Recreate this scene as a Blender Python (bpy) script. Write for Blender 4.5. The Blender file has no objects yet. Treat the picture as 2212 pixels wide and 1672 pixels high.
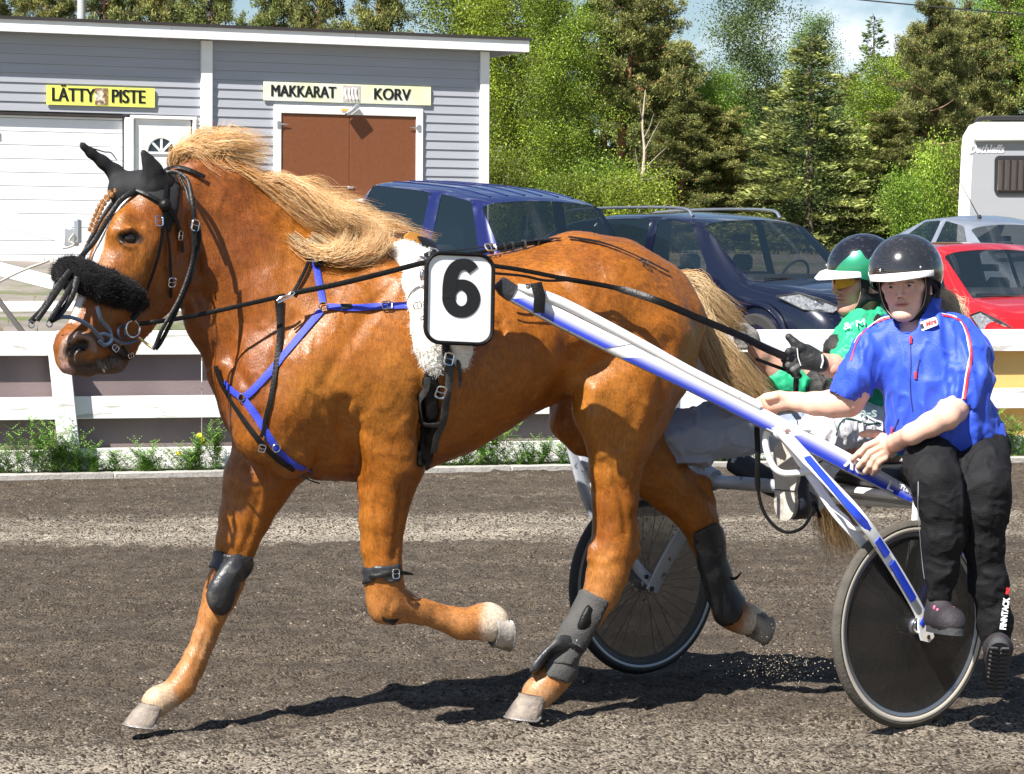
import bpy, bmesh, math, random
import numpy as np
from mathutils import Vector, Matrix
R = math.radians
random.seed(7); rng = np.random.default_rng(7)
scene = bpy.context.scene
COL = scene.collection
# ------------------------------------------------------------------ camera
CAMH = 1.594; FP = 5900.0; CX, CY = 1106.0, 836.0
PITCH = math.atan((CY-560.0)/FP); ROLL = -0.006
cam = bpy.data.cameras.new('camera'); cam.sensor_width = 36.0; cam.lens = 36.0*FP/2212.0
cam.clip_start = 0.1; cam.clip_end = 3000
camo = bpy.data.objects.new('camera', cam); COL.objects.link(camo)
CM = Matrix.Translation((0, 0, CAMH)) @ Matrix.Rotation(R(90)-PITCH, 4, 'X') @ Matrix.Rotation(-ROLL, 4, 'Z')
camo.matrix_world = CM
scene.camera = camo
# ------------------------------------------------------------------ sky, sun, exposure
SUN = Vector((.53, .68, -1.0)).normalized()          # direction the light travels
elev = math.asin(-SUN.z)
world = bpy.data.worlds.new('World'); scene.world = world; world.use_nodes = True
wn = world.node_tree; wn.nodes.clear()
sky = wn.nodes.new('ShaderNodeTexSky'); sky.sky_type = 'NISHITA'; sky.sun_disc = False
sky.sun_elevation = elev; sky.sun_rotation = math.atan2(-SUN.x, -SUN.y)
sky.air_density = 1.0; sky.dust_density = .25; sky.ozone_density = 2.6
wtc = wn.nodes.new('ShaderNodeTexCoord'); wmap = wn.nodes.new('ShaderNodeMapping'); wmap.inputs['Scale'].default_value = (1, 1, 1.8); wmap.inputs['Location'].default_value = (4.2221, 3.7898, 2.1029)
wno = wn.nodes.new('ShaderNodeTexNoise'); wno.inputs['Scale'].default_value = 6.5; wno.inputs['Detail'].default_value = 8; wno.inputs['Roughness'].default_value = .55
wr = wn.nodes.new('ShaderNodeValToRGB'); wr.color_ramp.elements[0].position = .57; wr.color_ramp.elements[1].position = .70
wmx = wn.nodes.new('ShaderNodeMixRGB'); wmx.inputs[2].default_value = (12.5, 13.0, 14.0, 1)
wbg = wn.nodes.new('ShaderNodeBackground'); wbg.inputs['Strength'].default_value = .05
wo = wn.nodes.new('ShaderNodeOutputWorld')
L = wn.links.new
L(wtc.outputs['Generated'], wmap.inputs[0]); L(wmap.outputs[0], wno.inputs['Vector']); L(wno.outputs[0], wr.inputs[0])
L(wr.outputs[0], wmx.inputs[0]); L(sky.outputs[0], wmx.inputs[1]); L(wmx.outputs[0], wbg.inputs[0]); L(wbg.outputs[0], wo.inputs[0])
sl = bpy.data.lights.new('sun', 'SUN'); sl.energy = 5.0; sl.angle = R(.53); sl.color = (1, .955, .89)
so = bpy.data.objects.new('sun', sl); COL.objects.link(so)
so.rotation_euler = SUN.to_track_quat('-Z', 'Y').to_euler()
vs = scene.view_settings; vs.view_transform = 'Standard'; vs.look = 'None'; vs.gamma = 1; vs.use_curve_mapping = False
vs.exposure = 1.12
scene.cycles.use_denoising = True
scene.cycles.max_bounces = 8; scene.cycles.transparent_max_bounces = 16
scene.render.film_transparent = False

# ------------------------------------------------------------------ points from bearings
RM = np.array(CM.to_3x3()); CO = np.array((0, 0, CAMH))
def ray(x, y):
    return RM @ np.array(((x-CX)/FP, -(y-CY)/FP, -1.0))
def onplane(x, y, p0, n, v=0.0):
    d = ray(x, y); p0 = np.asarray(p0, float); n = np.asarray(n, float)
    t = (v - np.dot(CO-p0, n))/np.dot(d, n)
    return CO + d*t
def P(x, y, Y):
    return onplane(x, y, (0, Y, 0), (0, 1, 0))
def pr(px, Y):                    # an angular size seen at depth Y, in metres
    return px*Y/FP

# ------------------------------------------------------------------ objects
def wmat(o):
    m = Matrix.Identity(4); ch = []
    while o is not None:
        ch.append(o); o = o.parent
    for c in reversed(ch):
        m = m @ c.matrix_parent_inverse @ c.matrix_basis
    return m
def setpar(o, parent):
    if parent is not None:
        o.parent = parent; o.matrix_parent_inverse = wmat(parent).inverted()
def tag(o, label=None, cat=None, group=None, kind=None):
    if label: o['label'] = label
    if cat: o['category'] = cat
    if group: o['group'] = group
    if kind: o['kind'] = kind
    return o
def thing(name, label, cat, loc=(0, 0, 0), rz=0, group=None):
    o = bpy.data.objects.new(name, None); COL.objects.link(o); o.empty_display_size = .1
    o.location = [float(c) for c in loc]; o.rotation_euler = (0, 0, rz)
    return tag(o, label, cat, group)
def mobj(name, verts, faces, mat, parent=None, smooth=True, local=False):
    me = bpy.data.meshes.new(name)
    if isinstance(verts, np.ndarray): verts = verts.reshape(-1, 3).tolist()
    if isinstance(faces, np.ndarray): faces = faces.tolist()
    me.from_pydata(verts, [], faces)
    if smooth: me.polygons.foreach_set('use_smooth', [True]*len(me.polygons))
    if mat: 
        for m in (mat if isinstance(mat, (list, tuple)) else [mat]): me.materials.append(m)
    o = bpy.data.objects.new(name, me); COL.objects.link(o)
    if parent is not None:
        o.parent = parent
        if not local: o.matrix_parent_inverse = wmat(parent).inverted()
    return o
def copy_tree(o, parent=None):
    c = o.copy(); COL.objects.link(c)
    if parent is not None:
        c.parent = parent
    for ch in list(o.children): copy_tree(ch, c)
    return c
def nrm(v):
    v = np.asarray(v, float); n = np.linalg.norm(v); return v/n if n > 1e-9 else v
class MB:
    """collects simple shapes and links them as one mesh"""
    def __init__(s): s.v = []; s.f = []
    def add(s, v, f):
        b = len(s.v); s.v += [tuple(map(float, p)) for p in v]; s.f += [tuple(int(i)+b for i in q) for q in f]; return s
    def box(s, c, size, ax=None, bev=0.0):
        """c centre; size full; ax rows = 3 axes"""
        c = np.asarray(c, float); h = np.asarray(size, float)/2
        A = np.eye(3) if ax is None else np.asarray([nrm(a) for a in ax])
        if bev <= 0:
            pts = [(x, y, z) for x in (-1, 1) for y in (-1, 1) for z in (-1, 1)]
            v = [c+A[0]*p[0]*h[0]+A[1]*p[1]*h[1]+A[2]*p[2]*h[2] for p in pts]
            f = [(0, 1, 3, 2), (4, 6, 7, 5), (0, 4, 5, 1), (2, 3, 7, 6), (0, 2, 6, 4), (1, 5, 7, 3)]
            return s.add(v, f)
        b = min(bev, h.min()*.9)
        # chamfered prism along the longest axis
        bm = bmesh.new(); bmesh.ops.create_cube(bm, size=2)
        for w in bm.verts: w.co = Vector((w.co.x*h[0], w.co.y*h[1], w.co.z*h[2]))
        bmesh.ops.bevel(bm, geom=bm.edges[:], offset=b, segments=1, affect='EDGES')
        v = [c+A[0]*w.co.x+A[1]*w.co.y+A[2]*w.co.z for w in bm.verts]
        f = [[q.index for q in fa.verts] for fa in bm.faces]
        bm.free(); return s.add(v, f)
    def tube(s, pts, rad, n=8, cap=True, flat=None, fdir=None, closed=False):
        """tube along pts; rad number or list; flat = thickness ratio in direction fdir (strap)"""
        pts = np.asarray(pts, float); m = len(pts)
        rad = np.full(m, rad, float) if np.isscalar(rad) else np.asarray(rad, float)
        tg = np.gradient(pts, axis=0) if not closed else np.roll(pts, -1, 0)-np.roll(pts, 1, 0)
        tg = tg/np.maximum(np.linalg.norm(tg, axis=1)[:, None], 1e-9)
        ref = np.array((0, 0, 1.0)) if fdir is None else None
        V = []; prev = None
        for i in range(m):
            if fdir is not None:
                fd = np.asarray(fdir[i] if np.ndim(fdir) == 2 else fdir, float)
                a = nrm(fd - np.dot(fd, tg[i])*tg[i])
            else:
                if prev is None:
                    r = ref if abs(tg[i][2]) < .9 else np.array((1.0, 0, 0))
                    a = nrm(np.cross(np.cross(tg[i], r), tg[i]))
                else: a = nrm(prev - np.dot(prev, tg[i])*tg[i])
            prev = a; b = np.cross(tg[i], a)
            for k in range(n):
                an = 2*math.pi*(k+.5)/n
                fl = 1.0 if flat is None else flat
                ca, sa = math.cos(an), math.sin(an)
                if flat is not None:   # squarish strap
                    q = (abs(ca)**4+abs(sa)**4)**-.25; ca *= q; sa *= q
                V.append(pts[i]+a*ca*rad[i]*fl+b*sa*rad[i])
        F = []
        mm = m if closed else m-1
        for i in range(mm):
            for k in range(n):
                k2 = (k+1) % n; i2 = (i+1) % m
                F.append((i*n+k, i*n+k2, i2*n+k2, i2*n+k))
        if cap and not closed:
            F.append(tuple(range(n-1, -1, -1))); F.append(tuple((m-1)*n+k for k in range(n)))
        return s.add(V, F)
    def prism(s, poly, d):
        """extrude closed 3-D polygon by vector d"""
        poly = [np.asarray(p, float) for p in poly]; d = np.asarray(d, float); n = len(poly)
        v = poly+[p+d for p in poly]
        f = [tuple(range(n))[::-1], tuple(range(n, 2*n))]+[(i, (i+1) % n, n+(i+1) % n, n+i) for i in range(n)]
        return s.add(v, f)
    def lathe(s, prof, c, ax, n=32, a0=0, a1=2*math.pi):
        """prof list of (radius, along); ax axis"""
        ax = nrm(ax); r = np.array((0, 0, 1.0)) if abs(ax[2]) < .9 else np.array((1.0, 0, 0))
        u = nrm(np.cross(r, ax)); w = np.cross(ax, u); c = np.asarray(c, float)
        full = abs(a1-a0-2*math.pi) < 1e-6; m = len(prof); nn = n if full else n+1
        V = []
        for k in range(nn):
            an = a0+(a1-a0)*k/n
            for (rr, al) in prof: V.append(c+ax*al+(u*math.cos(an)+w*math.sin(an))*rr)
        F = []
        for k in range(n):
            k2 = (k+1) % nn
            for i in range(m-1): F.append((k*m+i, k*m+i+1, k2*m+i+1, k2*m+i))
        return s.add(V, F)
    def ball(s, c, r, n=12, ax=None, sc=(1, 1, 1)):
        A = np.eye(3) if ax is None else np.asarray(ax)
        V = []; c = np.asarray(c, float)
        for i in range(n//2+1):
            t = math.pi*i/(n//2)
            for k in range(n):
                a = 2*math.pi*k/n
                q = np.array((math.sin(t)*math.cos(a)*sc[0], math.sin(t)*math.sin(a)*sc[1], math.cos(t)*sc[2]))*r
                V.append(c+q @ A)
        F = []
        for i in range(n//2):
            for k in range(n): F.append((i*n+k, (i+1)*n+k, (i+1)*n+(k+1) % n, i*n+(k+1) % n))
        return s.add(V, F)
    def build(s, name, mat, parent=None, smooth=True, sharp=None, local=False):
        o = mobj(name, s.v, s.f, mat, parent, smooth, local)
        bm = bmesh.new(); bm.from_mesh(o.data); bmesh.ops.remove_doubles(bm, verts=bm.verts, dist=1e-6); bmesh.ops.recalc_face_normals(bm, faces=bm.faces)
        bm.to_mesh(o.data); bm.free()
        if smooth: 
            try: o.data.set_sharp_from_angle(angle=R(sharp or 38))
            except Exception: pass
        return o
def catmull(pts, n=8, closed=False):
    pts = np.asarray(pts, float); m = len(pts); out = []
    rngi = m if closed else m-1
    for i in range(rngi):
        if closed: p0, p1, p2, p3 = pts[(i-1) % m], pts[i], pts[(i+1) % m], pts[(i+2) % m]
        else:
            p1, p2 = pts[i], pts[i+1]; p0 = pts[i-1] if i > 0 else 2*p1-p2; p3 = pts[i+2] if i+2 < m else 2*p2-p1
        for k in range(n):
            t = k/n
            out.append(.5*((2*p1)+(-p0+p2)*t+(2*p0-5*p1+4*p2-p3)*t*t+(-p0+3*p1-3*p2+p3)*t**3))
    if not closed: out.append(pts[-1])
    return np.array(out)
def rrect(x0, y0, x1, y1, r, n=7, sk=0):
    out = []
    for (cx, cy, a0) in ((x1-r, y0+r, -90), (x1-r, y1-r, 0), (x0+r, y1-r, 90), (x0+r, y0+r, 180)):
        for k in range(n+1):
            a = R(a0+90*k/n); out.append((cx+r*math.cos(a), cy+r*math.sin(a)))
    return out
# ------------------------------------------------------------------ noise
def _h(ix, iy, iz, seed):
    n = (ix.astype(np.int64)*374761393+iy.astype(np.int64)*668265263+iz.astype(np.int64)*2147483647+seed*1274126177) & 0xffffffff
    n = ((n ^ (n >> 13))*1274126177) & 0xffffffff
    return ((n ^ (n >> 16)) & 0xffff)/32767.5-1
def vnoise(p, seed=0):
    p = np.asarray(p, float); i = np.floor(p).astype(np.int64); f = p-i; f = f*f*(3-2*f); r = 0
    for dx in (0, 1):
        for dy in (0, 1):
            for dz in (0, 1):
                w = (f[..., 0] if dx else 1-f[..., 0])*(f[..., 1] if dy else 1-f[..., 1])*(f[..., 2] if dz else 1-f[..., 2])
                r = r+w*_h(i[..., 0]+dx, i[..., 1]+dy, i[..., 2]+dz, seed)
    return r
def fbm(p, oct=3, seed=0):
    a = 1; r = 0; p = np.asarray(p, float)
    for o in range(oct): r = r+a*vnoise(p, seed+o*17); p = p*2.03; a *= .5
    return r
def sstep(a, b, x):
    t = np.clip((x-a)/(b-a), 0, 1); return t*t*(3-2*t)
# ------------------------------------------------------------------ soft bodies: distance field + surface nets
class Field:
    def __init__(s, lo, hi, h):
        s.lo = np.asarray(lo, float); s.h = h
        s.n = np.ceil((np.asarray(hi, float)-s.lo)/h).astype(int)+1
        s.f = np.full(s.n, 1.0, np.float32)
    def _box(s, lo, hi):
        a = np.clip(np.floor((lo-s.lo)/s.h).astype(int), 0, s.n); b = np.clip(np.ceil((hi-s.lo)/s.h).astype(int)+1, 0, s.n)
        if (b <= a).any(): return None
        g = [(s.lo[k]+s.h*np.arange(a[k], b[k])).astype(np.float32) for k in range(3)]
        return tuple(slice(a[k], b[k]) for k in range(3)), g[0][:, None, None], g[1][None, :, None], g[2][None, None, :]
    def _merge(s, sl, d, k, sub=False):
        f = s.f[sl]
        if sub: f = -f
        if k > 0:
            hh = np.maximum(k-np.abs(f-d), 0)/k
            r = np.minimum(f, d)-hh*hh*k*.25
        else: r = np.minimum(f, d)
        s.f[sl] = -r if sub else r
    def cone(s, a, b, ra, rb, blend=.03, w=None, k=1.0, sub=False):
        """rounded cone a->b; cross-section scaled by k along unit direction w"""
        a = np.asarray(a, float); b = np.asarray(b, float); m = max(ra, rb)*max(1, k)+blend+.03
        bx = s._box(np.minimum(a, b)-m, np.maximum(a, b)+m)
        if bx is None: return s
        sl, X, Y, Z = bx
        px, py, pz = X-a[0], Y-a[1], Z-a[2]; ab = b-a
        if w is not None:
            w = nrm(w); q = (px*w[0]+py*w[1]+pz*w[2])*(1/k-1)
            px = px+q*w[0]; py = py+q*w[1]; pz = pz+q*w[2]
            ab = ab+w*np.dot(ab, w)*(1/k-1)
        L2 = max(float(np.dot(ab, ab)), 1e-9)
        t = np.clip((px*ab[0]+py*ab[1]+pz*ab[2])/L2, 0, 1)
        d = np.sqrt((px-t*ab[0])**2+(py-t*ab[1])**2+(pz-t*ab[2])**2)-(ra+(rb-ra)*t)
        if k < 1: d = d*(.5+.5*k)
        s._merge(sl, d, blend, sub); return s
    def chain(s, pts, rads, blend=.03, w=None, k=1.0, sub=False):
        ks = k if np.ndim(k) else [k]*len(pts)
        for i in range(len(pts)-1): s.cone(pts[i], pts[i+1], rads[i], rads[i+1], blend, w, (ks[i]+ks[i+1])/2, sub)
        return s
    def ell(s, c, r, ax=None, blend=.03, sub=False):
        c = np.asarray(c, float); r = np.asarray(r, float); A = np.eye(3) if ax is None else np.asarray([nrm(q) for q in ax])
        m = r.max()+blend+.03
        bx = s._box(c-m, c+m)
        if bx is None: return s
        sl, X, Y, Z = bx; px, py, pz = X-c[0], Y-c[1], Z-c[2]
        q = [(px*A[i][0]+py*A[i][1]+pz*A[i][2])/r[i] for i in range(3)]
        k0 = np.sqrt(q[0]**2+q[1]**2+q[2]**2); k1 = np.sqrt((q[0]/r[0])**2+(q[1]/r[1])**2+(q[2]/r[2])**2)
        d = k0*(k0-1)/np.maximum(k1, 1e-6)
        s._merge(sl, d, blend, sub); return s
    def plane_cut(s, p, n, blend=.0):
        """remove everything on the n side of the plane"""
        X, Y, Z = [(s.lo[k]+s.h*np.arange(s.n[k])).astype(np.float32) for k in range(3)]
        d = (X[:, None, None]-p[0])*n[0]+(Y[None, :, None]-p[1])*n[1]+(Z[None, None, :]-p[2])*n[2]
        s.f = np.maximum(s.f, d.astype(np.float32)); return s
    def mesh(s):
        f = s.f; S = f < 0
        c = np.zeros(np.array(f.shape)-1, np.int8)
        for dx in (0, 1):
            for dy in (0, 1):
                for dz in (0, 1):
                    c += S[dx:f.shape[0]-1+dx, dy:f.shape[1]-1+dy, dz:f.shape[2]-1+dz]
        act = (c > 0) & (c < 8); ids = np.argwhere(act)
        idx = np.full(act.shape, -1, np.int64); idx[act] = np.arange(len(ids))
        cor = [(a, b, d) for a in (0, 1) for b in (0, 1) for d in (0, 1)]
        val = {o: f[ids[:, 0]+o[0], ids[:, 1]+o[1], ids[:, 2]+o[2]] for o in cor}
        acc = np.zeros((len(ids), 3)); cnt = np.zeros(len(ids))
        for o in cor:
            for ax in range(3):
                if o[ax]: continue
                o2 = list(o); o2[ax] = 1; o2 = tuple(o2)
                f1, f2 = val[o], val[o2]; cr = (f1 < 0) != (f2 < 0)
                t = np.where(cr, f1/np.where(cr, f1-f2, 1), 0)
                pt = np.tile(np.array(o, float), (len(ids), 1)); pt[:, ax] += t
                acc += pt*cr[:, None]; cnt += cr
        V = (acc/cnt[:, None]+ids)*s.h+s.lo
        F = []
        for ax in range(3):
            o1, o2 = [(1, 2), (2, 0), (0, 1)][ax]
            Sa = np.moveaxis(S, (ax, o1, o2), (0, 1, 2)); Ia = np.moveaxis(idx, (ax, o1, o2), (0, 1, 2))
            A = Sa[:-1, 1:-1, 1:-1]; B = Sa[1:, 1:-1, 1:-1]; q = np.argwhere(A != B)
            i, j, k = q[:, 0], q[:, 1]+1, q[:, 2]+1
            sgn = Sa[i, j, k]
            a = Ia[i, j-1, k-1]; b = Ia[i, j, k-1]; c2 = Ia[i, j, k]; d = Ia[i, j-1, k]
            quad = np.stack([a, b, c2, d], 1); quad[~sgn] = quad[~sgn][:, ::-1]
            F.append(quad)
        F = np.concatenate(F); F = F[(F >= 0).all(1)]
        return V, F
def vnormals(V, F):
    n = np.cross(V[F[:, 2]]-V[F[:, 0]], V[F[:, 3 if F.shape[1] > 3 else 2]]-V[F[:, 1]]); N = np.zeros_like(V)
    for k in range(F.shape[1]): np.add.at(N, F[:, k], n)
    return N/np.maximum(np.linalg.norm(N, axis=1)[:, None], 1e-12)
def smooth_mesh(V, F, it=1, a=.5):
    for _ in range(it):
        S = np.zeros_like(V); C = np.zeros(len(V))
        for k in range(F.shape[1]):
            j = F[:, (k+1) % F.shape[1]]; np.add.at(S, F[:, k], V[j]); np.add.at(C, F[:, k], 1)
            np.add.at(S, j, V[F[:, k]]); np.add.at(C, j, 1)
        V = V*(1-a)+a*S/np.maximum(C, 1)[:, None]
    return V
def setcol(o, col, name='coat'):
    at = o.data.color_attributes.new(name, 'FLOAT_COLOR', 'POINT')
    c = np.ones((len(o.data.vertices), 4), np.float32); c[:, :3] = col
    at.data.foreach_set('color', c.ravel())
def bez(a, b, c, n=10):
    t = np.linspace(0, 1, n)[:, None]; a, b, c = map(np.asarray, (a, b, c)); return (1-t)**2*a+2*t*(1-t)*b+t*t*c
def ring_pts(c, r, ax, n=24):
    ax = nrm(ax); q = np.array((0, 0, 1.0)) if abs(ax[2]) < .9 else np.array((1.0, 0, 0)); u = nrm(np.cross(q, ax)); w = np.cross(ax, u)
    return np.array([np.asarray(c)+r*(u*math.cos(2*math.pi*k/n)+w*math.sin(2*math.pi*k/n)) for k in range(n)])
# ------------------------------------------------------------------ materials
MATS = {}
def M(name, col=(.5, .5, .5), rough=.6, metal=0, var=.12, vs=6, bump=0, bs=80, coat=0, attr=None, spec=.5, col2=None, c2s=3, c2r=(.45, .6), sheen=0, stretch=None, trans=0, alpha=1, sub=0, bdet=3, bdist=.01, aniso=0):
    if name in MATS: return MATS[name]
    m = bpy.data.materials.new(name); m.use_nodes = True; nt = m.node_tree; b = nt.nodes['Principled BSDF']; N = nt.nodes.new; LL = nt.links.new
    b.inputs['Roughness'].default_value = rough; b.inputs['Metallic'].default_value = metal; b.inputs['Specular IOR Level'].default_value = spec
    b.inputs['Coat Weight'].default_value = coat; b.inputs['Coat Roughness'].default_value = .05
    if sheen: b.inputs['Sheen Weight'].default_value = sheen
    if trans: b.inputs['Transmission Weight'].default_value = trans
    if alpha < 1: b.inputs['Alpha'].default_value = alpha
    tc = N('ShaderNodeTexCoord'); vec = tc.outputs['Object']
    if stretch:
        mp = N('ShaderNodeMapping'); mp.inputs['Scale'].default_value = stretch; LL(vec, mp.inputs[0]); vec = mp.outputs[0]
    base = None
    if attr:
        a = N('ShaderNodeVertexColor'); a.layer_name = attr; base = a.outputs[0]
    else:
        rgb = N('ShaderNodeRGB'); rgb.outputs[0].default_value = (*col, 1); base = rgb.outputs[0]
    if col2:
        n2 = N('ShaderNodeTexNoise'); n2.inputs['Scale'].default_value = c2s; n2.inputs['Detail'].default_value = 6; LL(vec, n2.inputs['Vector'])
        r2 = N('ShaderNodeValToRGB'); r2.color_ramp.elements[0].position = c2r[0]; r2.color_ramp.elements[1].position = c2r[1]; LL(n2.outputs[0], r2.inputs[0])
        mx = N('ShaderNodeMixRGB'); mx.inputs[2].default_value = (*col2, 1); LL(r2.outputs[0], mx.inputs[0]); LL(base, mx.inputs[1]); base = mx.outputs[0]
    if var:
        n = N('ShaderNodeTexNoise'); n.inputs['Scale'].default_value = vs; n.inputs['Detail'].default_value = 5; LL(vec, n.inputs['Vector'])
        mr = N('ShaderNodeMapRange'); mr.inputs[1].default_value = .25; mr.inputs[2].default_value = .75; mr.inputs[3].default_value = 1-var; mr.inputs[4].default_value = 1+var
        LL(n.outputs[0], mr.inputs[0]); hs = N('ShaderNodeHueSaturation'); LL(mr.outputs[0], hs.inputs['Value']); LL(base, hs.inputs['Color']); base = hs.outputs[0]
    LL(base, b.inputs['Base Color'])
    if bump:
        nb = N('ShaderNodeTexNoise'); nb.inputs['Scale'].default_value = bs; nb.inputs['Detail'].default_value = bdet; LL(vec, nb.inputs['Vector'])
        bp = N('ShaderNodeBump'); bp.inputs['Strength'].default_value = bump; bp.inputs['Distance'].default_value = bdist
        LL(nb.outputs[0], bp.inputs['Height']); LL(bp.outputs[0], b.inputs['Normal'])
    MATS[name] = m; return m
def textobj(name, s, size, mat, parent, origin, xa, ya, ext=.002, width=1.0, off=0.0, align='CENTER', shear=0):
    """flat lettering as a mesh at origin, reading along xa with up ya"""
    cu = bpy.data.curves.new(name, 'FONT'); cu.body = s; cu.size = size; cu.align_x = align; cu.align_y = 'CENTER'; cu.extrude = ext; cu.offset = off; cu.shear = shear
    t = bpy.data.objects.new(name, cu); COL.objects.link(t)
    dg = bpy.context.evaluated_depsgraph_get(); me = bpy.data.meshes.new_from_object(t.evaluated_get(dg))
    bpy.data.objects.remove(t); xa = nrm(xa); ya = nrm(ya); za = np.cross(xa, ya); o0 = np.asarray(origin, float)
    V = [o0+xa*v.co.x*width+ya*v.co.y+za*v.co.z for v in me.vertices]; F = [tuple(p.vertices) for p in me.polygons]
    bpy.data.meshes.remove(me)
    return mobj(name, np.array(V), F, mat, parent, smooth=False)
# ================================================================== ground
def fence_y(X): return 20.55+.306*X          # line of the kerb
FU = nrm((1, .306, 0)); FN = nrm((.306, -1, 0))   # along the kerb / towards the track
def terr(X, Y):
    d = (Y-fence_y(X))/math.sqrt(1+.306**2)
    return .06*sstep(.2, .5, d)+.42*sstep(1.0, 4.2, d)+.42*sstep(4.5, 12, d)+.80*sstep(12, 26, d)+.25*sstep(30, 60, d)
def noise_node(nt, vec, scale, detail=4, rough=.5):
    n = nt.nodes.new('ShaderNodeTexNoise'); n.inputs['Scale'].default_value = scale; n.inputs['Detail'].default_value = detail; n.inputs['Roughness'].default_value = rough
    nt.links.new(vec, n.inputs['Vector']); return n.outputs[0]
def ramp(nt, v, a, b, ca=(0, 0, 0, 1), cb=(1, 1, 1, 1)):
    r = nt.nodes.new('ShaderNodeValToRGB'); e = r.color_ramp.elements; e[0].position = a; e[1].position = b; e[0].color = ca; e[1].color = cb
    nt.links.new(v, r.inputs[0]); return r.outputs[0]
def mixc(nt, f, a, b, mode='MIX'):
    m = nt.nodes.new('ShaderNodeMixRGB'); m.blend_type = mode
    for i, x in enumerate((f, a, b)):
        if isinstance(x, (int, float)): m.inputs[i].default_value = x
        elif isinstance(x, tuple): m.inputs[i].default_value = (*x, 1)
        else: nt.links.new(x, m.inputs[i])
    return m.outputs[0]
# earth in the distance: one big sheet to the horizon
m_far = M('parking gravel', (.20, .175, .15), .95, var=.3, vs=1.5, bump=.8, bs=40, col2=(.10, .12, .04), c2s=.9, c2r=(.5, .62))
xs = np.concatenate([np.linspace(-900, -40, 14)[:-1], np.linspace(-40, 40, 161), np.linspace(40, 900, 14)[1:]])
ds = np.concatenate([np.linspace(.42, 30, 150), np.linspace(30, 90, 60)[1:], np.array([130, 200, 400, 900, 1500])])
XX, DD = np.meshgrid(xs, ds, indexing='ij'); YY = fence_y(XX)*0+20.55+.306*np.clip(XX, -45, 45)+DD*1.045
zz = terr(XX, YY)+.03*fbm(np.stack([XX*1.3, YY*1.3, XX*0], -1), 3)*sstep(.9, 2, DD)
n1, n2 = XX.shape; ii = np.arange(n1*n2).reshape(n1, n2)
Fq = np.stack([ii[:-1, :-1], ii[1:, :-1], ii[1:, 1:], ii[:-1, 1:]], -1).reshape(-1, 4)
tag(mobj('ground', np.stack([XX, YY, zz], -1).reshape(-1, 3), Fq, m_far), kind='structure')
# race track
mt = bpy.data.materials.new('track gravel'); mt.use_nodes = True; nt = mt.node_tree; b = nt.nodes['Principled BSDF']
geo = nt.nodes.new('ShaderNodeNewGeometry'); gp = geo.outputs['Position']
mp = nt.nodes.new('ShaderNodeMapping'); mp.inputs['Rotation'].default_value = (0, 0, -math.atan(.17)); nt.links.new(gp, mp.inputs[0])
mps = nt.nodes.new('ShaderNodeMapping'); mps.inputs['Scale'].default_value = (.16, 1, 1); nt.links.new(mp.outputs[0], mps.inputs[0])
dark = (.076, .059, .043); mid = (.124, .099, .073); light = (.36, .315, .25)
c = mixc(nt, ramp(nt, noise_node(nt, mps.outputs[0], 2.2, 6, .65), .35, .68), dark, mid)
sep = nt.nodes.new('ShaderNodeSeparateXYZ'); nt.links.new(mp.outputs[0], sep.inputs[0])
def band(c0, w0, amp):
    """soft band across the track at rotated-y c0"""
    s1 = nt.nodes.new('ShaderNodeMath'); s1.operation = 'SUBTRACT'; nt.links.new(sep.outputs[1], s1.inputs[0]); s1.inputs[1].default_value = c0
    a1 = nt.nodes.new('ShaderNodeMath'); a1.operation = 'ABSOLUTE'; nt.links.new(s1.outputs[0], a1.inputs[0])
    mr = nt.nodes.new('ShaderNodeMapRange'); mr.inputs[1].default_value = w0; mr.inputs[2].default_value = w0*.35; mr.inputs[3].default_value = 0; mr.inputs[4].default_value = amp
    nt.links.new(a1.outputs[0], mr.inputs[0]); return mr.outputs[0]
spk = noise_node(nt, gp, 55, 4, .8)
def addm(a, b2, op='ADD'):
    m = nt.nodes.new('ShaderNodeMath'); m.operation = op
    for i, x in enumerate((a, b2)):
        if isinstance(x, (int, float)): m.inputs[i].default_value = x
        else: nt.links.new(x, m.inputs[i])
    return m.outputs[0]
wob = noise_node(nt, mps.outputs[0], 1.1, 5, .6)
near = nt.nodes.new('ShaderNodeMapRange'); near.inputs[1].default_value = 10.2; near.inputs[2].default_value = 8.9; near.inputs[3].default_value = 0; near.inputs[4].default_value = .26
nt.links.new(sep.outputs[1], near.inputs[0])
bandsum = addm(addm(band(16.0, 1.25, .36), band(13.1, .28, .10)), near.outputs[0])
lm = addm(addm(bandsum, addm(wob, .55, 'SUBTRACT')), addm(addm(spk, .5, 'SUBTRACT'), 1.15, 'MULTIPLY'))
c = mixc(nt, ramp(nt, lm, .12, .42), c, light)
c = mixc(nt, ramp(nt, noise_node(nt, gp, 7, 5, .65), .38, .66), c, mixc(nt, 1.0, c, (.62, .60, .58), 'MULTIPLY'))
# single pale and dark stones
vo = nt.nodes.new('ShaderNodeTexVoronoi'); vo.inputs['Scale'].default_value = 95; nt.links.new(gp, vo.inputs['Vector'])
vs2 = nt.nodes.new('ShaderNodeSeparateColor'); nt.links.new(vo.outputs['Color'], vs2.inputs[0])
c = mixc(nt, ramp(nt, vs2.outputs[0], .982, .99), c, (.24, .20, .16))
c = mixc(nt, ramp(nt, vs2.outputs[1], .72, .76), c, (.034, .026, .019))
c = mixc(nt, ramp(nt, noise_node(nt, gp, 30, 6, .8), .3, .7), c, mixc(nt, 1.0, c, (1.5, 1.5, 1.5), 'MULTIPLY'))
nt.links.new(c, b.inputs['Base Color']); b.inputs['Roughness'].default_value = .95; b.inputs['Specular IOR Level'].default_value = .25
hsum = addm(addm(noise_node(nt, gp, 22, 8, .75), 1.0, 'MULTIPLY'), addm(vo.outputs['Distance'], -.55, 'MULTIPLY'))
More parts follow.
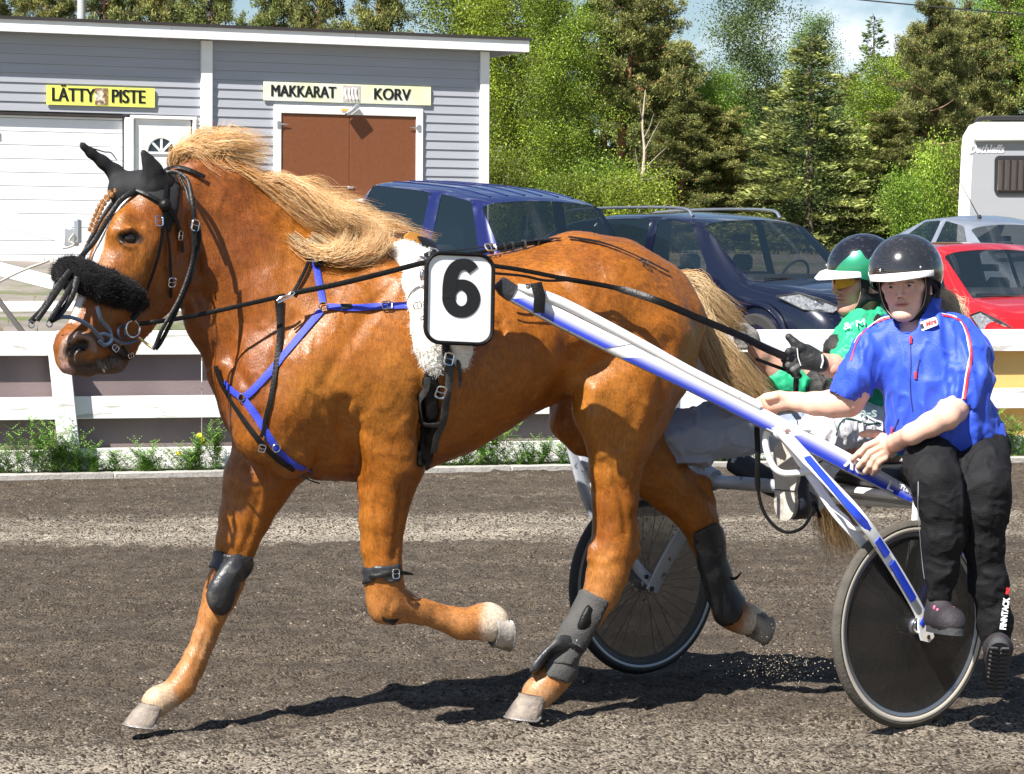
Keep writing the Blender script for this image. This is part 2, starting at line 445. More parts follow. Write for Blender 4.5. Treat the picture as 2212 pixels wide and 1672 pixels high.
bp = nt.nodes.new('ShaderNodeBump'); bp.inputs['Strength'].default_value = 1.0; bp.inputs['Distance'].default_value = .022; nt.links.new(hsum, bp.inputs['Height']); nt.links.new(bp.outputs[0], b.inputs['Normal'])
u = np.concatenate([np.linspace(-60, -5, 28)[:-1], np.linspace(-5, 5.5, 400), np.linspace(5.5, 60, 28)[1:]])
w = np.concatenate([np.linspace(-25, -13.2, 8)[:-1], np.linspace(-13.2, -6, 400), np.linspace(-6, 0, 150)[1:]])
UU, WW = np.meshgrid(u, w, indexing='ij')
XX = UU; YY = 20.55+.306*UU+WW*1.045
q = np.stack([XX, YY, XX*0], -1)
zz = .016*fbm(q*np.array((1.2, 5, 1)), 3, 3)+.013*fbm(q*9, 3, 5)+.013*np.maximum(fbm(q*21, 2, 9)-.1, 0)
zz = zz*sstep(0, -.1, WW)-.006
n1, n2 = XX.shape; ii = np.arange(n1*n2).reshape(n1, n2)
Fq = np.stack([ii[:-1, :-1], ii[1:, :-1], ii[1:, 1:], ii[:-1, 1:]], -1).reshape(-1, 4)
tag(mobj('race_track', np.stack([XX, YY, zz], -1).reshape(-1, 3), Fq, mt), kind='structure')
# loose gravel on the track
st_v = []; st_f = []
oct_v = np.array([(1, 0, 0), (0, 1, 0), (-1, 0, 0), (0, -1, 0), (0, 0, 1), (0, 0, -1)], float); oct_f = np.array([(0, 1, 4), (1, 2, 4), (2, 3, 4), (3, 0, 4), (1, 0, 5), (2, 1, 5), (3, 2, 5), (0, 3, 5)])
ns = 6000; dpt = 8.3+(rng.random(ns)**1.6)*8; xx = (rng.random(ns)-.5)*.44*dpt
sz = .002+.005*rng.random(ns)**4; 
B = oct_v[None]*sz[:, None, None]*(.6+.8*rng.random((ns, 6, 1)))*np.array((1, 1, .7)); B = B+np.stack([xx, dpt, sz*.3+.0], -1)[:, None, :]
F = (oct_f[None]+6*np.arange(ns)[:, None, None]).reshape(-1, 3)
m_st = M('loose stone', (.095, .078, .06), .9, var=.6, vs=40)
tag(mobj('gravel', B.reshape(-1, 3), F, m_st, smooth=False), 'small loose stones scattered over the dark racetrack', 'gravel', kind='stuff')
# stones kicked up behind the lifted hind hoof
ng = 700; ce = P(1688, 1424, 9.95); pg = ce+rng.normal(size=(ng, 3))*np.array((.085, .10, .045)); pg[:, 2] = np.abs(pg[:, 2]-.004)+.004; sg_ = .0008+.0024*rng.random(ng)**2
B = oct_v[None]*sg_[:, None, None]*(.6+.8*rng.random((ng, 6, 1)))+pg[:, None, :]; F = (oct_f[None]+6*np.arange(ng)[:, None, None]).reshape(-1, 3)
tag(mobj('flying_grit', B.reshape(-1, 3), F, M('pale grit', (.34, .29, .23), .9, var=.5, vs=60), smooth=False), 'grit kicked up behind the lifted hind hoof', 'grit', kind='stuff')
# ================================================================== kerb
m_kerb = M('kerb concrete', (.36, .34, .31), .9, var=.2, vs=12, bump=.6, bs=60)
def FPt(s, z, d=0.0):       # s along the kerb (0 at X=0), z height, d towards the track
    return np.array((0, 20.55, 0))+FU*s+FN*d+np.array((0, 0, z))
ax_f = (FU, FN, (0, 0, 1))
mbk = MB()
for k in range(-20, 21):
    mbk.box(FPt(k*1.0+.5, -.012, -.06), (.998, .12, .10), ax_f, .008)
tag(mbk.build('kerb', m_kerb), kind='structure')
# ================================================================== white board fence by the track
m_white = M('white fence paint', (.80, .80, .79), .55, var=.05, vs=3, bump=.15, bs=35, col2=(.52, .50, .46), c2s=7, c2r=(.62, .66), stretch=(.35, 1, 3))
m_mauve = M('mauve plywood', (.215, .165, .165), .7, var=.10, vs=3, bump=.2, bs=90, col2=(.17, .13, .13), c2s=1.2)
m_yel = M('yellow panel paint', (.72, .47, .16), .6, var=.06, vs=2, bump=.1, bs=50)
FD = -.30                      # fence stands this far behind the kerb line
fence = thing('board_fence', 'white painted board fence with mauve and yellow infill panels along the track', 'fence', FPt(0, 0, FD))
S0, S1 = -9.5, 10.5
posts = [-8.25, -5.8, -3.37, -1.2, 1.25, 3.75, 6.25, 8.7]
for i, s in enumerate(posts):
    lean = .055 if abs(s+3.37) < .01 else .0
    topc = FPt(s, .97, FD+.05); botc = FPt(s+lean*1.9, -.05, FD+.05)
    axd = nrm(topc-botc)
    MB().box((topc+botc)/2, (.145 if lean else .12, .11, np.linalg.norm(topc-botc)), (FU, FN, axd), .006).build('post', m_white, fence, sharp=20)
def rail(z0, z1, d, th, name='rail', jit=.004):
    for i in range(len(posts)-1):
        a, b2 = posts[i]+.003, posts[i+1]-.003
        j = (random.random()-.5)*jit*2
        MB().box(FPt((a+b2)/2, (z0+z1)/2+j, d), (b2-a, th, z1-z0), ax_f, .004).build(name, m_white, fence, sharp=20)
rail(.875, 1.052, FD-.03, .04)
rail(.41, .575, FD-.03, .035)
m_peel = M('peeling white paint', (.74, .73, .70), .7, var=.12, vs=9, bump=.6, bs=25, col2=(.30, .28, .25), c2s=5, c2r=(.58, .64), stretch=(.5, 1, 2))
rail(.03, .19, FD-.035, .045, 'base_board', .01)
for o in fence.children:
    if o.name.startswith('base_board'): o.data.materials[0] = m_peel
for i in range(len(posts)-1):
    a, b2 = posts[i]+.004, posts[i+1]-.004
    mm = m_yel if posts[i] > 2 else m_mauve
    mid_ = (a+b2)/2
    for (p, q) in ((a, mid_-.004), (mid_+.004, b2)):
        MB().box(FPt((p+q)/2, .50, FD-.115), (q-p, .012, .97), ax_f).build('panel', mm, fence, smooth=False)
# ================================================================== second fence and boom at the left, behind
m_white2 = M('white gate paint', (.80, .80, .80), .5, var=.05, vs=4)
rf = thing('rail_fence', 'low white rail fence on the gravel bank behind the track fence', 'fence', (-5, 24.5, .3))
a = P(-160, 662, 24.5); b2 = P(440, 660, 24.5); MB().box((a+b2)/2, (np.linalg.norm(b2-a), .04, .09), (b2-a, (0, 1, 0), (0, 0, 1))).build('rail', m_white2, rf, smooth=False)
for x in (-100, 60, 430):
    c0 = P(x, 675, 24.6); MB().box((c0[0], c0[1], .35), (.08, .08, .62)).build('post', m_white2, rf, smooth=False)
bm_ = thing('barrier_boom', 'white swing barrier boom slanting down in front of the garage', 'barrier', (-5, 25, .3))
m_galv = M('galvanised steel', (.55, .56, .58), .4, .9, var=.1)
a = P(-220, 414, 25.5); b2 = P(152, 510, 25.5); d = nrm(b2-a); MB().box((a+b2)/2, (np.linalg.norm(b2-a), .05, .16), (d, (0, 1, 0), np.cross(d, (0, 1, 0))), .006).build('beam', m_white2, bm_)
a = P(-220, 526, 25.5); b2 = P(118, 612, 25.5); d = nrm(b2-a); MB().box((a+b2)/2, (np.linalg.norm(b2-a), .05, .13), (d, (0, 1, 0), np.cross(d, (0, 1, 0))), .006).build('lower_beam', m_white2, bm_)
MB().box(P(155, 512, 25.4), (.12, .12, .17), None, .01).box(P(168, 500, 25.4), (.05, .16, .22), None, .01).build('latch', m_galv, bm_)
m_rope = M('grey rope', (.45, .43, .38), .9, bump=.8, bs=120)
MB().tube(catmull([P(160, 505, 25.3), P(150, 520, 25.3), P(160, 528, 25.3), P(148, 534, 25.3), P(136, 536, 25.3)], 6), .012, 6).build('rope', m_rope, bm_)
MB().tube(catmull([P(-60, 640, 25.2), P(20, 598, 25.2), P(60, 580, 25.2), P(98, 566, 25.2), P(106, 563, 25.2)], 6), .013, 6).build('rope', m_rope, bm_)
bp_ = P(60, 720, 25.6); MB().box((bp_[0]-1.6, 25.6, .9), (.12, .12, 1.9)).build('post', m_white2, bm_, smooth=False)
# dark strut at far left
d_ = thing('slanting_prop', 'dark slanting timber prop between the two fences at far left', 'prop', P(40, 715, 23.6)*np.array((1, 1, 0)))
MB().box((P(-10, 640, 23.6)+P(58, 730, 23.6))/2, (np.linalg.norm(P(-10, 640, 23.6)-P(58, 730, 23.6)), .05, .07), (P(58, 730, 23.6)-P(-10, 640, 23.6), (0, 1, 0), (0, 0, 1))).build('board', M('old timber', (.10, .09, .085), .9), d_, smooth=False)
# ================================================================== weeds along the fence
m_leaf = M('weed leaf', (.16, .30, .05), .6, var=.35, vs=25, spec=.3)
m_fl = M('yellow petal', (.85, .62, .02), .6, var=.1)
m_dry = M('dry stalk', (.42, .36, .22), .8, var=.2)
def weed(s, z0, hgt, spread, nst, dd, flowers=0, label=None, grp=None, dens=1.0):
    base = FPt(s, 0, dd); V = []; F = []
    def leafq(p, d, up, l, wd):
        sd = nrm(np.cross(d, up)); b0 = len(V)
        V.extend([p, p+d*l*.45+sd*wd, p+d*l, p+d*l*.45-sd*wd]); F.append((b0, b0+1, b0+2, b0+3))
    tips = []
    for k in range(nst):
        ang = random.random()*6.283; lean = random.random()*spread
        top = base+np.array((math.cos(ang)*lean, math.sin(ang)*lean*.5, hgt*(.45+.6*random.random())))
        b0 = base+np.array(((random.random()-.5)*spread*.9, (random.random()-.5)*.12, 0))
        mid_ = (b0+top)/2+np.array((0, 0, hgt*.12)); pts = bez(b0, mid_, top, 7); tips.append(top)
        for i in range(1, 7):       # feathery leaf: side fronds each with leaflets
            d = nrm(pts[i]-pts[i-1])
            for sd in range(int(4*dens)):
                a2 = random.random()*6.283; dv = nrm(np.array((math.cos(a2), math.sin(a2), .5+.5*random.random())))
                ln = .05+.055*random.random()
                for j in range(4):
                    pj = pts[i]+dv*ln*j/4
                    for sg in (-1, 1):
                        lat = nrm(np.cross(dv, (0, 0, 1)))*sg
                        leafq(pj, nrm(dv+lat*1.1), (0, 0, 1), .026*(1-.12*j), .0045)
            leafq(pts[i-1], d, (random.random()-.5, random.random()-.5, .1), .06, .003)
    o = thing('weed_clump', label, 'plant', base, group=grp)
    mobj('foliage', V, F, m_leaf, o, smooth=False)
    if flowers:
        ms = MB()
        for k in range(flowers):
            t = base+np.array(((random.random()-.5)*spread*2.2, .05*random.random(), hgt*(.5+.6*random.random())))
            MB().lathe([(.001, .012), (.018, .010), (.021, .002), (.006, -.008)], t, (.2, -.9, .5), 9).build('flower', m_fl, o)
            ms.tube([base+np.array((0, 0, 0)), (base+t)/2+np.array((.01, 0, .02)), t], .003, 4)
        ms.build('stem', m_leaf, o)
    return o
def s_of(x):               # kerb coordinate seen at column x
    d = ray(x, 1000); n = FN; t = np.dot(FPt(0, 0, -.12)-CO, n)/np.dot(d, n); p = CO+d*t; return float(np.dot(p-FPt(0, 0, -.12), FU))
wl = [(-60, .22, .22, 8, 0, 'leafy weed clump at the foot of the fence, leftmost one'), (25, .25, .22, 9, 0, 'feathery green weeds just left of the bushiest clump by the kerb'), (95, .34, .24, 15, 0, 'bushiest feathery weed clump, at the foot of the leaning white post'), (150, .27, .2, 10, 0, 'weed clump pressed against the right foot of the leaning post'),
      (195, .16, .12, 5, 0, 'small weed in the shade of the leaning post'), (245, .13, .15, 4, 0, 'low sparse weed on the kerb left of the small bush'), (305, .20, .16, 7, 0, 'small bushy weed in front of the peeling base board'), (330, .10, .12, 4, 0, 'tiny weed sprig beside the small bushy weed'), (395, .14, .12, 5, 0, 'thin weed sprig left of the yellow dandelions'), (430, .22, .16, 8, 2, 'weed clump with two yellow dandelions beside the horse chest'),
      (470, .3, .1, 6, 3, 'tall stalks with yellow blooms right against the horse chest'), (960, .12, .2, 5, 0, 'low weeds seen just under the horse girth'), (1010, .2, .18, 6, 1, 'weeds with one dandelion under the horse belly'), (1065, .27, .2, 10, 3, 'bushy weeds with dandelions in the gap under the belly'), (1130, .16, .2, 7, 1, 'green weeds right of the dandelions under the belly'), (1180, .18, .2, 7, 0, 'weeds beside the far hind thigh'), (1225, .16, .2, 6, 0, 'weeds just left of the near hind leg'),
      (1560, .14, .2, 6, 0, 'weeds above the dark roller of the sulky'), (1610, .15, .2, 6, 0, 'weeds glimpsed between the grey trouser leg and the rein loop'), (2165, .3, .14, 9, 0, 'weeds beside the woman in front of the yellow panel'), (2200, .26, .18, 9, 0, 'rightmost weed clump at the foot of the yellow panel')]
for (x, h, sp, ns_, fl, lb) in wl: weed(s_of(x), 0, h*1.2, sp*1.15, int(ns_*1.7), -.14 if x < 2000 else -.2, fl, lb, 'weeds along the fence foot')
for (x, h) in ((1090, .34), (1100, .30)):
    o = thing('dry_stalk', ('taller' if h > .32 else 'shorter')+' dry grass stalks in the gap under the horse belly, '+('left' if h > .32 else 'right')+' of the pair', 'plant', FPt(s_of(x), 0, -.15), group='dry stalks under the belly'); mb = MB()
    for k in range(3):
        p0 = FPt(s_of(x), 0, -.15); mb.tube(bez(p0, p0+np.array((.01*k, 0, h*.6)), p0+np.array((-.03+.03*k, 0, h)), 6), .0025, 4)
    mb.build('stalk', m_dry, o)
# low grass fringe on the bank and at the kerb
def tufts(name, pts, hs, wd, mat, label, cat, nb=5):
    n = len(pts); V = np.zeros((n, nb, 3, 3)); 
    for k in range(nb):
        a = rng.random(n)*6.283; ln = rng.random(n)*.5; h = hs*(.5+.7*rng.random(n))
        dx = np.cos(a)*ln*h; dy = np.sin(a)*ln*h; side = rng.random(n)*3.14
        V[:, k, 0] = pts+np.stack([np.cos(side)*wd, np.sin(side)*wd, 0*h], -1); V[:, k, 1] = pts-np.stack([np.cos(side)*wd, np.sin(side)*wd, 0*h], -1)
        V[:, k, 2] = pts+np.stack([dx, dy, h], -1)
    F = np.arange(n*nb*3).reshape(-1, 3)
    tag(mobj(name, V.reshape(-1, 3), F, mat, smooth=False), label, cat, kind='stuff')
m_grass = M('grass blade', (.16, .25, .05), .7, var=.4, vs=12); m_drygrass = M('dry grass blade', (.30, .25, .12), .8, var=.4, vs=12)
ss = rng.random(2600)*16-7; pts = np.array([FPt(s, .02, -.13-.1*rng.random()) for s in ss]); tufts('grass_fringe', pts, .05, .003, m_grass, 'short grass fringe growing in the joint behind the kerb', 'grass')
X = -9+rng.random(9000)*26; D = .8+rng.random(9000)**1.2*30; Yv = fence_y(X)+D*1.045; pts = np.stack([X, Yv, terr(X, Yv)], -1); keep = fbm(pts*np.array((.5, .5, 0)), 2, 4) > -.1; tufts('bank_grass', pts[keep], .09, .006, m_drygrass, 'patchy dry grass on the gravel bank below the building', 'grass')
# ================================================================== building
BY = nrm((math.cos(R(24)), math.sin(R(24)), 0)); BN = nrm((math.sin(R(24)), -math.cos(R(24)), 0)); B0 = np.array((-5.38, 42.0, 0)); UP = np.array((0, 0, 1.0))
def Bsz(x, y, d=0.0):      # facade coordinates of a bearing
    p = onplane(x, y, B0, BN, d); return float(np.dot(p-B0, BY)), float(p[2])
def BPt(s, z, d=0.0): return B0+BY*s+BN*d+UP*z
axb = (BY, BN, UP)
bld = thing('snack_building', 'long grey clapboard building with white trim, garage door and brown double hatch', 'building', BPt(0, 1.45, 0))
m_side = M('grey clapboard paint', (.36, .372, .415), .65, var=.06, vs=2.5, bump=.15, bs=25, stretch=(.3, .3, 4))
m_trim = M('white trim paint', (.82, .82, .81), .6, var=.07, vs=4, bump=.15, bs=30)
m_roof = M('roof felt', (.035, .03, .03), .9, var=.2); m_soff = M('soffit boards', (.42, .42, .42), .8, var=.1)
m_brown = M('brown hatch paint', (.185, .060, .020), .6, var=.10, vs=20, bump=.2, bs=60)
m_gar = M('white garage door', (.80, .81, .84), .45, var=.03); m_dark = M('dark interior', (.02, .02, .022), .8); m_glassd = M('dark window glass', (.02, .03, .05), .06, spec=.7)
SL, SR = -8.5, Bsz(1053, 300)[0]
zb = 1.35; zt = Bsz(700, 112)[1]+.10
gx0, gx1 = Bsz(-260, 300)[0], Bsz(268, 300)[0]; gz = Bsz(130, 250)[1]; dx0, dx1 = Bsz(290, 300)[0], Bsz(414, 300)[0]; dz = Bsz(350, 258)[1]
px0, px1 = Bsz(432, 300)[0], Bsz(456, 300)[0]
wx0, wx1 = Bsz(590, 300)[0], Bsz(911, 300)[0]; wz1 = Bsz(750, 231)[1]; wz0 = Bsz(750, 436)[1]
# rough body behind the boards
MB().box(BPt((SL+SR)/2, (zb+zt)/2, -2.6), (SR-SL-.02, 5.0, zt-zb-.02), axb).build('wall', m_side, bld, smooth=False)
pitch = .1425; nco = int((zt-zb)/pitch)+1
def plank(s0, s1, z):
    if s1-s0 < .05: return
    v = [(-.020), (.0)]
    mb = MB(); t = pitch*.985
    a = [BPt(s0, z, -.1), BPt(s0, z, .026), BPt(s0, z+t, .010), BPt(s0, z+t, -.1)]
    mb.prism(a, BY*(s1-s0)); mb.build('plank', m_side, bld, smooth=False)
for i in range(nco):
    z = zb+i*pitch; zt2 = z+pitch
    segs = [(px1+.002, SR-.16)] ; left = [(SL, px0-.002)]
    def cut(sg, a, b3):
        out = []
        for (p, q) in sg:
            if b3 <= p or a >= q: out.append((p, q)); continue
            if a > p: out.append((p, a))
            if b3 < q: out.append((b3, q))
        return out
    if z < gz: left = cut(left, gx0, dx0-.001) if z < gz else left
    if z < dz: left = cut(left, dx0-.05, dx1+.05)
    if z+.07 < wz1 and z+.07 > wz0: segs = cut(segs, wx0, wx1)
    for (p, q) in left+segs: plank(p, q, z)
# corner boards
MB().box(BPt((px0+px1)/2, (zb+zt)/2, .03), (px1-px0, .10, zt-zb), axb, .006).build('corner_board', m_trim, bld, sharp=20)
MB().box(BPt(SR-.075, (zb+zt)/2, .02), (.155, .10, zt-zb), axb, .006).build('corner_board', m_trim, bld, sharp=20)
# garage door: four visible sections between jambs
MB().box(BPt((gx1+dx0)/2-.01, (zb+gz)/2, .02), (.13, .08, gz-zb), axb, .005).build('door_post', m_trim, bld, sharp=20)
gd = MB().box(BPt((gx0+gx1)/2, (zb+gz)/2, -.09), (gx1-gx0, .02, gz-zb), axb).build('garage_door', m_gar, bld, smooth=False)
hh = .205; k = 0; z = 1.42
while z < gz-.02:
    z1 = min(z+hh-.008, gz-.005); MB().box(BPt((gx0+gx1)/2, (z+z1)/2, -.065), (gx1-gx0-.02, .04, z1-z), axb, .006).build('door_panel', m_gar, gd, sharp=20); z += hh; k += 1
MB().box(BPt(Bsz(0, 290)[0]-.02, Bsz(0, 292)[1], -.035), (.05, .02, .11), axb, .006).build('handle', m_galv, gd)
MB().box(BPt((gx0+gx1)/2, gz+.015, -.03), (gx1-gx0, .12, .03), axb).build('lintel', m_roof, bld, smooth=False)
# entrance door with half-round window
dr = MB().box(BPt((dx0+dx1)/2, (zb+dz)/2, -.02), (dx1-dx0-.03, .05, dz-zb), axb, .006).build('door', m_trim, bld, sharp=20)
c = Bsz(348, 329); rr = (Bsz(379, 329)[0]-Bsz(317, 329)[0])/2
poly = [BPt(c[0]+rr*math.cos(a), c[1]+rr*math.sin(a)*1.02, .007) for a in np.linspace(0, math.pi, 19)]
MB().prism(poly, BN*.004).build('fanlight', m_glassd, dr, smooth=False)
mbm = MB()
for a in (45, 90, 135): mbm.box(BPt(c[0]+rr*.5*math.cos(R(a)), c[1]+rr*.5*math.sin(R(a)), .016), (rr, .012, .035), (BY*math.cos(R(a))+UP*math.sin(R(a)), BN, -BY*math.sin(R(a))+UP*math.cos(R(a))))
mbm.tube([BPt(c[0]+rr*math.cos(a), c[1]+rr*math.sin(a), .014) for a in np.linspace(0, math.pi, 17)], .02, 5); mbm.box(BPt(c[0], c[1]-.01, .014), (rr*2+.04, .02, .035), axb)
mbm.build('muntin', m_trim, dr)
MB().box(BPt(dx1-.08, Bsz(405, 405)[1], .02), (.03, .05, .12), axb, .006).build('handle', m_galv, dr)
fr = MB()
fr.box(BPt(dx0-.035, (zb+dz)/2, .01), (.05, .07, dz-zb+.05), axb).box(BPt(dx1+.035, (zb+dz)/2, .01), (.05, .07, dz-zb+.05), axb).box(BPt((dx0+dx1)/2, dz+.03, .012), (dx1-dx0+.13, .07, .05), axb)
fr.build('door_frame', m_trim, bld, smooth=False)
# brown double hatch
bw = .115
mbf = MB(); mbf.box(BPt(wx0+bw/2, (wz0+wz1)/2, .03), (bw, .06, wz1-wz0), axb, .004).box(BPt(wx1-bw/2, (wz0+wz1)/2, .03), (bw, .06, wz1-wz0), axb, .004).box(BPt((wx0+wx1)/2, wz1-bw*.55, .032), (wx1-wx0-2*bw-.001, .06, bw*1.1), axb, .004).box(BPt((wx0+wx1)/2, wz0+.02, .06), (wx1-wx0+.1, .14, .05), axb, .004)
mbf.build('hatch_frame', m_trim, bld, sharp=20)
wm = (Bsz(753, 300)[0])
m_hinge = M('zinc hinge', (.6, .6, .62), .35, .9)
for (p, q, hx, sg) in ((wx0+bw+.004, wm-.004, wx0+bw, 1), (wm+.004, wx1-bw-.004, wx1-bw, -1)):
    h_ = MB().box(BPt((p+q)/2, (wz0+.045+wz1-bw*1.1)/2, .02), (q-p, .04, wz1-bw*1.1-wz0-.055), axb, .004).build('hatch_door', m_brown, bld, sharp=20)
    zz_ = wz1-.30
    MB().prism([BPt(hx-sg*.07, zz_+.045, .062), BPt(hx-sg*.02, zz_+.045, .062), BPt(hx, zz_+.015, .062), BPt(hx+sg*.13, zz_, .062), BPt(hx, zz_-.015, .062), BPt(hx-sg*.02, zz_-.06, .062), BPt(hx-sg*.07, zz_-.06, .062)], BN*.008).build('hinge', m_hinge, h_, smooth=False)
MB().box(BPt(wm+.02, Bsz(758, 405)[1], .05), (.10, .02, .035), axb, .004).build('bolt', m_hinge, bld)
# tilted lamp and small sign above hatch
zl = Bsz(755, 238); MB().box(BPt(zl[0], zl[1], .14), (.26, .10, .06), (nrm(BY+UP*.75), BN, nrm(-BY*.75+UP)), .008).build('hatch_stay', m_galv, bld)
MB().box(BPt(Bsz(742, 236)[0], Bsz(742, 238)[1], .068), (.12, .01, .04), axb).build('orange_tag', M('orange plastic', (.75, .35, .08), .5), bld, smooth=False)
# roof
OV = .27; rl, rr_ = SL-.4, Bsz(1143, 115, OV)[0]
zr = Bsz(500, 74, OV)[1]; MB().box(BPt((rl+rr_)/2, zr+.12, -2.45), (rr_-rl+.02, 4.9+2*OV, .035), axb).box(BPt((rl+rr_)/2, zr+.115, OV+.016), (rr_-rl+.04, .05, .045), axb).build('roof_felt', m_roof, bld, smooth=False)
xs_ = np.linspace(rl, rr_, 6)
for i in range(5): MB().box(BPt((xs_[i]+xs_[i+1])/2, zr, OV-.0), (xs_[i+1]-xs_[i]-.004, .03, .185), axb, .003).build('fascia', m_trim, bld, sharp=20)
MB().box(BPt(rr_-.016, zr, -2.3), (.03, 5.0, .18), axb).build('fascia', m_trim, bld, smooth=False)
MB().box(BPt((rl+rr_)/2, zr+.06, -2.5), (rr_-rl-.05, 5.4, .02), axb).build('roof_deck', m_soff, bld, smooth=False)
for k in range(int((rr_-rl)/.72)): MB().box(BPt(rl+.3+k*.72, zr-.02, OV/2-.03), (.05, OV-.04, .13), axb).build('rafter', m_soff if k > 3 else m_soff, bld, smooth=False)
# signs
m_sy = M('yellow sign', (.88, .88, .16), .5, var=.03); m_sw = M('faded yellow sign', (.80, .82, .40), .5, var=.05, col2=(.74, .76, .66), c2s=1.2, c2r=(.4, .6)); m_blk = M('black print', (.012, .012, .014), .5, var=0); m_pic = M('printed food photo', (.28, .17, .08), .5, var=.6, vs=22, col2=(.7, .65, .55), c2s=9, c2r=(.5, .56)); m_pic2 = M('printed sausage photo', (.55, .50, .47), .5, var=.3, vs=30)
def sign(x0, x1, yt0, yt1, yb0, mat, label, texts, pics):
    s0, z0 = Bsz(x0, yb0); s1, z1 = Bsz(x1, yt1); _, zt0 = Bsz(x0, yt0)
    zc = (z0+zt0)/2; hgt = zt0-z0
    t = thing('wall_sign', label, 'sign', BPt((s0+s1)/2, z0, .05))
    MB().box(BPt((s0+s1)/2, zc, .045), (s1-s0, .02, hgt), axb).build('board', mat, t, smooth=False)
    for (x, y, s, sz, wd) in texts:
        a_, z_ = Bsz(x, y); [textobj('lettering', s, sz, m_blk, t, BPt(a_+dx_, zc, .059+abs(dx_)*.1), BY, UP, .002, wd, .0) for dx_ in (-.009, 0.0, .009)]
    for (xa, xb, m3) in pics:
        a_, b_ = Bsz(xa, 200)[0], Bsz(xb, 200)[0]; MB().box(BPt((a_+b_)/2, zc, .058), (b_-a_, .006, hgt*.86), axb).build('picture', m3, t, smooth=False)
        if m3 is m_pic2:
            for q in range(4): 
                aa = a_+(b_-a_)*(.2+.2*q); MB().tube([BPt(aa-.012, zc+hgt*.28, .062), BPt(aa-.02, zc, .064), BPt(aa+.015, zc-hgt*.3, .062)], .016, 6).build('sausage_print', M('pale print', (.8, .75, .7), .5), t)
    return t
sign(99, 332, 184, 194, 226, m_sy, 'yellow sign reading LÄTTY PISTE above the garage door', [(156, 205, 'LÄTTY', .29, .78), (275, 212, 'PISTE', .29, .80)], [(203, 231, m_pic)])
sign(567, 928, 176, 189, 217, m_sw, 'long pale yellow sign reading MAKKARAT KORV above the brown hatch', [(653, 197, 'MAKKARAT', .255, .80), (844, 205, 'KORV', .255, .92)], [(738, 775, m_pic2)])
# ================================================================== forest
def leaf_mat(name, rough=.55, trans=.35):
    m = bpy.data.materials.new(name); m.use_nodes = True; nt = m.node_tree; b = nt.nodes['Principled BSDF']; a = nt.nodes.new('ShaderNodeVertexColor'); a.layer_name = 'leaf'
    oi = nt.nodes.new('ShaderNodeObjectInfo'); mr = nt.nodes.new('ShaderNodeMapRange'); mr.inputs[3].default_value = .82; mr.inputs[4].default_value = 1.28; nt.links.new(oi.outputs['Random'], mr.inputs[0])
    hs = nt.nodes.new('ShaderNodeHueSaturation'); nt.links.new(mr.outputs[0], hs.inputs['Value']); m2 = nt.nodes.new('ShaderNodeMath'); m2.operation = 'MULTIPLY_ADD'; m2.inputs[1].default_value = 7.31; m2.inputs[2].default_value = 0; m3 = nt.nodes.new('ShaderNodeMath'); m3.operation = 'FRACT'; m4 = nt.nodes.new('ShaderNodeMapRange'); m4.inputs[3].default_value = .485; m4.inputs[4].default_value = .525; nt.links.new(oi.outputs['Random'], m2.inputs[0]); nt.links.new(m2.outputs[0], m3.inputs[0]); nt.links.new(m3.outputs[0], m4.inputs[0]); nt.links.new(m4.outputs[0], hs.inputs['Hue']); nt.links.new(a.outputs[0], hs.inputs['Color'])
    nt.links.new(hs.outputs[0], b.inputs['Base Color']); b.inputs['Roughness'].default_value = rough; b.inputs['Specular IOR Level'].default_value = .35
    t = nt.nodes.new('ShaderNodeBsdfTranslucent'); nt.links.new(hs.outputs[0], t.inputs[0]); mx = nt.nodes.new('ShaderNodeMixShader'); mx.inputs[0].default_value = trans
    nt.links.new(b.outputs[0], mx.inputs[1]); nt.links.new(t.outputs[0], mx.inputs[2]); nt.links.new(mx.outputs[0], nt.nodes['Material Output'].inputs[0]); return m
m_birchl = leaf_mat('birch leaves', .45, .4); m_need = leaf_mat('conifer needles', .6, .15)
m_pbark = M('orange pine bark', (.36, .15, .065), .85, var=.3, vs=5, bump=.6, bs=14, col2=(.12, .08, .06), c2s=3, c2r=(.45, .6)); m_bbark = M('white birch bark', (.62, .60, .56), .7, var=.15, vs=5, col2=(.06, .05, .045), c2s=7, c2r=(.60, .64), stretch=(1, 1, 3)); m_sbark = M('grey spruce bark', (.12, .09, .07), .9, var=.3, bump=.5, bs=12)
def tri_cloud(P0, D, Wv, ln, wd, col, quads=False):
    """elongated leaves: base P0, direction D, width dir Wv"""
    n = len(P0); ln = np.asarray(ln).reshape(-1, 1); wd = np.asarray(wd).reshape(-1, 1)
    V = np.stack([P0, P0+D*ln*.5+Wv*wd, P0+D*ln, P0+D*ln*.5-Wv*wd], 1).reshape(-1, 3)
    F = np.arange(n*4).reshape(-1, 4); C = np.repeat(col, 4, 0); return V, F, C
def rdir(n, up=0.0):
    d = rng.normal(size=(n, 3)); d[:, 2] += up; return d/np.linalg.norm(d, axis=1)[:, None]
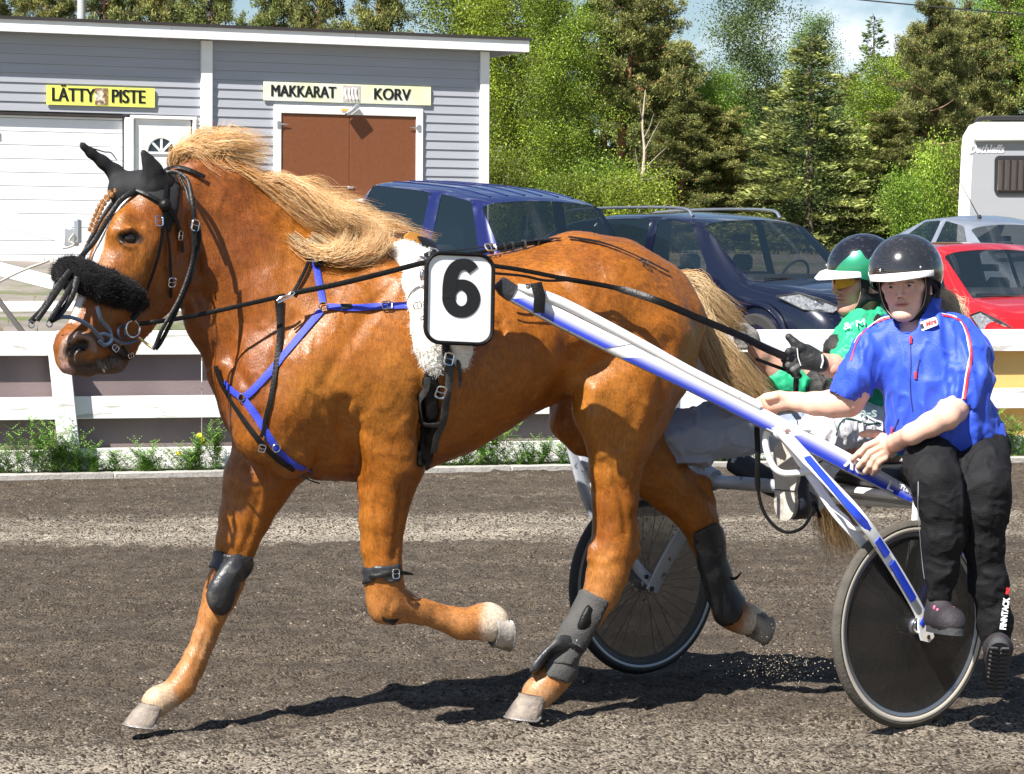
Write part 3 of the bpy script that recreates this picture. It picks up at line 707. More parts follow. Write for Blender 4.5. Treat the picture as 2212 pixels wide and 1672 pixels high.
def spruce(h, r, nb=150, dens=1.0, seed=0, cdark=(.055, .082, .026), ctip=(.32, .33, .09)):
    rg = np.random.default_rng(seed); PP = []; DD = []; LL_ = []; CC = []; br = MB()
    for k in range(nb):
        t = (k+rg.random())/nb; z = h*(.03+.95*t); Lb = r*(1-t)**.85*(.72+.5*rg.random())+.10; a = rg.random()*6.283+k*2.4
        out = np.array((math.cos(a), math.sin(a), 0)); n = int(max(8, Lb*58*dens)); s = rg.random(n)**.7
        droop = -.30*Lb*s**1.3+.22*Lb*s**2.5+(.4*Lb*s if t > .85 else 0)
        ax = np.array((0, 0, z))+out*(Lb*s)[:, None]; ax[:, 2] += droop
        side = np.cross(out, (0, 0, 1)); sw = (rg.random(n)-.5)*2*(.34*Lb*(1-s*.75)+.03); p = ax+side*sw[:, None]; p[:, 2] += rg.normal(size=n)*.035-np.abs(sw)*.18
        d = out*(.75+.3*rg.random(n))[:, None]+side*np.sign(sw)[:, None]*.55+np.array((0, 0, .22))+rg.normal(size=(n, 3))*.28; d /= np.linalg.norm(d, axis=1)[:, None]
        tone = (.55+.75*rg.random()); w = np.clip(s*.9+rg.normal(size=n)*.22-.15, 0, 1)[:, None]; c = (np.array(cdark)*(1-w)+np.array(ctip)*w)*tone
        PP.append(p); DD.append(d); LL_.append(.13+.10*rg.random(n)); CC.append(c)
        if k % 3 == 0: br.tube([np.array((0, 0, z)), np.array((0, 0, z))+out*Lb*.5-np.array((0, 0, .12*Lb)), np.array((0, 0, z))+out*Lb*.85-np.array((0, 0, .12*Lb))], [.016, .010, .003], 4)
    P0 = np.concatenate(PP); D = np.concatenate(DD); Wv = np.cross(D, rdir(len(P0))); Wv /= np.linalg.norm(Wv, axis=1)[:, None]
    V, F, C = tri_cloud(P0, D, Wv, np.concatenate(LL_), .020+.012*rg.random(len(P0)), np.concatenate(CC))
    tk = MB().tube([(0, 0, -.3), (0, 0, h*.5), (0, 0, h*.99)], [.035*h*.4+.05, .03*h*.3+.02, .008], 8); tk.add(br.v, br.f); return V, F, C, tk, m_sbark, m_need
def pine(h, r, seed=0, bare=.42, nb=64, clump=56, c0=(.085, .105, .030), c1=(.35, .33, .10)):
    rg = np.random.default_rng(seed); tk = MB(); lean = rg.normal(size=2)*.02*h; PP = []; DD = []; CC = []; LN = []
    tp = lambda z: np.array((lean[0]*(z/h)**2+.05*math.sin(z*.9+seed), lean[1]*(z/h)**2+.05*math.cos(z*1.1+seed), z))
    tk.tube([tp(z) for z in np.linspace(-.3, h*.97, 10)], np.linspace(.020*h+.04, .015, 10), 8)
    for k in range(nb):
        t = bare+(1-bare)*(k+rg.random())/nb; z = h*t; q = (t-bare)/(1-bare); Lb = r*(.45+.75*rg.random())*(1-.72*q**1.8); a = rg.random()*6.283; up = .15+.5*q
        out = np.array((math.cos(a), math.sin(a), 0)); b0 = tp(z); pts = [b0, b0+out*Lb*.45+np.array((0, 0, Lb*up*.25)), b0+out*Lb+np.array((0, 0, Lb*up*.6+.1*rg.normal()))]; tk.tube(bez(*pts, 5), np.linspace(.012+.012*Lb, .004, 5), 4)
        nc = int(4+7*Lb)
        for j in range(nc):
            s = .35+.65*rg.random(); c = bez(*pts, 11)[int(s*10)]+rg.normal(size=3)*np.array((.17, .17, .09))*(.4+Lb*.4); n = clump
            d = rg.normal(size=(n, 3))+np.array((0, 0, .7))+out*.6; d /= np.linalg.norm(d, axis=1)[:, None]; tone = .55+.8*rg.random()
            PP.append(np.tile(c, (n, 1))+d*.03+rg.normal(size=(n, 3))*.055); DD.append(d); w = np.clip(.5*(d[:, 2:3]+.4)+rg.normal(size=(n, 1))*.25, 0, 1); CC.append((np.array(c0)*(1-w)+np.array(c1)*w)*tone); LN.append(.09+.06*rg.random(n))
    P0 = np.concatenate(PP); D = np.concatenate(DD); Wv = np.cross(D, rdir(len(P0))); Wv /= np.linalg.norm(Wv, axis=1)[:, None]
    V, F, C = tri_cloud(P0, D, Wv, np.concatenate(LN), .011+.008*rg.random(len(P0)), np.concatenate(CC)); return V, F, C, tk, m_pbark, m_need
def birch(h, r, seed=0, bare=.10, nb=70, leaves=300, c0=(.10, .17, .018), c1=(.40, .50, .055), size=.058, bark=None):
    rg = np.random.default_rng(seed); tk = MB(); tw = MB(); PP = []; CC = []; lean = rg.normal(size=2)*.03*h
    tp = lambda z: np.array((lean[0]*(z/h)**1.5+.06*math.sin(z*.8+seed), lean[1]*(z/h)**1.5, z))
    tk.tube([tp(z) for z in np.linspace(-.3, h*.97, 10)], np.linspace(.011*h+.03, .010, 10), 8)
    for k in range(nb):
        t = bare+(1-bare)*(k+rg.random())/nb; z = h*t; Lb = r*(.45+.7*rg.random())*math.sin(math.pi*min(1, .22+.78*(1-t)))**.7; a = rg.random()*6.283
        out = np.array((math.cos(a), math.sin(a), 0)); b0 = tp(z); pts = [b0, b0+out*Lb*.5+np.array((0, 0, Lb*.55)), b0+out*Lb+np.array((0, 0, Lb*.35+.1*rg.normal()))]; pl = bez(*pts, 9); tw.tube(pl[::2], np.linspace(.008+.008*Lb, .003, 5), 4)
        tone = .6+.7*rg.random(); ncl = 4+int(5*Lb)
        for j in range(ncl):
            c = pl[int((.25+.75*rg.random())*8)]+rg.normal(size=3)*.18*(.4+Lb*.4); n = int(leaves/ncl*(.5+Lb/r*.8)); tn = tone*(.75+.5*rg.random())
            p = c+rg.normal(size=(n, 3))*np.array((.15, .15, .17))*(.6+.5*Lb); PP.append(p); w = np.clip(.45+rg.normal(size=(n, 1))*.35, 0, 1); CC.append((np.array(c0)*(1-w)+np.array(c1)*w)*tn)
    P0 = np.concatenate(PP); n = len(P0); D = rdir(n, -.2); Wv = np.cross(D, rdir(n)); Wv /= np.linalg.norm(Wv, axis=1)[:, None]
    V, F, C = tri_cloud(P0, D, Wv, size*(.9+.7*rg.random(n)), size*.42*(.8+.5*rg.random(n)), np.concatenate(CC)); tk.tw = tw; return V, F, C, tk, bark or m_bbark, m_birchl
def make_tree(name, data):
    V, F, C, tk, mb_, ml = data; t = thing(name, None, None); cr = mobj('crown', V, F, ml, t, smooth=False, local=True); setcol(cr, C, 'leaf'); tk.build('trunk', mb_, t, local=True, sharp=80)
    if hasattr(tk, 'tw'): tag(tk.tw.build('twigs', m_sbark, t, local=True), kind='stuff')
    return t
PROT = {
 'spruce': [('spruce_tree', spruce(6.4, 2.35, 210, 1.15, 1), 6.4, 2.35)],
 'spruce2': [('spruce_tree', spruce(8.0, 1.6, 190, 1.0, 2, (.055, .10, .024), (.20, .30, .07)), 8.0, 1.6)],
 'pine': [('pine_tree', pine(9, 2.1, s, .46, 84, 62), 9, 2.1) for s in (3, 4)],
 'pinefull': [('pine_tree', pine(8, 2.0, s, .06, 120, 58, (.075, .098, .028), (.32, .31, .085)), 8, 2.0) for s in (8, 9)],
 'birch': [('birch_tree', birch(9, 2.1, s, .04, 110, 440), 9, 2.1) for s in (5, 6)],
 'aspen': [('birch_tree', birch(9.5, 1.7, 7, .15, 90, 400, (.09, .14, .05), (.26, .34, .13)), 9.5, 1.7)],
 'bush': [('leafy_bush', birch(1.9, 1.25, 15, .02, 34, 330, (.09, .155, .018), (.36, .46, .055), .05, m_sbark), 1.9, 1.25)],
}
used_ = {}
def plant(kind, x, Y, ytop, label, group, wpx=None, rot=None, var=0):
    pr_ = PROT[kind][var % len(PROT[kind])]; key = (kind, var % len(PROT[kind])); g = P(x, 560, Y); X = g[0]; zg = float(terr(X, Y)); ht = CAMH+(560+(x-CX)*.006-ytop)*Y/FP-zg; s = ht/pr_[2]
    if key not in used_: used_[key] = make_tree(pr_[0], pr_[1]); t = used_[key]
    else: t = copy_tree(used_[key])
    t.location = (X, Y, zg-.05); sx = (wpx*Y/FP)/pr_[3] if wpx else s; t.scale = (sx, sx, s); t.rotation_euler = (0, 0, random.random()*6.28 if rot is None else rot); tag(t, label, {'spruce_tree': 'spruce', 'pine_tree': 'pine', 'birch_tree': 'birch', 'leafy_bush': 'bush'}[pr_[0]], group)
    return t
# named by what can be pointed to
G1 = 'trees of the wood behind the building and cars'
plant('spruce', 1748, 60, 66, 'broad dense spruce standing in front of the wood right of centre', G1, 205)
plant('spruce2', 1882, 70, 28, 'slender green spruce whose pointed top stands against the cloud', G1, 100)
plant('pine', 1337, 62, -90, 'tall pine with orange trunk and open crown left of the sky gap', G1, 150, 1.1, 0)
plant('pine', 2006, 61, 8, 'pine with bare orange trunk just right of the birch beside the spruce', G1, 120, 2.2, 1)
plant('pine', 1440, 70, 90, 'bushy pine whose crown leans towards the sky gap', G1, 140, .4, 1)
plant('aspen', 1605, 66, -25, 'airy pale birch with sparse leaves in front of the sky', G1, 110, .3)
plant('aspen', 1752, 72, 62, 'thin birch rising just behind the broad spruce', G1, 90, 2.0)
plant('birch', 1900, 63, 150, 'light green birch between the broad spruce and the orange pine trunk', G1, 105, 1.0, 0)
plant('birch', 1120, 62, -60, 'bright green birch right of the building roof tip', G1, 150, 0, 0)
plant('birch', 1235, 60, 20, 'bright leafy birch left of the orange trunked pine', G1, 120, 2, 1)
plant('birch', 960, 68, -80, 'pale green birch rising over the right part of the roof', G1, 150, 3, 0)
plant('birch', 1530, 64, 180, 'low rounded birch between the dead snag and the broad spruce', G1, 90, 4, 1)
k = 0
for (x, Y, yt, kd, v, lb) in ((-40, 66, -120, 'pinefull', 0, 'dark pine at the left edge above the garage roof'), (95, 70, -100, 'pine', 1, 'pine crown behind the utility pole'), (225, 66, -130, 'pinefull', 1, 'dark pine just right of the utility pole above the roof'), (350, 71, -90, 'pine', 0, 'pine above the entrance door part of the roof'), (470, 66, -110, 'pinefull', 0, 'pine above the vertical white board of the building'), (590, 70, -80, 'pinefull', 1, 'pine behind the roof above the left end of the long sign'), (700, 67, -120, 'pinefull', 0, 'olive pine above the middle of the brown hatch'), (815, 66, -90, 'pinefull', 1, 'olive pine above the right side of the brown hatch'),
                         (1465, 61, 215, 'pinefull', 0, 'low young pine just right of the dead birch snag'), (1560, 62, 235, 'pinefull', 1, 'low young pine left of the broad spruce'), (1930, 60, 250, 'pinefull', 1, 'young pine right of the foot of the broad spruce'),
                         (1060, 74, -110, 'pinefull', 0, 'pine partly hidden behind the bright birches'), (1180, 74, -100, 'pinefull', 1, 'darker pine between the two bright birches'), (1300, 75, -70, 'pinefull', 0, 'dark pine behind the orange trunked one'), (1400, 76, 60, 'pinefull', 1, 'dark pine behind the dead birch snag'), (1500, 78, 130, 'pinefull', 0, 'distant pine low below the sky gap'), (1600, 76, 200, 'pinefull', 1, 'distant pine left of the broad spruce'), (1690, 78, 190, 'pinefull', 0, 'dark pine filling behind the broad spruce on its left'),
                         (1820, 78, 170, 'pinefull', 1, 'pine filling behind the broad spruce on its right'), (1950, 77, 70, 'pinefull', 0, 'olive pine right of the pointed spruce'), (2050, 74, 20, 'pinefull', 1, 'olive pine just left of the white caravan roof'), (2110, 70, 40, 'pinefull', 0, 'olive pine above the left corner of the caravan'), (2190, 72, -10, 'pinefull', 1, 'olive pine above the caravan window'), (2270, 70, -30, 'birch', 0, 'birch at the right edge above the caravan'), (2150, 80, -30, 'birch', 1, 'birch deep in the wood at upper right'), (2330, 66, 0, 'pinefull', 1, 'pine beyond the right edge of the caravan')):
    plant(kd, x, Y, yt, lb, G1, 125, None, v)
for i, (x, Y, yt, lb) in enumerate(((1090, 56, 395, 'bright bush right of the building corner'), (1170, 57, 380, 'bright bush above the blue car roof'), (1250, 56, 400, 'bush above the windscreen end of the blue car'), (1310, 57, 375, 'bush left of the dead birch foot'), (1375, 55, 395, 'bright bush at the foot of the dead birch'), (1450, 56, 385, 'bright bush above the dark car roof rails'), (1530, 57, 370, 'bush right of the dead birch below the low birch'), (1600, 57, 400, 'bush at the left foot of the broad spruce'), (1880, 58, 420, 'bush at the right foot of the broad spruce'), (1950, 57, 400, 'bush beside the orange trunk base'), (2020, 58, 380, 'bush left of the caravan wall'), (2060, 62, 330, 'bush close behind the caravan edge'))):
    if x in (1450, 1530, 1600, 1880, 2060): continue
    plant('bush', x, Y, yt+random.choice((-25, 10, 35)), lb, 'bushes at the edge of the wood', 60+random.random()*60)
# dead birch snag
db = P(1383, 560, 56.5); zg = float(terr(db[0], 56.5)); t = thing('dead_tree', 'dead white birch snag with bare twigs in front of the wood', 'dead tree', (db[0], 56.5, zg)); tk = MB()
tk.tube(catmull([P(1384, 470, 56.5), P(1386, 400, 56.5), P(1392, 330, 56.5), P(1388, 270, 56.5), P(1394, 195, 56.5)], 5), np.linspace(.05, .010, 21), 8); m_snag = M('bare snag bark', (.46, .38, .31), .85, var=.2, vs=6); tk.build('trunk', m_snag, t)
for (a, b_, c_) in (((1390, 330), (1405, 300), (1425, 262)), ((1388, 370), (1410, 345), (1440, 318)), ((1389, 300), (1402, 285), (1412, 245)), ((1386, 380), (1374, 350), (1372, 320)), ((1390, 262), (1380, 235), (1383, 215)), ((1386, 395), (1415, 380), (1445, 372))):
    MB().tube(bez(P(*a, 56.5), P(*b_, 56.4), P(*c_, 56.3), 6), np.linspace(.014, .003, 6), 5).build('branch', m_snag, t)
# low bare branches of the pines beside the caravan
dbr = thing('dead_branches', 'bare reddish lower branches beside the orange pine trunk', 'branches', P(2010, 400, 60)); 
for (a, c_) in (((2010, 400), (2095, 345)), ((2012, 425), (2090, 395)), ((2010, 310), (2080, 300)), ((2008, 240), (2060, 215)), ((2012, 440), (2110, 420)), ((2008, 330), (1960, 300)), ((2006, 200), (1960, 170))):
    MB().tube(bez(P(*a, 60.6), (P(*a, 60.3)+P(*c_, 60))/2+np.array((0, 0, -.1)), P(*c_, 59.6), 6), np.linspace(.03, .006, 6), 5).build('branch', M('bare branch bark', (.30, .18, .13), .9), dbr)
# forest floor darkness: a dense far thicket closes the gaps low down
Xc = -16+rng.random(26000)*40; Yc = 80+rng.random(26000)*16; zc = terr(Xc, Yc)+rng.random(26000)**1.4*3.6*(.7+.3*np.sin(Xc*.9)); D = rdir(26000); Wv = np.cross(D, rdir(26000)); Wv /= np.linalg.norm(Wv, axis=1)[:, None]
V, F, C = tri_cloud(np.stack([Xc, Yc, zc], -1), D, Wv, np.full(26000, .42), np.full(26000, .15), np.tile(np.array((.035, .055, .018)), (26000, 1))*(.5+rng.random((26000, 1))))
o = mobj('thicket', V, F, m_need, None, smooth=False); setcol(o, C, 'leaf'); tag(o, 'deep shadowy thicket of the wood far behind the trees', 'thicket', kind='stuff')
# utility pole and wire
m_pole = M('weathered pole', (.42, .42, .42), .8, var=.15)
pp_ = P(175, 560, 52); t = thing('utility_pole', 'grey utility pole rising behind the garage roof', 'pole', (pp_[0], 52, 1.8)); MB().tube([(pp_[0], 52, 1.5), (pp_[0]+.02, 52, 9.5)], [.085, .07], 12).build('pole', m_pole, t)
wa = P(1500, -40, 48); wb_ = P(2600, 58, 40); mid_ = (wa+wb_)/2-np.array((0, 0, .12)); tag(MB().tube(bez(wa, mid_, wb_, 24), .013, 5).build('power_line', m_blk), 'thin black power line crossing the sky at upper right', 'cable')
from mathutils.bvhtree import BVHTree
# ================================================================== cars
def paint(name, col, metal=.35, rough=.28, coat=1.0): return M(name, col, rough, metal, var=.04, vs=3, coat=coat, spec=.6)
m_cglass = bpy.data.materials.new('car glass'); m_cglass.use_nodes = True; b = m_cglass.node_tree.nodes['Principled BSDF']; b.inputs['Base Color'].default_value = (.012, .022, .030, 1); b.inputs['Roughness'].default_value = .03; b.inputs['Alpha'].default_value = .62; b.inputs['Specular IOR Level'].default_value = .8
m_seal = M('black rubber seal', (.015, .015, .015), .6); m_plas = M('dark grey plastic', (.05, .05, .055), .5, var=.1); m_seat = M('car seat cloth', (.05, .05, .055), .9); m_lamp = M('headlamp reflector', (.50, .53, .58), .15, .55, var=.6, vs=45, coat=1); m_lens = M('clear lens', (.9, .9, .9), .02, alpha=.35); m_tyrec = M('car tyre', (.03, .03, .03), .9, var=.2); m_alloy = M('alloy wheel', (.45, .45, .47), .3, .9); m_beige = M('light interior', (.30, .30, .30), .8)
def car(name, label, cat, loc, yaw, pitch, roll, body, S, glass, H, extras):
    """S: stations rear to front: (xb, xt, w, z0, zb, wb, wr, zr, crown)"""
    t = thing(name, label, cat, (0, 0, 0), group=None); J = 8; V = []; idx = {}
    for i, (xb, xt, w, z0, zb, wb, wr, zr, cr) in enumerate(S):
        pts = [(xb, w*.90, z0), (xb, w, z0+.14), (xb, w*1.0, z0+.45*(zb-z0)), (xb, w*.985, zb-.10), (xb+.0, wb, zb), (xt, wr, zr-.05), (xt, wr*.84, zr), (xt, 0, zr+cr)]
        if zr-zb < .25: pts[5] = (xt, wr, zr-.005)
        for sgn in (1, -1):
            for j, (x, y, z) in enumerate(pts):
                if j == 7 and sgn == -1: idx[(i, 7, -1)] = idx[(i, 7, 1)]; continue
                idx[(i, j, sgn)] = len(V); V.append((x, y*sgn, z))
    parts = {}; gset = set()
    for i in range(len(S)-1):
        for sgn in (1, -1):
            for j in range(J-1):
                q = (idx[(i, j, sgn)], idx[(i+1, j, sgn)], idx[(i+1, j+1, sgn)], idx[(i, j+1, sgn)]); q = q if sgn < 0 else q[::-1]
                key = 'body'
                for gname, cells in glass.items():
                    if (i, j) in cells: [gset.add(tuple(round(float(x), 4) for x in V[k_])) for k_ in q if abs(V[k_][1]) > .05 and abs(abs(V[k_][1])-abs(S[i][6]*.84)) > .001]
                    if (i, j) in cells: key = gname if gname in ('windscreen', 'rear_window') else gname+('L' if sgn > 0 else 'R')
                parts.setdefault(key, []).append(q)
    n = len(S)-1
    for e, rev in ((0, False), (n, True)):     # end caps
        for j in range(J-1):
            q = (idx[(e, j, 1)], idx[(e, j+1, 1)], idx[(e, j+1, -1)], idx[(e, j, -1)]) if j < 6 else (idx[(e, j, 1)], idx[(e, 7, 1)], idx[(e, j, -1)])
            parts['body'].append(q[::-1] if rev else q)
    def sub(name_, faces, mat, lvl=3, inset=0, par=t):
        bm = bmesh.new(); vs_ = [bm.verts.new(v) for v in V]
        for q in faces:
            try: bm.faces.new([vs_[k] for k in q])
            except Exception: pass
        bmesh.ops.delete(bm, geom=[v for v in bm.verts if not v.link_faces], context='VERTS')
        cl_ = bm.verts.layers.float.new('crease_vert')
        for v in bm.verts:
            if tuple(round(x, 4) for x in v.co) in gset: v[cl_] = .72
        me = bpy.data.meshes.new(name_); bm.to_mesh(me); bm.free(); o = bpy.data.objects.new(name_, me); COL.objects.link(o); md = o.modifiers.new('s', 'SUBSURF'); md.levels = lvl; md.render_levels = lvl
        dg = bpy.context.evaluated_depsgraph_get(); me2 = bpy.data.meshes.new_from_object(o.evaluated_get(dg)); o.modifiers.clear(); o.data = me2; bpy.data.meshes.remove(me)
        bm = bmesh.new(); bm.from_mesh(me2); bmesh.ops.recalc_face_normals(bm, faces=bm.faces)
        if inset:
            cen = sum((f.calc_center_median() for f in bm.faces), Vector())/len(bm.faces)
            nn_ = sum((f.normal for f in bm.faces), Vector())
            if nn_.dot(cen-Vector((0, 0, H*.5))) < 0: bmesh.ops.reverse_faces(bm, faces=bm.faces)
            r_ = bmesh.ops.inset_region(bm, faces=bm.faces[:], thickness=inset, depth=-.004)
            for f in r_['faces']: f.material_index = 1
        bm.to_mesh(me2); bm.free(); me2.polygons.foreach_set('use_smooth', [True]*len(me2.polygons)); me2.materials.clear(); me2.materials.append(mat)
        if inset: me2.materials.append(m_seal)
        o.parent = par; return o
    bd = sub('body', parts.pop('body'), body)
    for k_, fs in parts.items(): sub('windscreen' if k_ == 'windscreen' else ('rear_window' if k_ == 'rear_window' else 'side_window'), fs, m_cglass, 3, .028)
    # cabin: dash, seats, wheel
    c = MB()
    zs = S[0][3]
    sx = extras.get('seatx', .15)
    for yy in (-.36, .36):
        for xx in (sx, sx-.85):
            kh = (H-zs)/1.56*(1 if xx == sx else .86); s_ = MB(); s_.box((xx-.1, yy, zs+.60*kh), (.16, .46, .60*kh), ((1, 0, -.25), (0, 1, 0), (.25, 0, 1)), .06).box((xx+.13, yy, zs+.28), (.5, .46, .14), None, .05).box((xx-.20, yy, zs+1.0*kh), (.10, .26, .17), None, .04); s_.build('seat', m_seat, t, local=True)
    MB().box((extras['dash']-.12, 0, S[0][3]+.62), (.35, 1.25, .22), None, .06).build('dashboard', m_plas, t, local=True)
    MB().tube(ring_pts((extras['dash']-.36, .36 if extras.get('lhd', True) else -.36, zs+.70), .18, nrm((1, 0, -.45)), 24), .014, 6, closed=True, cap=False).build('steering_wheel', m_seat, t, local=True)
    MB().box((extras['wtop']-.10, 0, extras['ztop']-.13), (.03, .24, .07), None, .01).build('rear_view_mirror', m_plas, t, local=True)
    for sgn in (1, -1):      # door mirrors
        mx, mz = extras['mirror']; W2_ = extras['mw']; mo = MB(); mo.box((mx, sgn*(W2_+.13), mz), (.13, .21, .15), None, .045).box((mx+.02, sgn*(W2_+.02), mz-.04), (.06, .12, .04), None, .01); mo.build('door_mirror', extras.get('mmat', m_plas), t, local=True)
    for (wx) in extras['wheels']:
        for sgn in (1, -1):
            wy = S[3][2]*.96; wr_ = extras.get('wr', .35)
            w = MB().lathe([(wr_-.10, -.10), (wr_-.02, -.11), (wr_, -.06), (wr_, .06), (wr_-.02, .11), (wr_-.10, .10)], (wx, sgn*(wy-.09), wr_), (0, 1, 0), 40).build('wheel', m_tyrec, t, local=True)
            MB().lathe([(0, .06), (.05, .07), (.12, .055), (wr_-.11, .075), (wr_-.09, .10)] if sgn > 0 else [(0, -.06), (.05, -.07), (.12, -.055), (wr_-.11, -.075), (wr_-.09, -.10)], (wx, sgn*(wy-.09), wr_), (0, 1, 0), 30).build('rim', m_alloy, w, local=True)
            ar = [(wx+(wr_+.07)*math.cos(a), sgn*(wy+.045), wr_+.02+(wr_+.07)*math.sin(a)) for a in np.linspace(-.15, math.pi+.15, 24)]
            MB().tube(ar, .035, 8, True, .6, (0, 1, 0)).build('wheel_arch', extras.get('amat', body), t, local=True)
            MB().lathe([(0, sgn*.0), (wr_+.055, sgn*.0)], (wx, sgn*(wy+.020), wr_+.02), (0, 1, 0), 30).build('wheel_well', m_dark, t, local=True)
            w.location = (0, sgn*.05, 0)
    if 'wiper' in extras:
        for y in (-.1, -.62 if False else .45): cx_, cz_ = extras['wiper']; MB().tube([(cx_, y, cz_), (cx_-.04, y-.25, cz_+.02), (cx_-.06, y-.5, cz_+.015)], .010, 5).build('wiper', m_seal, t, local=True)
    if 'rails' in extras:
        x0_, x1_, yy, zz_ = extras['rails']
        for sgn in (1, -1): MB().tube(catmull([(x0_, sgn*yy, zz_-.06), (x0_+.10, sgn*yy, zz_+.02), ((x0_+x1_)/2, sgn*yy, zz_+.035), (x1_-.16, sgn*yy, zz_+.01), (x1_, sgn*yy, zz_-.07)], 6), .020, 8, True, .7, (0, 0, 1)).build('roof_rail', M('silver rail', (.6, .62, .64), .3, .9), t, local=True)
    for d_ in extras.get('seams', []):
        for sgn in (1, -1): MB().tube([(x, sgn*(y+.004), z) for x, y, z in d_], .006, 5).build('door_seam', m_seal, t, local=True)
    return t
def lamp(t, pts, depth, sgn, name='headlight', mat=None, proj=True):
    """clear headlamp: reflector bowl shapes behind a lens, pts outline on the body surface in car space"""
    c = np.mean(pts, 0); out = [np.array((p[0], p[1]*sgn, p[2])) for p in pts]; c = np.array((c[0], c[1]*sgn, c[2]))
    n_ = nrm(np.cross(out[1]-out[0], out[-1]-out[0])); n_ = n_ if n_[0] > 0 else -n_
    h = MB().prism([p-n_*.004 for p in out], n_*.012).build(name, mat or m_lamp, t, local=True, sharp=30)
    if proj:
        for f in (.3, .68):
            q = out[0]*(1-f)+out[len(out)//2]*f; q = q*.5+c*.5; MB().ball(q+n_*.006, .05, 14, None, (1, 1, 1)).build('projector', M('projector lens', (.25, .27, .3), .05, .5, coat=1), h, local=True)
        MB().tube([p+n_*.010 for p in out+[out[0]]], .007, 5).build('bezel', m_seal, h, local=True)
    return h
def put(t, x, y, Y, loc, yaw, pitch=6.5, roll=0):
    """stand a car so that the point loc of it (front corner of the roof) bears on (x, y)"""
    p = P(x, y, Y); t.rotation_euler = (R(roll), R(pitch), R(yaw)); t.location = Vector(p)-t.rotation_euler.to_matrix() @ Vector(loc); return t
m_pb = paint('dark blue car paint', (.010, .014, .105)); m_pk = paint('midnight car paint', (.004, .006, .020), .3); m_pr = paint('red car paint', (.50, .010, .012), .2); m_psl = paint('silver car paint', (.42, .46, .52), .6)
#        xb     xt     w    z0   zb    wb   wr    zr   crown
suv3 = [(-2.10, -2.02, .80, .35, .95, .78, .62, 1.10, .03), (-2.18, -2.12, .88, .32, 1.10, .84, .66, 1.50, .02), (-2.12, -1.96, .90, .30, 1.14, .86, .69, 1.80, .03), (-1.98, -1.80, .91, .30, 1.15, .87, .70, 1.84, .03), (-.62, -.66, .92, .30, 1.13, .88, .72, 1.87, .035), (-.40, -.46, .92, .30, 1.12, .88, .72, 1.87, .035), (.62, .10, .92, .30, 1.08, .88, .72, 1.84, .035), (.80, .26, .92, .30, 1.08, .87, .71, 1.80, .035), (.92, .90, .92, .32, 1.06, .86, .74, 1.13, .03), (1.05, 1.02, .92, .32, 1.04, .86, .72, 1.10, .03), (1.80, 1.75, .91, .32, .99, .84, .66, 1.05, .03), (2.08, 2.02, .88, .34, .85, .80, .60, .97, .02), (2.18, 2.12, .80, .38, .70, .72, .55, .82, .01)]
gl_suv3 = {'windscreen': [(7, 5), (7, 6)], 'q': [(3, 4)], 'd': [(5, 4)], 'rear_window': []}
cblue = car('parked_car', 'dark blue three door off-roader with ribbed roof parked behind the number plate', 'car', (0, 0, 0), 0, 0, 0, m_pb, suv3, gl_suv3, 1.87, dict(seatx=.15, dash=.80, wtop=.2, ztop=1.76, mirror=(.56, 1.24), mw=.90, wheels=(-1.3, 1.35), wr=.37, wiper=(.93, 1.13), seams=[[(.66, .905, .5), (.70, .915, .8), (.66, .89, 1.10)], [(-.48, .92, .5), (-.50, .925, .9), (-.50, .89, 1.12)]]))
bo_ = [o for o in cblue.children if o.name.startswith('body')][0]; bb_ = BVHTree.FromPolygons([tuple(v.co) for v in bo_.data.vertices], [tuple(p.vertices) for p in bo_.data.polygons])
for yy in (-.48, -.28, -.08, .12, .32, .5):
    q_ = [bb_.ray_cast(Vector((x, yy, 3)), Vector((0, 0, -1)))[0] for x in np.linspace(-1.75, .05, 10)]; q_ = [np.array(q) for q in q_ if q is not None]
    if len(q_) > 3: MB().tube(q_, .016, 6, True, .5, (0, 0, 1)).build('roof_rib', m_pb, cblue, local=True)
MB().tube([(.16, -.10, 1.70), (.16, -.10, 1.45)], .012, 6).ball((.16, -.10, 1.5), .035, 8).ball((.16, -.10, 1.42), .028, 8).build('mirror_charm', m_lens, cblue, local=True)
put(cblue, 1043, 437, 26.3, (.26, -.70, 1.80), -56, 6)
suv5 = [(-2.25, -2.15, .82, .38, .95, .80, .62, 1.08, .03), (-2.33, -2.20, .90, .34, 1.08, .86, .66, 1.38, .02), (-2.25, -1.95, .93, .32, 1.14, .88, .68, 1.62, .03), (-1.80, -1.55, .94, .30, 1.13, .89, .70, 1.68, .03), (-1.20, -1.12, .945, .30, 1.10, .90, .71, 1.71, .035), (-1.12, -1.02, .945, .30, 1.09, .90, .71, 1.715, .035), (-.28, -.30, .945, .30, 1.06, .90, .71, 1.71, .035), (-.16, -.18, .945, .30, 1.055, .90, .71, 1.705, .035), (.80, .28, .945, .30, 1.01, .90, .70, 1.66, .035), (.98, .46, .945, .30, 1.01, .89, .69, 1.62, .035), (1.28, 1.16, .94, .30, 1.0, .88, .76, 1.05, .035), (1.42, 1.38, .94, .30, .97, .88, .74, 1.03, .04), (1.98, 1.92, .93, .30, .88, .86, .66, .96, .04), (2.26, 2.20, .86, .30, .74, .78, .56, .86, .03), (2.35, 2.30, .72, .32, .62, .64, .45, .74, .01)]
gl_suv5 = {'windscreen': [(9, 5), (9, 6)], 'q': [(3, 4)], 'r': [(5, 4)], 'f': [(7, 4)]}
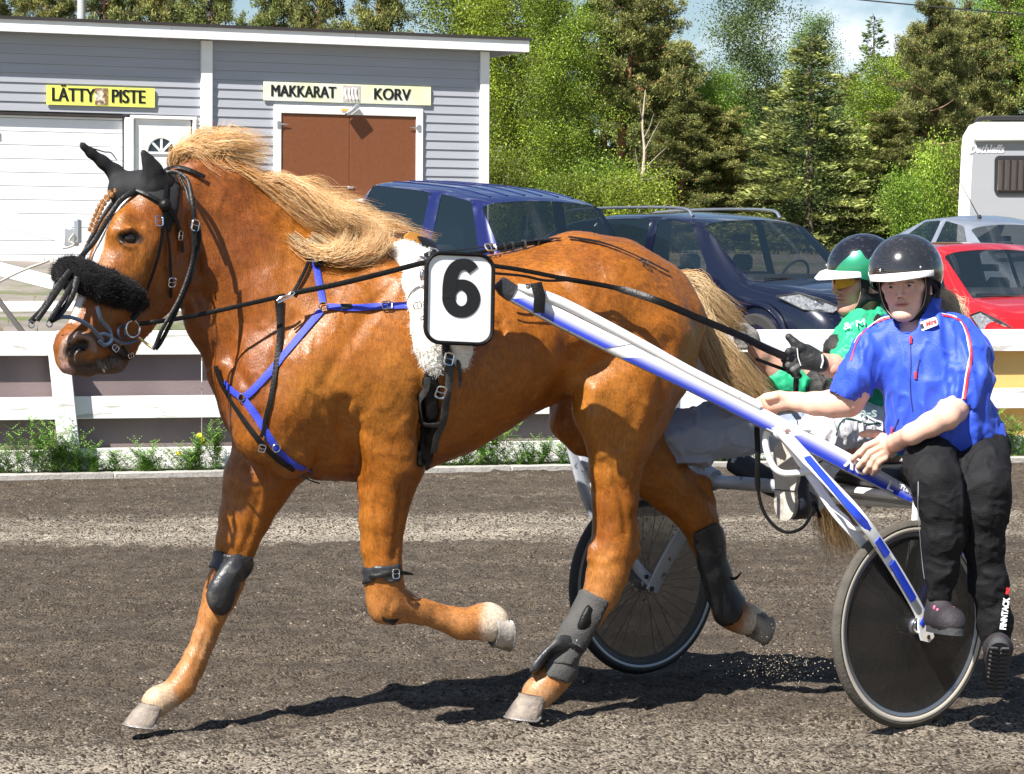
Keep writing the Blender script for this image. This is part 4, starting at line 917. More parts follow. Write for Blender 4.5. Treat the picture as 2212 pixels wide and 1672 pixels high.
ex5 = dict(seatx=.10, dash=1.0, wtop=.36, ztop=1.60, mirror=(.72, 1.08), mw=.92, wheels=(-1.40, 1.42), wr=.37, wiper=(1.25, 1.05), rails=(-1.75, .20, .60, 1.745), amat=None, seams=[[(.86, .93, .5), (.92, .945, .8), (.86, .915, 1.03)], [(-.22, .94, .5), (-.22, .95, .8), (-.22, .915, 1.07)]]); ex5['amat'] = m_pk; ex5['mmat'] = m_pk
cdark = car('parked_car', 'glossy midnight blue crossover with silver roof rails parked behind the horse tail', 'car', (0, 0, 0), 0, 0, 0, m_pk, suv5, gl_suv5, 1.7, ex5)
for sg in (1, -1):
    lamp(cdark, [(1.70, .925, .90), (1.98, .90, .93), (2.16, .81, .88), (2.28, .66, .80), (2.24, .72, .75), (2.02, .89, .78)], .02, sg)
    MB().box((2.20, sg*.74, .40), (.12, .20, .13), (nrm((1, sg*.35, 0)), nrm((-sg*.35, 1, 0)), UP), .02).build('fog_lamp', m_lamp, cdark, local=True); MB().tube(ring_pts((2.255, sg*.75, .40), .085, nrm((1, sg*.35, 0)), 18), .018, 6, closed=True, cap=False).build('fog_surround', m_plas, cdark, local=True)
MB().prism([(2.36, y, z) for y, z in ((-.50, .80), (.50, .80), (.42, .64), (-.42, .64))], (-.06, 0, 0)).build('grille', m_plas, cdark, local=True, smooth=False)
MB().tube([(2.33, -.62, .80), (2.372, -.50, .815), (2.375, .50, .815), (2.33, .62, .80)], .014, 6).tube([(2.36, -.50, .80), (2.38, -.40, .635), (2.38, .40, .635), (2.36, .50, .80)], .012, 6).build('grille_trim', m_chr if 'chromed metal' in MATS else M('chromed metal', (.72, .73, .75), .16, 1, var=0), cdark, local=True)
put(cdark, 1522, 478, 26.6, (.46, -.69, 1.62), -51, -.5)
hat = [(-1.90, -1.80, .78, .30, .85, .74, .58, 1.0, .03), (-1.96, -1.82, .84, .28, .98, .80, .60, 1.20, .02), (-1.88, -1.55, .86, .26, 1.02, .82, .62, 1.40, .03), (-1.30, -1.15, .865, .25, 1.0, .83, .63, 1.45, .03), (-.62, -.60, .87, .25, .97, .83, .64, 1.48, .035), (-.52, -.50, .87, .25, .96, .83, .64, 1.48, .035), (.28, .20, .87, .25, .93, .83, .64, 1.46, .035), (.36, .26, .87, .25, .925, .83, .64, 1.455, .035), (1.02, .34, .87, .25, .88, .83, .62, 1.43, .035), (1.14, .46, .87, .25, .88, .82, .60, 1.39, .035), (1.34, 1.22, .87, .25, .86, .80, .68, .93, .035), (1.46, 1.40, .87, .25, .83, .80, .66, .90, .04), (1.86, 1.80, .85, .25, .72, .78, .58, .80, .04), (2.06, 2.0, .76, .27, .58, .68, .46, .68, .02), (2.12, 2.08, .62, .30, .50, .54, .38, .58, .01)]
gl_hat = {'windscreen': [(9, 5), (9, 6)], 'r': [(3, 4)], 'f': [(5, 4)], 'f2': [(7, 4)]}
exh = dict(seatx=.0, dash=1.02, wtop=.36, ztop=1.36, mirror=(.90, .96), mw=.86, wheels=(-1.25, 1.32), wr=.31, wiper=(1.30, .93), mmat=m_seal, seams=[])
cred = car('parked_car', 'bright red hatchback parked behind the woman in blue', 'car', (0, 0, 0), 0, 0, 0, m_pr, hat, gl_hat, 1.47, exh)
for sg in (1, -1): lamp(cred, [(1.52, .845, .76), (1.70, .835, .80), (1.90, .74, .72), (2.02, .58, .60), (1.98, .66, .53), (1.76, .83, .58)], .02, sg)
put(cred, 2040, 543, 27.5, (.46, -.60, 1.39), -72, -.5)
sed = [(-2.20, -2.15, .78, .30, .80, .72, .60, .92, .02), (-2.26, -2.20, .84, .28, .92, .78, .64, 1.0, .02), (-1.95, -1.90, .86, .26, .96, .82, .66, 1.04, .03), (-1.50, -1.45, .87, .25, .97, .83, .66, 1.05, .03), (-1.25, -.72, .87, .25, .96, .83, .60, 1.36, .03), (-1.10, -.58, .87, .25, .955, .83, .60, 1.39, .035), (-.20, -.20, .87, .25, .93, .83, .61, 1.42, .035), (-.10, -.10, .87, .25, .925, .83, .61, 1.42, .035), (.82, .30, .87, .25, .89, .83, .60, 1.37, .035), (.96, .44, .87, .25, .89, .82, .59, 1.33, .035), (1.24, 1.12, .87, .25, .88, .80, .68, .93, .035), (1.36, 1.30, .87, .25, .85, .80, .66, .91, .04), (2.0, 1.94, .85, .25, .76, .78, .58, .82, .03), (2.24, 2.18, .72, .28, .60, .64, .44, .68, .01)]
gl_sed = {'windscreen': [(9, 5), (9, 6)], 'rear_window': [(3, 5), (3, 6)], 'r': [(5, 4)], 'f': [(7, 4)]}
csil = car('parked_car', 'silver saloon parked between the red hatchback and the white caravan', 'car', (0, 0, 0), 0, 0, 0, m_psl, sed, gl_sed, 1.42, dict(seatx=.0, dash=1.0, wtop=.36, ztop=1.30, mirror=(.80, .96), mw=.86, wheels=(-1.3, 1.35), wr=.31, wiper=(1.20, .93), mmat=m_psl))
MB().tube([(.10, -.25, 1.42), (-.38, -.25, 1.86)], [.008, .004], 6).ball((.10, -.25, 1.43), .03, 8).build('antenna', m_seal, csil, local=True)
put(csil, 2098, 488, 33.5, (.44, -.59, 1.33), -66, 3)
# ---- caravan
cv = thing('caravan', 'white caravan with dark curtained window and roof rail at the right edge', 'caravan', P(2200, 560, 50)*np.array((1, 1, 0))+np.array((0, 0, 1.5)))
m_cv = M('white caravan panel', (.74, .75, .76), .35, var=.03, vs=2); m_cvg = M('shaded caravan panel', (.27, .28, .30), .4, var=.03, vs=2)  # the white side wall's shade is put into the second, grey colour
YV = 49.0; cu_, cn_ = nrm((math.cos(R(-10)), math.sin(R(-10)), 0)), nrm((math.sin(R(-10)), -math.cos(R(-10)), 0))
o0 = P(2064, 560, YV); zt_ = P(2100, 264, YV)[2]; zb_ = 1.5
def CVp(a, z, d=0.0): return o0*np.array((1, 1, 0))+cu_*a+cn_*d+UP*z
prof = [(0.0, zb_)]+[(.0+.02*k, zb_+(zt_-.45-zb_)*k/4) for k in range(1, 5)]+[(.10, zt_-.25), (.20, zt_-.07), (.34, zt_)]
outl = [(a, z) for a, z in prof]+[(6.5, zt_), (6.5, zb_)]
MB().prism([CVp(a, z, 0) for a, z in outl], -cn_*2.2).build('body', m_cv, cv, sharp=35)
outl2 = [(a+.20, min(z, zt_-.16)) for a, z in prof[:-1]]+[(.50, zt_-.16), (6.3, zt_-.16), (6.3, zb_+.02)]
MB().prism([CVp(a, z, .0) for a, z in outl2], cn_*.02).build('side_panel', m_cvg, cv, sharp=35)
MB().box(CVp(3.3, zt_-.26, .09), (6.0, .16, .17), (cu_, cn_, UP), .03).build('awning', m_cv, cv)
MB().tube([CVp(.32, zt_-.02, -.05), CVp(.38, zt_+.06, -.05), CVp(.5, zt_+.075, -.05), CVp(6, zt_+.075, -.05)], .045, 8).build('roof_rail', m_lea if 'black harness leather' in MATS else m_blk, cv)
w0, w1 = 80*YV/FP, 80*YV/FP+1.3; zw0, zw1 = P(2150, 421, YV)[2], P(2150, 337, YV)[2]
wn_ = MB().prism([CVp(w0+a, z, .03) for a, z in rrect(0, zw0, 1.4, zw1, .09)] if 'rrect' in globals() else [CVp(w0, zw0, .03), CVp(w1, zw0, .03), CVp(w1, zw1, .03), CVp(w0, zw1, .03)], cn_*.03).build('window', m_blk, cv, smooth=False)
m_cur = M('striped curtain', (.40, .38, .36), .9, var=.3, vs=8, stretch=(6, 6, .3)); 
for k in range(9): a = w0+.10+k*.12; MB().tube([CVp(a, zw0+.08, .062), CVp(a+.01, zw1-.08, .062)], .042, 6, True, .3, cn_).build('curtain_fold', m_cur, wn_)
MB().prism([CVp(w0+.06, zw0+.06, .082), CVp(w1+.05, zw0+.06, .082), CVp(w1+.05, zw1-.06, .082), CVp(w0+.06, zw1-.06, .082)], cn_*.004).build('pane', M('tinted acrylic', (.03, .02, .02), .08, alpha=.45), wn_, smooth=False)
textobj('lettering', 'Dethleffs', .20, M('white decal', (.85, .85, .85), .5), cv, CVp(62*YV/FP+.0, P(2128, 323, YV)[2], .03), cu_, UP, .002, .85, .006, shear=.3)
# ================================================================== the horse
HPSI = R(25); H0 = np.array((.019, 9.56, 0)); HU = np.array((-math.cos(HPSI), -math.sin(HPSI), 0)); HN = np.array((math.sin(HPSI), -math.cos(HPSI), 0))
def HP(x, y, v=0.0): return onplane(x, y, H0, HN, v)
def toL(p):     # world -> (forward, near side, up)
    p = np.asarray(p, float)-H0; return np.stack([p @ HU, p @ HN, p[..., 2]], -1)
def toW(q): q = np.asarray(q, float); return H0+q[..., :1]*HU+q[..., 1:2]*HN+q[..., 2:3]*np.array((0, 0, 1.0))
def HL(x, y, v=0.0): return toL(HP(x, y, v))
def rp(px, p): return px*(H0+p[0]*HU+p[1]*HN)[1]/FP     # angular radius -> metres at local point
VV = np.array((0, 1.0, 0))
fl = Field((-1.35, -.46, 0), (2.05, .46, 1.95), .0095)
def hc(pts, blend=.05, k=1.0, w=VV):
    """pts: (x, y, v, r_px)"""
    q = [HL(x, y, v) for (x, y, v, r) in pts]; fl.chain(q, [rp(p[3], c) for p, c in zip(pts, q)], blend, w, k)
# trunk
hc([(1408, 672, 0, 92), (1345, 672, 0, 128), (1255, 664, 0, 144), (1150, 702, 0, 150), (1060, 735, 0, 172), (960, 766, 0, 203), (860, 786, 0, 227), (760, 792, 0, 218), (670, 792, 0, 186), (600, 800, 0, 140)], .07, [1.05, 1.2, 1.25, 1.15, 1.08, 1.0, .90, .86, .92, 1.0])
hc([(900, 585, 0, 42), (840, 572, 0, 44), (760, 570, 0, 60)], .08, .8)               # withers
hc([(1100, 640, 0, 60), (1240, 590, 0, 66), (1330, 596, 0, 62), (1420, 632, 0, 50)], .08, 1.2)
# chest
hc([(650, 850, .0, 138), (592, 884, .0, 95), (552, 880, 0, 64)], .06, 1.1)
for sv in (.115, -.115): hc([(588, 850, sv*.92, 82), (588, 925, sv*.92, 78), (622, 975, sv, 60)], .05, .85)
hc([(700, 960, 0, 78), (800, 965, 0, 72)], .06, 1.1)
# neck
hc([(740, 700, 0, 178), (640, 660, 0, 158), (560, 590, 0, 136), (490, 515, 0, 112), (432, 455, 0, 86), (404, 428, 0, 62)], .08, [.75, .62, .52, .48, .50, .55])
hc([(800, 585, 0, 38), (700, 520, 0, 40), (600, 455, 0, 40), (500, 398, 0, 40), (430, 372, 0, 36)], .07, .8)  # crest
hc([(420, 600, 0, 50), (458, 690, 0, 52), (512, 790, 0, 56), (562, 860, 0, 56)], .05, .8)
# head: own plane, turned further towards the camera
HY = R(44); WH = np.array((math.sin(HY), -math.cos(HY), 0)); poll = HP(392, 395, 0)
WL = np.array((np.dot(WH, HU), np.dot(WH, HN), 0))
def DP(x, y, v=0.0): return onplane(x, y, poll, WH, v)
def DL(x, y, v=0.0): return toL(DP(x, y, v))
def dc(pts, blend=.03, k=1.0):
    q = [DL(x, y, v) for (x, y, v, r) in pts]; fl.chain(q, [p[3]*8.75/FP for p in pts], blend, WL, k)
dc([(392, 440, 0, 70), (330, 470, 0, 84), (290, 530, 0, 82), (262, 590, 0, 74), (232, 650, 0, 62), (205, 700, 0, 52), (180, 745, 0, 46)], .04, [.78, .86, .88, .80, .74, .76, .86])
dc([(352, 560, .0, 78), (344, 585, 0, 82)], .04, .75)                      # cheek
dc([(365, 590, .028, 66), (350, 605, .028, 64)], .025, .55); dc([(365, 590, -.028, 66), (350, 605, -.028, 64)], .025, .55)
dc([(385, 500, .03, 56), (395, 560, .03, 46)], .03, .6); dc([(385, 500, -.03, 56)]*2, .03, .6)
dc([(330, 655, 0, 40), (285, 705, 0, 36), (250, 750, 0, 30)], .03, .75)    # lower jaw
dc([(272, 752, 0, 26), (246, 778, 0, 27), (224, 786, 0, 22)], .02, 1.0)     # chin, lower lip
dc([(160, 750, 0, 46), (160, 768, 0, 38), (190, 788, 0, 26)], .03, .95)     # muzzle
dc([(208, 745, .026, 34), (180, 740, .030, 36)], .02, .8); dc([(180, 735, -.030, 36)]*2, .02, .8)
dc([(270, 480, .05, 26), (252, 500, .052, 22)], .03, .8); dc([(270, 480, -.05, 26)]*2, .03, .8)   # brow
dc([(310, 640, .058, 12), (250, 690, .044, 10)], .02, .8)                 # facial crest
# eye socket, nostril
eyeP = DP(279, 514, .080)
fl.ell(toL(DP(280, 515, .096)), (.030, .022, .019), None, .012, True)
fl.ell(toL(DP(279, 514, .070)), (.024, .022, .020), None, .004)
fl.chain([DL(262, 497, .088), DL(280, 492, .092), DL(298, 502, .090)], [.006, .007, .005], .012)      # upper lid
fl.chain([DL(262, 524, .084), DL(280, 530, .086), DL(298, 522, .086)], [.004, .005, .004], .012)
no = [DL(158, 752, .066), DL(172, 742, .074), DL(186, 744, .074)]
fl.chain([DL(150, 764, .058), DL(152, 744, .066), DL(170, 729, .072), DL(192, 736, .072), DL(200, 756, .064)], [.008, .011, .012, .011, .007], .012)   # rim
fl.chain(no, [.016, .019, .015], .008, None, 1, True)
fl.chain([DL(168, 770, .062), DL(210, 790, .058), DL(246, 774, .056), DL(262, 764, .05)], [.0055]*4, .006, None, 1, True)      # mouth line
# ears base
# legs: (x, y, v, r)
def leg(pts, blend=.025, k=.9): hc(pts, blend, k)
# far fore, reaching forward
leg([(640, 930, -.13, 92), (585, 985, -.12, 82), (554, 1045, -.115, 72), (531, 1110, -.11, 56), (512, 1170, -.11, 44), (503, 1215, -.11, 36), (487, 1255, -.11, 38), (474, 1290, -.11, 35), (458, 1330, -.11, 27), (440, 1375, -.11, 22), (420, 1420, -.11, 21), (404, 1455, -.11, 24), (394, 1478, -.11, 28), (372, 1498, -.11, 25), (345, 1512, -.11, 29), (335, 1520, -.11, 30)])
leg([(452, 1330, -.11, 14), (424, 1410, -.11, 11), (400, 1470, -.11, 16), (402, 1490, -.11, 15)], .012)     # flexor tendon
leg([(478, 1325, -.125, 15), (452, 1390, -.125, 13), (425, 1455, -.125, 15)], .01)
# near fore, folded
leg([(840, 940, .17, 92), (842, 1000, .175, 74), (832, 1060, .17, 58), (826, 1120, .165, 50), (824, 1180, .16, 43), (828, 1225, .16, 39), (830, 1262, .16, 41), (838, 1300, .16, 42), (868, 1310, .155, 34), (905, 1322, .155, 25), (950, 1337, .15, 22), (985, 1346, .15, 27), (1002, 1349, .15, 32), (1026, 1345, .15, 31), (1046, 1344, .15, 37), (1064, 1347, .15, 39)], .022)
leg([(846, 1330, .16, 20), (826, 1320, .16, 24), (812, 1296, .16, 20)], .02)                 # knee cap
leg([(800, 1040, .185, 24), (808, 1130, .18, 19), (812, 1215, .175, 12)], .015)
leg([(868, 1050, .18, 26), (852, 1120, .18, 20), (846, 1200, .175, 12)], .015)
leg([(915, 1302, .155, 12), (960, 1316, .15, 10), (995, 1322, .15, 12)], .010)
leg([(1036, 1325, .15, 20), (1056, 1322, .15, 20), (1070, 1326, .15, 18)], .012)       # heel bulbs
# near hind, on the ground
leg([(1375, 730, .13, 128), (1364, 800, .15, 108), (1348, 870, .165, 88), (1338, 940, .165, 70), (1330, 1010, .16, 56), (1328, 1080, .155, 48), (1326, 1140, .15, 44), (1322, 1190, .15, 44), (1312, 1240, .15, 43), (1298, 1285, .15, 36), (1274, 1325, .15, 30), (1246, 1370, .15, 28), (1222, 1415, .15, 28), (1208, 1445, .15, 35), (1192, 1468, .15, 33), (1172, 1488, .15, 32), (1160, 1500, .15, 34)], .03)
leg([(1290, 850, .19, 60), (1284, 890, .195, 44), (1300, 960, .19, 30)], .04)                      # stifle
leg([(1345, 1100, .15, 28), (1362, 1150, .15, 18), (1366, 1188, .15, 17), (1345, 1230, .15, 16)], .015)   # point of hock
leg([(1460, 700, .10, 66), (1440, 800, .13, 54), (1398, 900, .14, 42), (1368, 970, .15, 30)], .05)
leg([(1282, 1205, .155, 16), (1284, 1180, .155, 13)], .015)
# far hind, lifted behind
leg([(1330, 780, -.14, 120), (1330, 880, -.15, 104), (1352, 950, -.15, 84), (1400, 1010, -.15, 62), (1450, 1060, -.15, 48), (1490, 1098, -.15, 42), (1512, 1130, -.15, 38), (1525, 1170, -.15, 32), (1545, 1240, -.15, 25), (1562, 1290, -.15, 26), (1572, 1318, -.15, 32), (1590, 1330, -.15, 30), (1608, 1336, -.15, 30), (1618, 1338, -.15, 32)], .03)
leg([(1420, 985, -.15, 30), (1480, 1030, -.15, 20), (1518, 1045, -.15, 17), (1530, 1085, -.15, 16), (1535, 1130, -.15, 15)], .02)
leg([(1245, 850, -.17, 74), (1228, 910, -.17, 36), (1252, 958, -.17, 26)], .05)                                          # far stifle
leg([(1190, 815, 0, 52), (1130, 825, 0, 58)], .05, 1.2)                                          # flank
# surface muscles on the near side
def mus(pts, blend=.05): hc(pts, blend, .55)
mus([(830, 600, .17, 40), (760, 700, .20, 56), (690, 800, .215, 62), (640, 870, .20, 54)])      # shoulder
mus([(860, 780, .235, 70), (850, 870, .24, 76), (845, 940, .235, 62)])                        # triceps
mus([(880, 640, .23, 50), (900, 720, .255, 60)], .06)
mus([(1250, 640, .20, 60), (1340, 650, .20, 70), (1400, 720, .20, 70)], .06)
mus([(1160, 600, .16, 18), (1230, 640, .22, 20), (1262, 700, .24, 22)], .05)
mus([(600, 640, .11, 50), (690, 690, .15, 56), (760, 740, .18, 50)], .06)
mus([(1340, 840, .21, 60), (1330, 930, .205, 44)], .05)
# creases
def crease(pts, r=.010, bl=.035): fl.chain([HL(*p[:3]) for p in pts], [r]*len(pts), bl, None, 1, True)
crease([(905, 850, .300), (915, 930, .27), (905, 985, .235)], .014, .05)       # behind the elbow
crease([(740, 870, .268), (745, 940, .235), (762, 1000, .20)], .014, .05)
crease([(1256, 760, .285), (1240, 830, .262), (1205, 880, .22)], .012, .05)        # flank fold
crease([(420, 560, .075), (440, 640, .07), (500, 760, .095)], .008, .04)          # jugular groove
# belly ribs, subtle
for x in (960, 1000, 1040, 1080): fl.chain([HL(x, 700, .335-(x-960)*.0002), HL(x+30, 820, .325-(x-960)*.0003)], [.004, .004], .03, None, 1, True)
HV, HF = fl.mesh(); HV = smooth_mesh(HV, HF, 2, .5)
HNm = vnormals(HV, HF)
# skin and muscle relief
amp = .0022*fbm(HV*np.array((9, 9, 9)), 3, 21)+.0011*fbm(HV*34, 2, 22)
bodyw = sstep(.45, .8, HV[:, 2])
HV = HV+HNm*(amp*(.35+.65*bodyw))[:, None]
flankw = np.exp(-((HV[:, 0]+.0)**2)/.02)*sstep(.6, .8, HV[:, 2])
# veins / wrinkles: ridged noise
rdg = 1-np.abs(fbm(HV*np.array((11, 11, 7)), 2, 31)); HV = HV+HNm*(.0022*np.clip(rdg-.86, 0, 1)/.14*bodyw)[:, None]
Wd = toW(HV)
def _proj(Pw):
    q = (np.asarray(Pw)-CO) @ RM; return np.stack([CX+FP*q[:, 0]/-q[:, 2], CY-FP*q[:, 1]/-q[:, 2]], -1)
NWd = vnormals(Wd, HF); face_ = sstep(.0, .35, -((NWd*(Wd-CO)).sum(1))/np.linalg.norm(Wd-CO, axis=1)); px_ = _proj(Wd); disp = np.zeros(len(Wd)); tone_ = np.zeros(len(Wd))
def sculpt(pts, mm, wpx, near=None):
    global disp
    pts = catmull([(float(a), float(b)) for a, b in pts], 4); d2 = np.full(len(Wd), 1e9)
    lo, hi = pts.min(0)-wpx*2.5, pts.max(0)+wpx*2.5; s_ = np.where((px_ > lo).all(1) & (px_ < hi).all(1))[0]; Q = px_[s_]; dd = np.full(len(s_), 1e9)
    for k in range(len(pts)-1):
        ab = pts[k+1]-pts[k]; t = np.clip(((Q-pts[k]) @ ab)/max(ab @ ab, 1e-9), 0, 1); dd = np.minimum(dd, ((Q-pts[k]-t[:, None]*ab)**2).sum(1))
    w = np.exp(-dd/wpx**2)*face_[s_]
    if near is not None: w = w*near[s_]
    disp[s_] += mm*.001*w
for a in (
 (((640, 690), (600, 760), (590, 830)), -7, 15), (((840, 620), (765, 720), (700, 830)), -5, 15), (((905, 700), (912, 820), (900, 940)), -9, 15), (((700, 880), (790, 935), (850, 960)), -5, 16), (((772, 900), (768, 980), (778, 1050)), -13, 13),
 (((868, 1050), (862, 1130), (850, 1205)), -7, 7), (((812, 1080), (820, 1200)), -3, 7), (((560, 900), (600, 975), (650, 1012)), -9, 14), (((560, 1070), (540, 1150), (522, 1195)), -6, 8), (((445, 1370), (420, 1440)), -4, 5), (((430, 630), (475, 740), (530, 830)), -8, 12),
 (((480, 480), (590, 570), (720, 640)), -5, 20), (((560, 470), (660, 560), (780, 620)), 4, 22), (((1010, 620), (1060, 800)), -1.8, 8), (((1045, 620), (1100, 800)), -1.8, 8), (((975, 640), (1020, 830)), -1.8, 8), (((1230, 680), (1225, 780), (1190, 870)), -12, 20), (((1250, 740), (1262, 820)), 5, 14),
 (((1375, 880), (1362, 920), (1340, 960)), -9, 20), (((1285, 850), (1275, 900), (1285, 950)), 6, 18), (((1440, 740), (1425, 850), (1385, 960)), -7, 13), (((1225, 590), (1262, 640), (1275, 690)), 7, 16), (((1300, 600), (1360, 680), (1400, 760)), -4, 22), (((1322, 1010), (1345, 1090), (1352, 1150)), -7, 8), (((1290, 1020), (1300, 1090), (1296, 1150)), 3, 5), (((1276, 1185), (1300, 1215), (1330, 1200)), 4, 9), (((1290, 1200), (1310, 1240)), -3, 7),
 (((412, 470), (424, 550), (414, 620), (380, 668), (345, 695)), -12, 9), (((285, 478), (305, 486)), -5, 9), (((300, 545), (262, 620), (250, 660)), -3, 10), (((318, 545), (345, 580), (350, 640)), 4, 22), (((250, 440), (235, 500), (200, 600)), -2, 12), (((800, 1255), (830, 1248), (855, 1270)), 3, 8), (((850, 1295), (838, 1320)), -4, 6), (((150, 758), (162, 750), (178, 746)), -13, 11), (((136, 770), (140, 742), (165, 722), (196, 730), (206, 752), (196, 772)), 5, 7), (((168, 792), (205, 788), (245, 770), (268, 756)), -5, 5), (((262, 500), (282, 494), (302, 506)), 4, 6), (((262, 524), (280, 532), (298, 526)), 3, 5), (((1430, 1000), (1480, 1060)), -4, 8), (((960, 1330), (985, 1345)), -3, 5), (((640, 860), (700, 960), (760, 1030)), 5, 22), (((520, 850), (540, 930), (600, 1000)), 5, 18), (((480, 900), (500, 960), (530, 1000)), -5, 12), (((700, 740), (780, 800), (850, 840)), 4, 26), (((1130, 650), (1160, 760), (1150, 850)), -4, 22),
 (((650, 730), (640, 780), (660, 830), (640, 880)), 2.2, 4), (((660, 830), (700, 870), (710, 930)), 2.0, 4), (((1300, 980), (1320, 1010), (1310, 1060)), 2.4, 4), (((1285, 930), (1320, 960), (1345, 940)), 2.0, 4), (((810, 1050), (800, 1100), (806, 1160)), 2.0, 4), (((240, 560), (262, 600), (258, 640)), 2.0, 4)): sculpt(*a)
Wd = Wd+NWd*disp[:, None]; HV = toL(Wd)
# ---- coat colours and painted neck shade (markings stay with the animal)
nz = fbm(HV*6, 4, 41)[:, None]; nf = fbm(HV*70*np.array((.4, 1, 1)), 2, 42)[:, None]
base = np.array((.285, .092, .009)); red = np.array((.14, .034, .004)); gold = np.array((.40, .160, .024)); dark = np.array((.06, .028, .015))
c = np.tile(base, (len(HV), 1))
def mixw(c, col, w): w = np.clip(w, 0, 1); w = w[:, None] if w.ndim == 1 else w; return c*(1-w)+np.asarray(col)*w
c = mixw(c, red, .5*sstep(-.1, .8, nz[:, 0])+.0)
c = mixw(c, gold, .45*sstep(.0, .9, fbm(HV*4.2, 3, 43)))
t_, v_, z_ = HV.T
neck = sstep(.86, 1.05, t_)*sstep(1.62, 1.2, t_)*sstep(.95, 1.1, z_); c = mixw(c, (.14, .030, .005), .6*neck)  # redder neck, with the shade under the mane put into its colour
low = sstep(.62, .30, z_); c = mixw(c, (.42, .20, .075), .6*low)
c = c*(1+.16*nf)
# image bearing of each vertex gives the markings' outline on the head
def seg_d(Q, A, B):
    A = np.asarray(A); B = np.asarray(B); ab = B-A; t = np.clip(((Q-A) @ ab)/np.dot(ab, ab), 0, 1); return np.linalg.norm(Q-A-t[:, None]*ab, axis=1), t
hd = (t_ > 1.25) & (z_ > .8)
# head frame: along a (poll to muzzle), lateral, frontal
hA = toW(DL(330, 400)); hB = toW(DL(150, 760)); 
lat = (Wd-poll) @ WH
ha = nrm(DP(120, 740)-DP(262, 420)); hfn = nrm(np.cross(ha, WH)); hfn = hfn if hfn @ ray(800, 1000) > -9 else hfn
al = (Wd-DP(262, 420)) @ ha; fr_ = (Wd-DP(262, 420)) @ np.cross(WH, ha)
if True:
    NW = vnormals(Wd, HF); fdir = np.cross(WH, ha); 
    if fdir @ nrm(DP(150, 500)-DP(300, 560)) < 0: fdir = -fdir
    facing = NW @ fdir
    wl_ = .014+.006*vnoise(np.stack([al*14, al*0, al*0], -1), 3)+.010*np.exp(-((al-.02)/.05)**2)
    blaze = hd*sstep(wl_+.004, wl_-.004, np.abs(lat-.004))*sstep(.25, .5, facing)*(al > -.03)*(al < .46)
    c = mixw(c, (.78, .74, .70), blaze)
    # dark muzzle
    mz, _ = seg_d(Wd, DP(172, 765, .0), DP(240, 785, .0)); mw = hd*sstep(.080, .040, mz+.018*nz[:, 0]); c = mixw(c, (.075, .052, .042), mw*.75)
    nd, _ = seg_d(Wd, DP(160, 750, .07), DP(196, 748, .07)); pass
    ndd, _ = seg_d(Wd, DP(158, 752, .064), DP(186, 744, .068)); pass
    def pxm(pts, r0, r1, col, k=1.0, nz_=3.0):
        global c
        pts = catmull([(float(a_), float(b_)) for a_, b_ in pts], 4); d2 = np.full(len(Wd), 1e9)
        for k_ in range(len(pts)-1):
            ab = pts[k_+1]-pts[k_]; t = np.clip(((px_-pts[k_]) @ ab)/max(ab @ ab, 1e-9), 0, 1); d2 = np.minimum(d2, np.linalg.norm(px_-pts[k_]-t[:, None]*ab, axis=1))
        c = mixw(c, col, k*sstep(r0, r1, d2+nz_*nz[:, 0])*hd*(face_ > .02))
    pxm(((136, 772), (140, 744), (165, 724), (196, 732), (204, 754)), 14, 5, (.27, .19, .155), .85)
    pxm(((150, 760), (162, 751), (180, 746)), 15, 10, (.008, .006, .006), 1, 1)
    pxm(((165, 792), (190, 796), (230, 790), (262, 770)), 34, 8, (.05, .038, .034), .9, 8); pxm(((225, 740), (250, 730), (275, 735)), 30, 6, (.06, .04, .03), .7, 8)
    pxm(((136, 786), (150, 800)), 11, 4, (.50, .30, .26), .8); pxm(((168, 792), (205, 789), (245, 771), (268, 757)), 4, 1, (.02, .012, .01), .9, 1)
    pxm(((262, 514), (282, 508), (300, 516)), 17, 8, (.028, .014, .009), .95, 3); pxm(((248, 540), (262, 560), (256, 600)), 10, 2, (.16, .05, .012), .5, 4)
    ed, _ = seg_d(Wd, DP(266, 514, .09), DP(294, 514, .09)); c = mixw(c, (.03, .016, .01), hd*sstep(.030, .014, ed+.004*nz[:, 0]))
    jd, _ = seg_d(Wd, DP(285, 640, .06), DP(350, 650, .03)); c = mixw(c, (.14, .05, .015), hd*sstep(.09, .03, jd)*.5)
# white pasterns
def sock(x, y, v, r0, col=(.60, .49, .37), k=.9):
    global c
    p = HP(x, y, v); d = np.linalg.norm(Wd-p, axis=1)+.012*nz[:, 0]; c = mixw(c, col, k*sstep(r0, r0*.6, d))
sock(340, 1515, -.11, .080, (.50, .37, .25), .85); sock(1062, 1345, .15, .092, (.64, .55, .43)); sock(1165, 1500, .15, .085, (.46, .27, .14), .7); sock(1620, 1338, -.15, .09, (.62, .54, .42))
sock(440, 1400, -.11, .06, (.45, .24, .11), .5)
horse = thing('trotting_horse', 'chestnut horse with flaxen mane trotting left in black ear hood and racing harness', 'horse', toW(np.array((0.3, 0, 0))), 0)
m_coat = M('chestnut coat', attr='coat', rough=.42, var=.26, vs=95, bump=.5, bs=210, spec=.42, stretch=(1.2, 1.2, .4), bdet=5, bdist=.0035)
body = mobj('body', Wd, HF, m_coat, horse); setcol(body, c)
# eye
m_eye = M('horse eye', (.012, .008, .006), .05, spec=.8, var=0); MB().ball(eyeP+np.array((0, 0, -.001)), .0205, 18).build('eye', m_eye, horse)
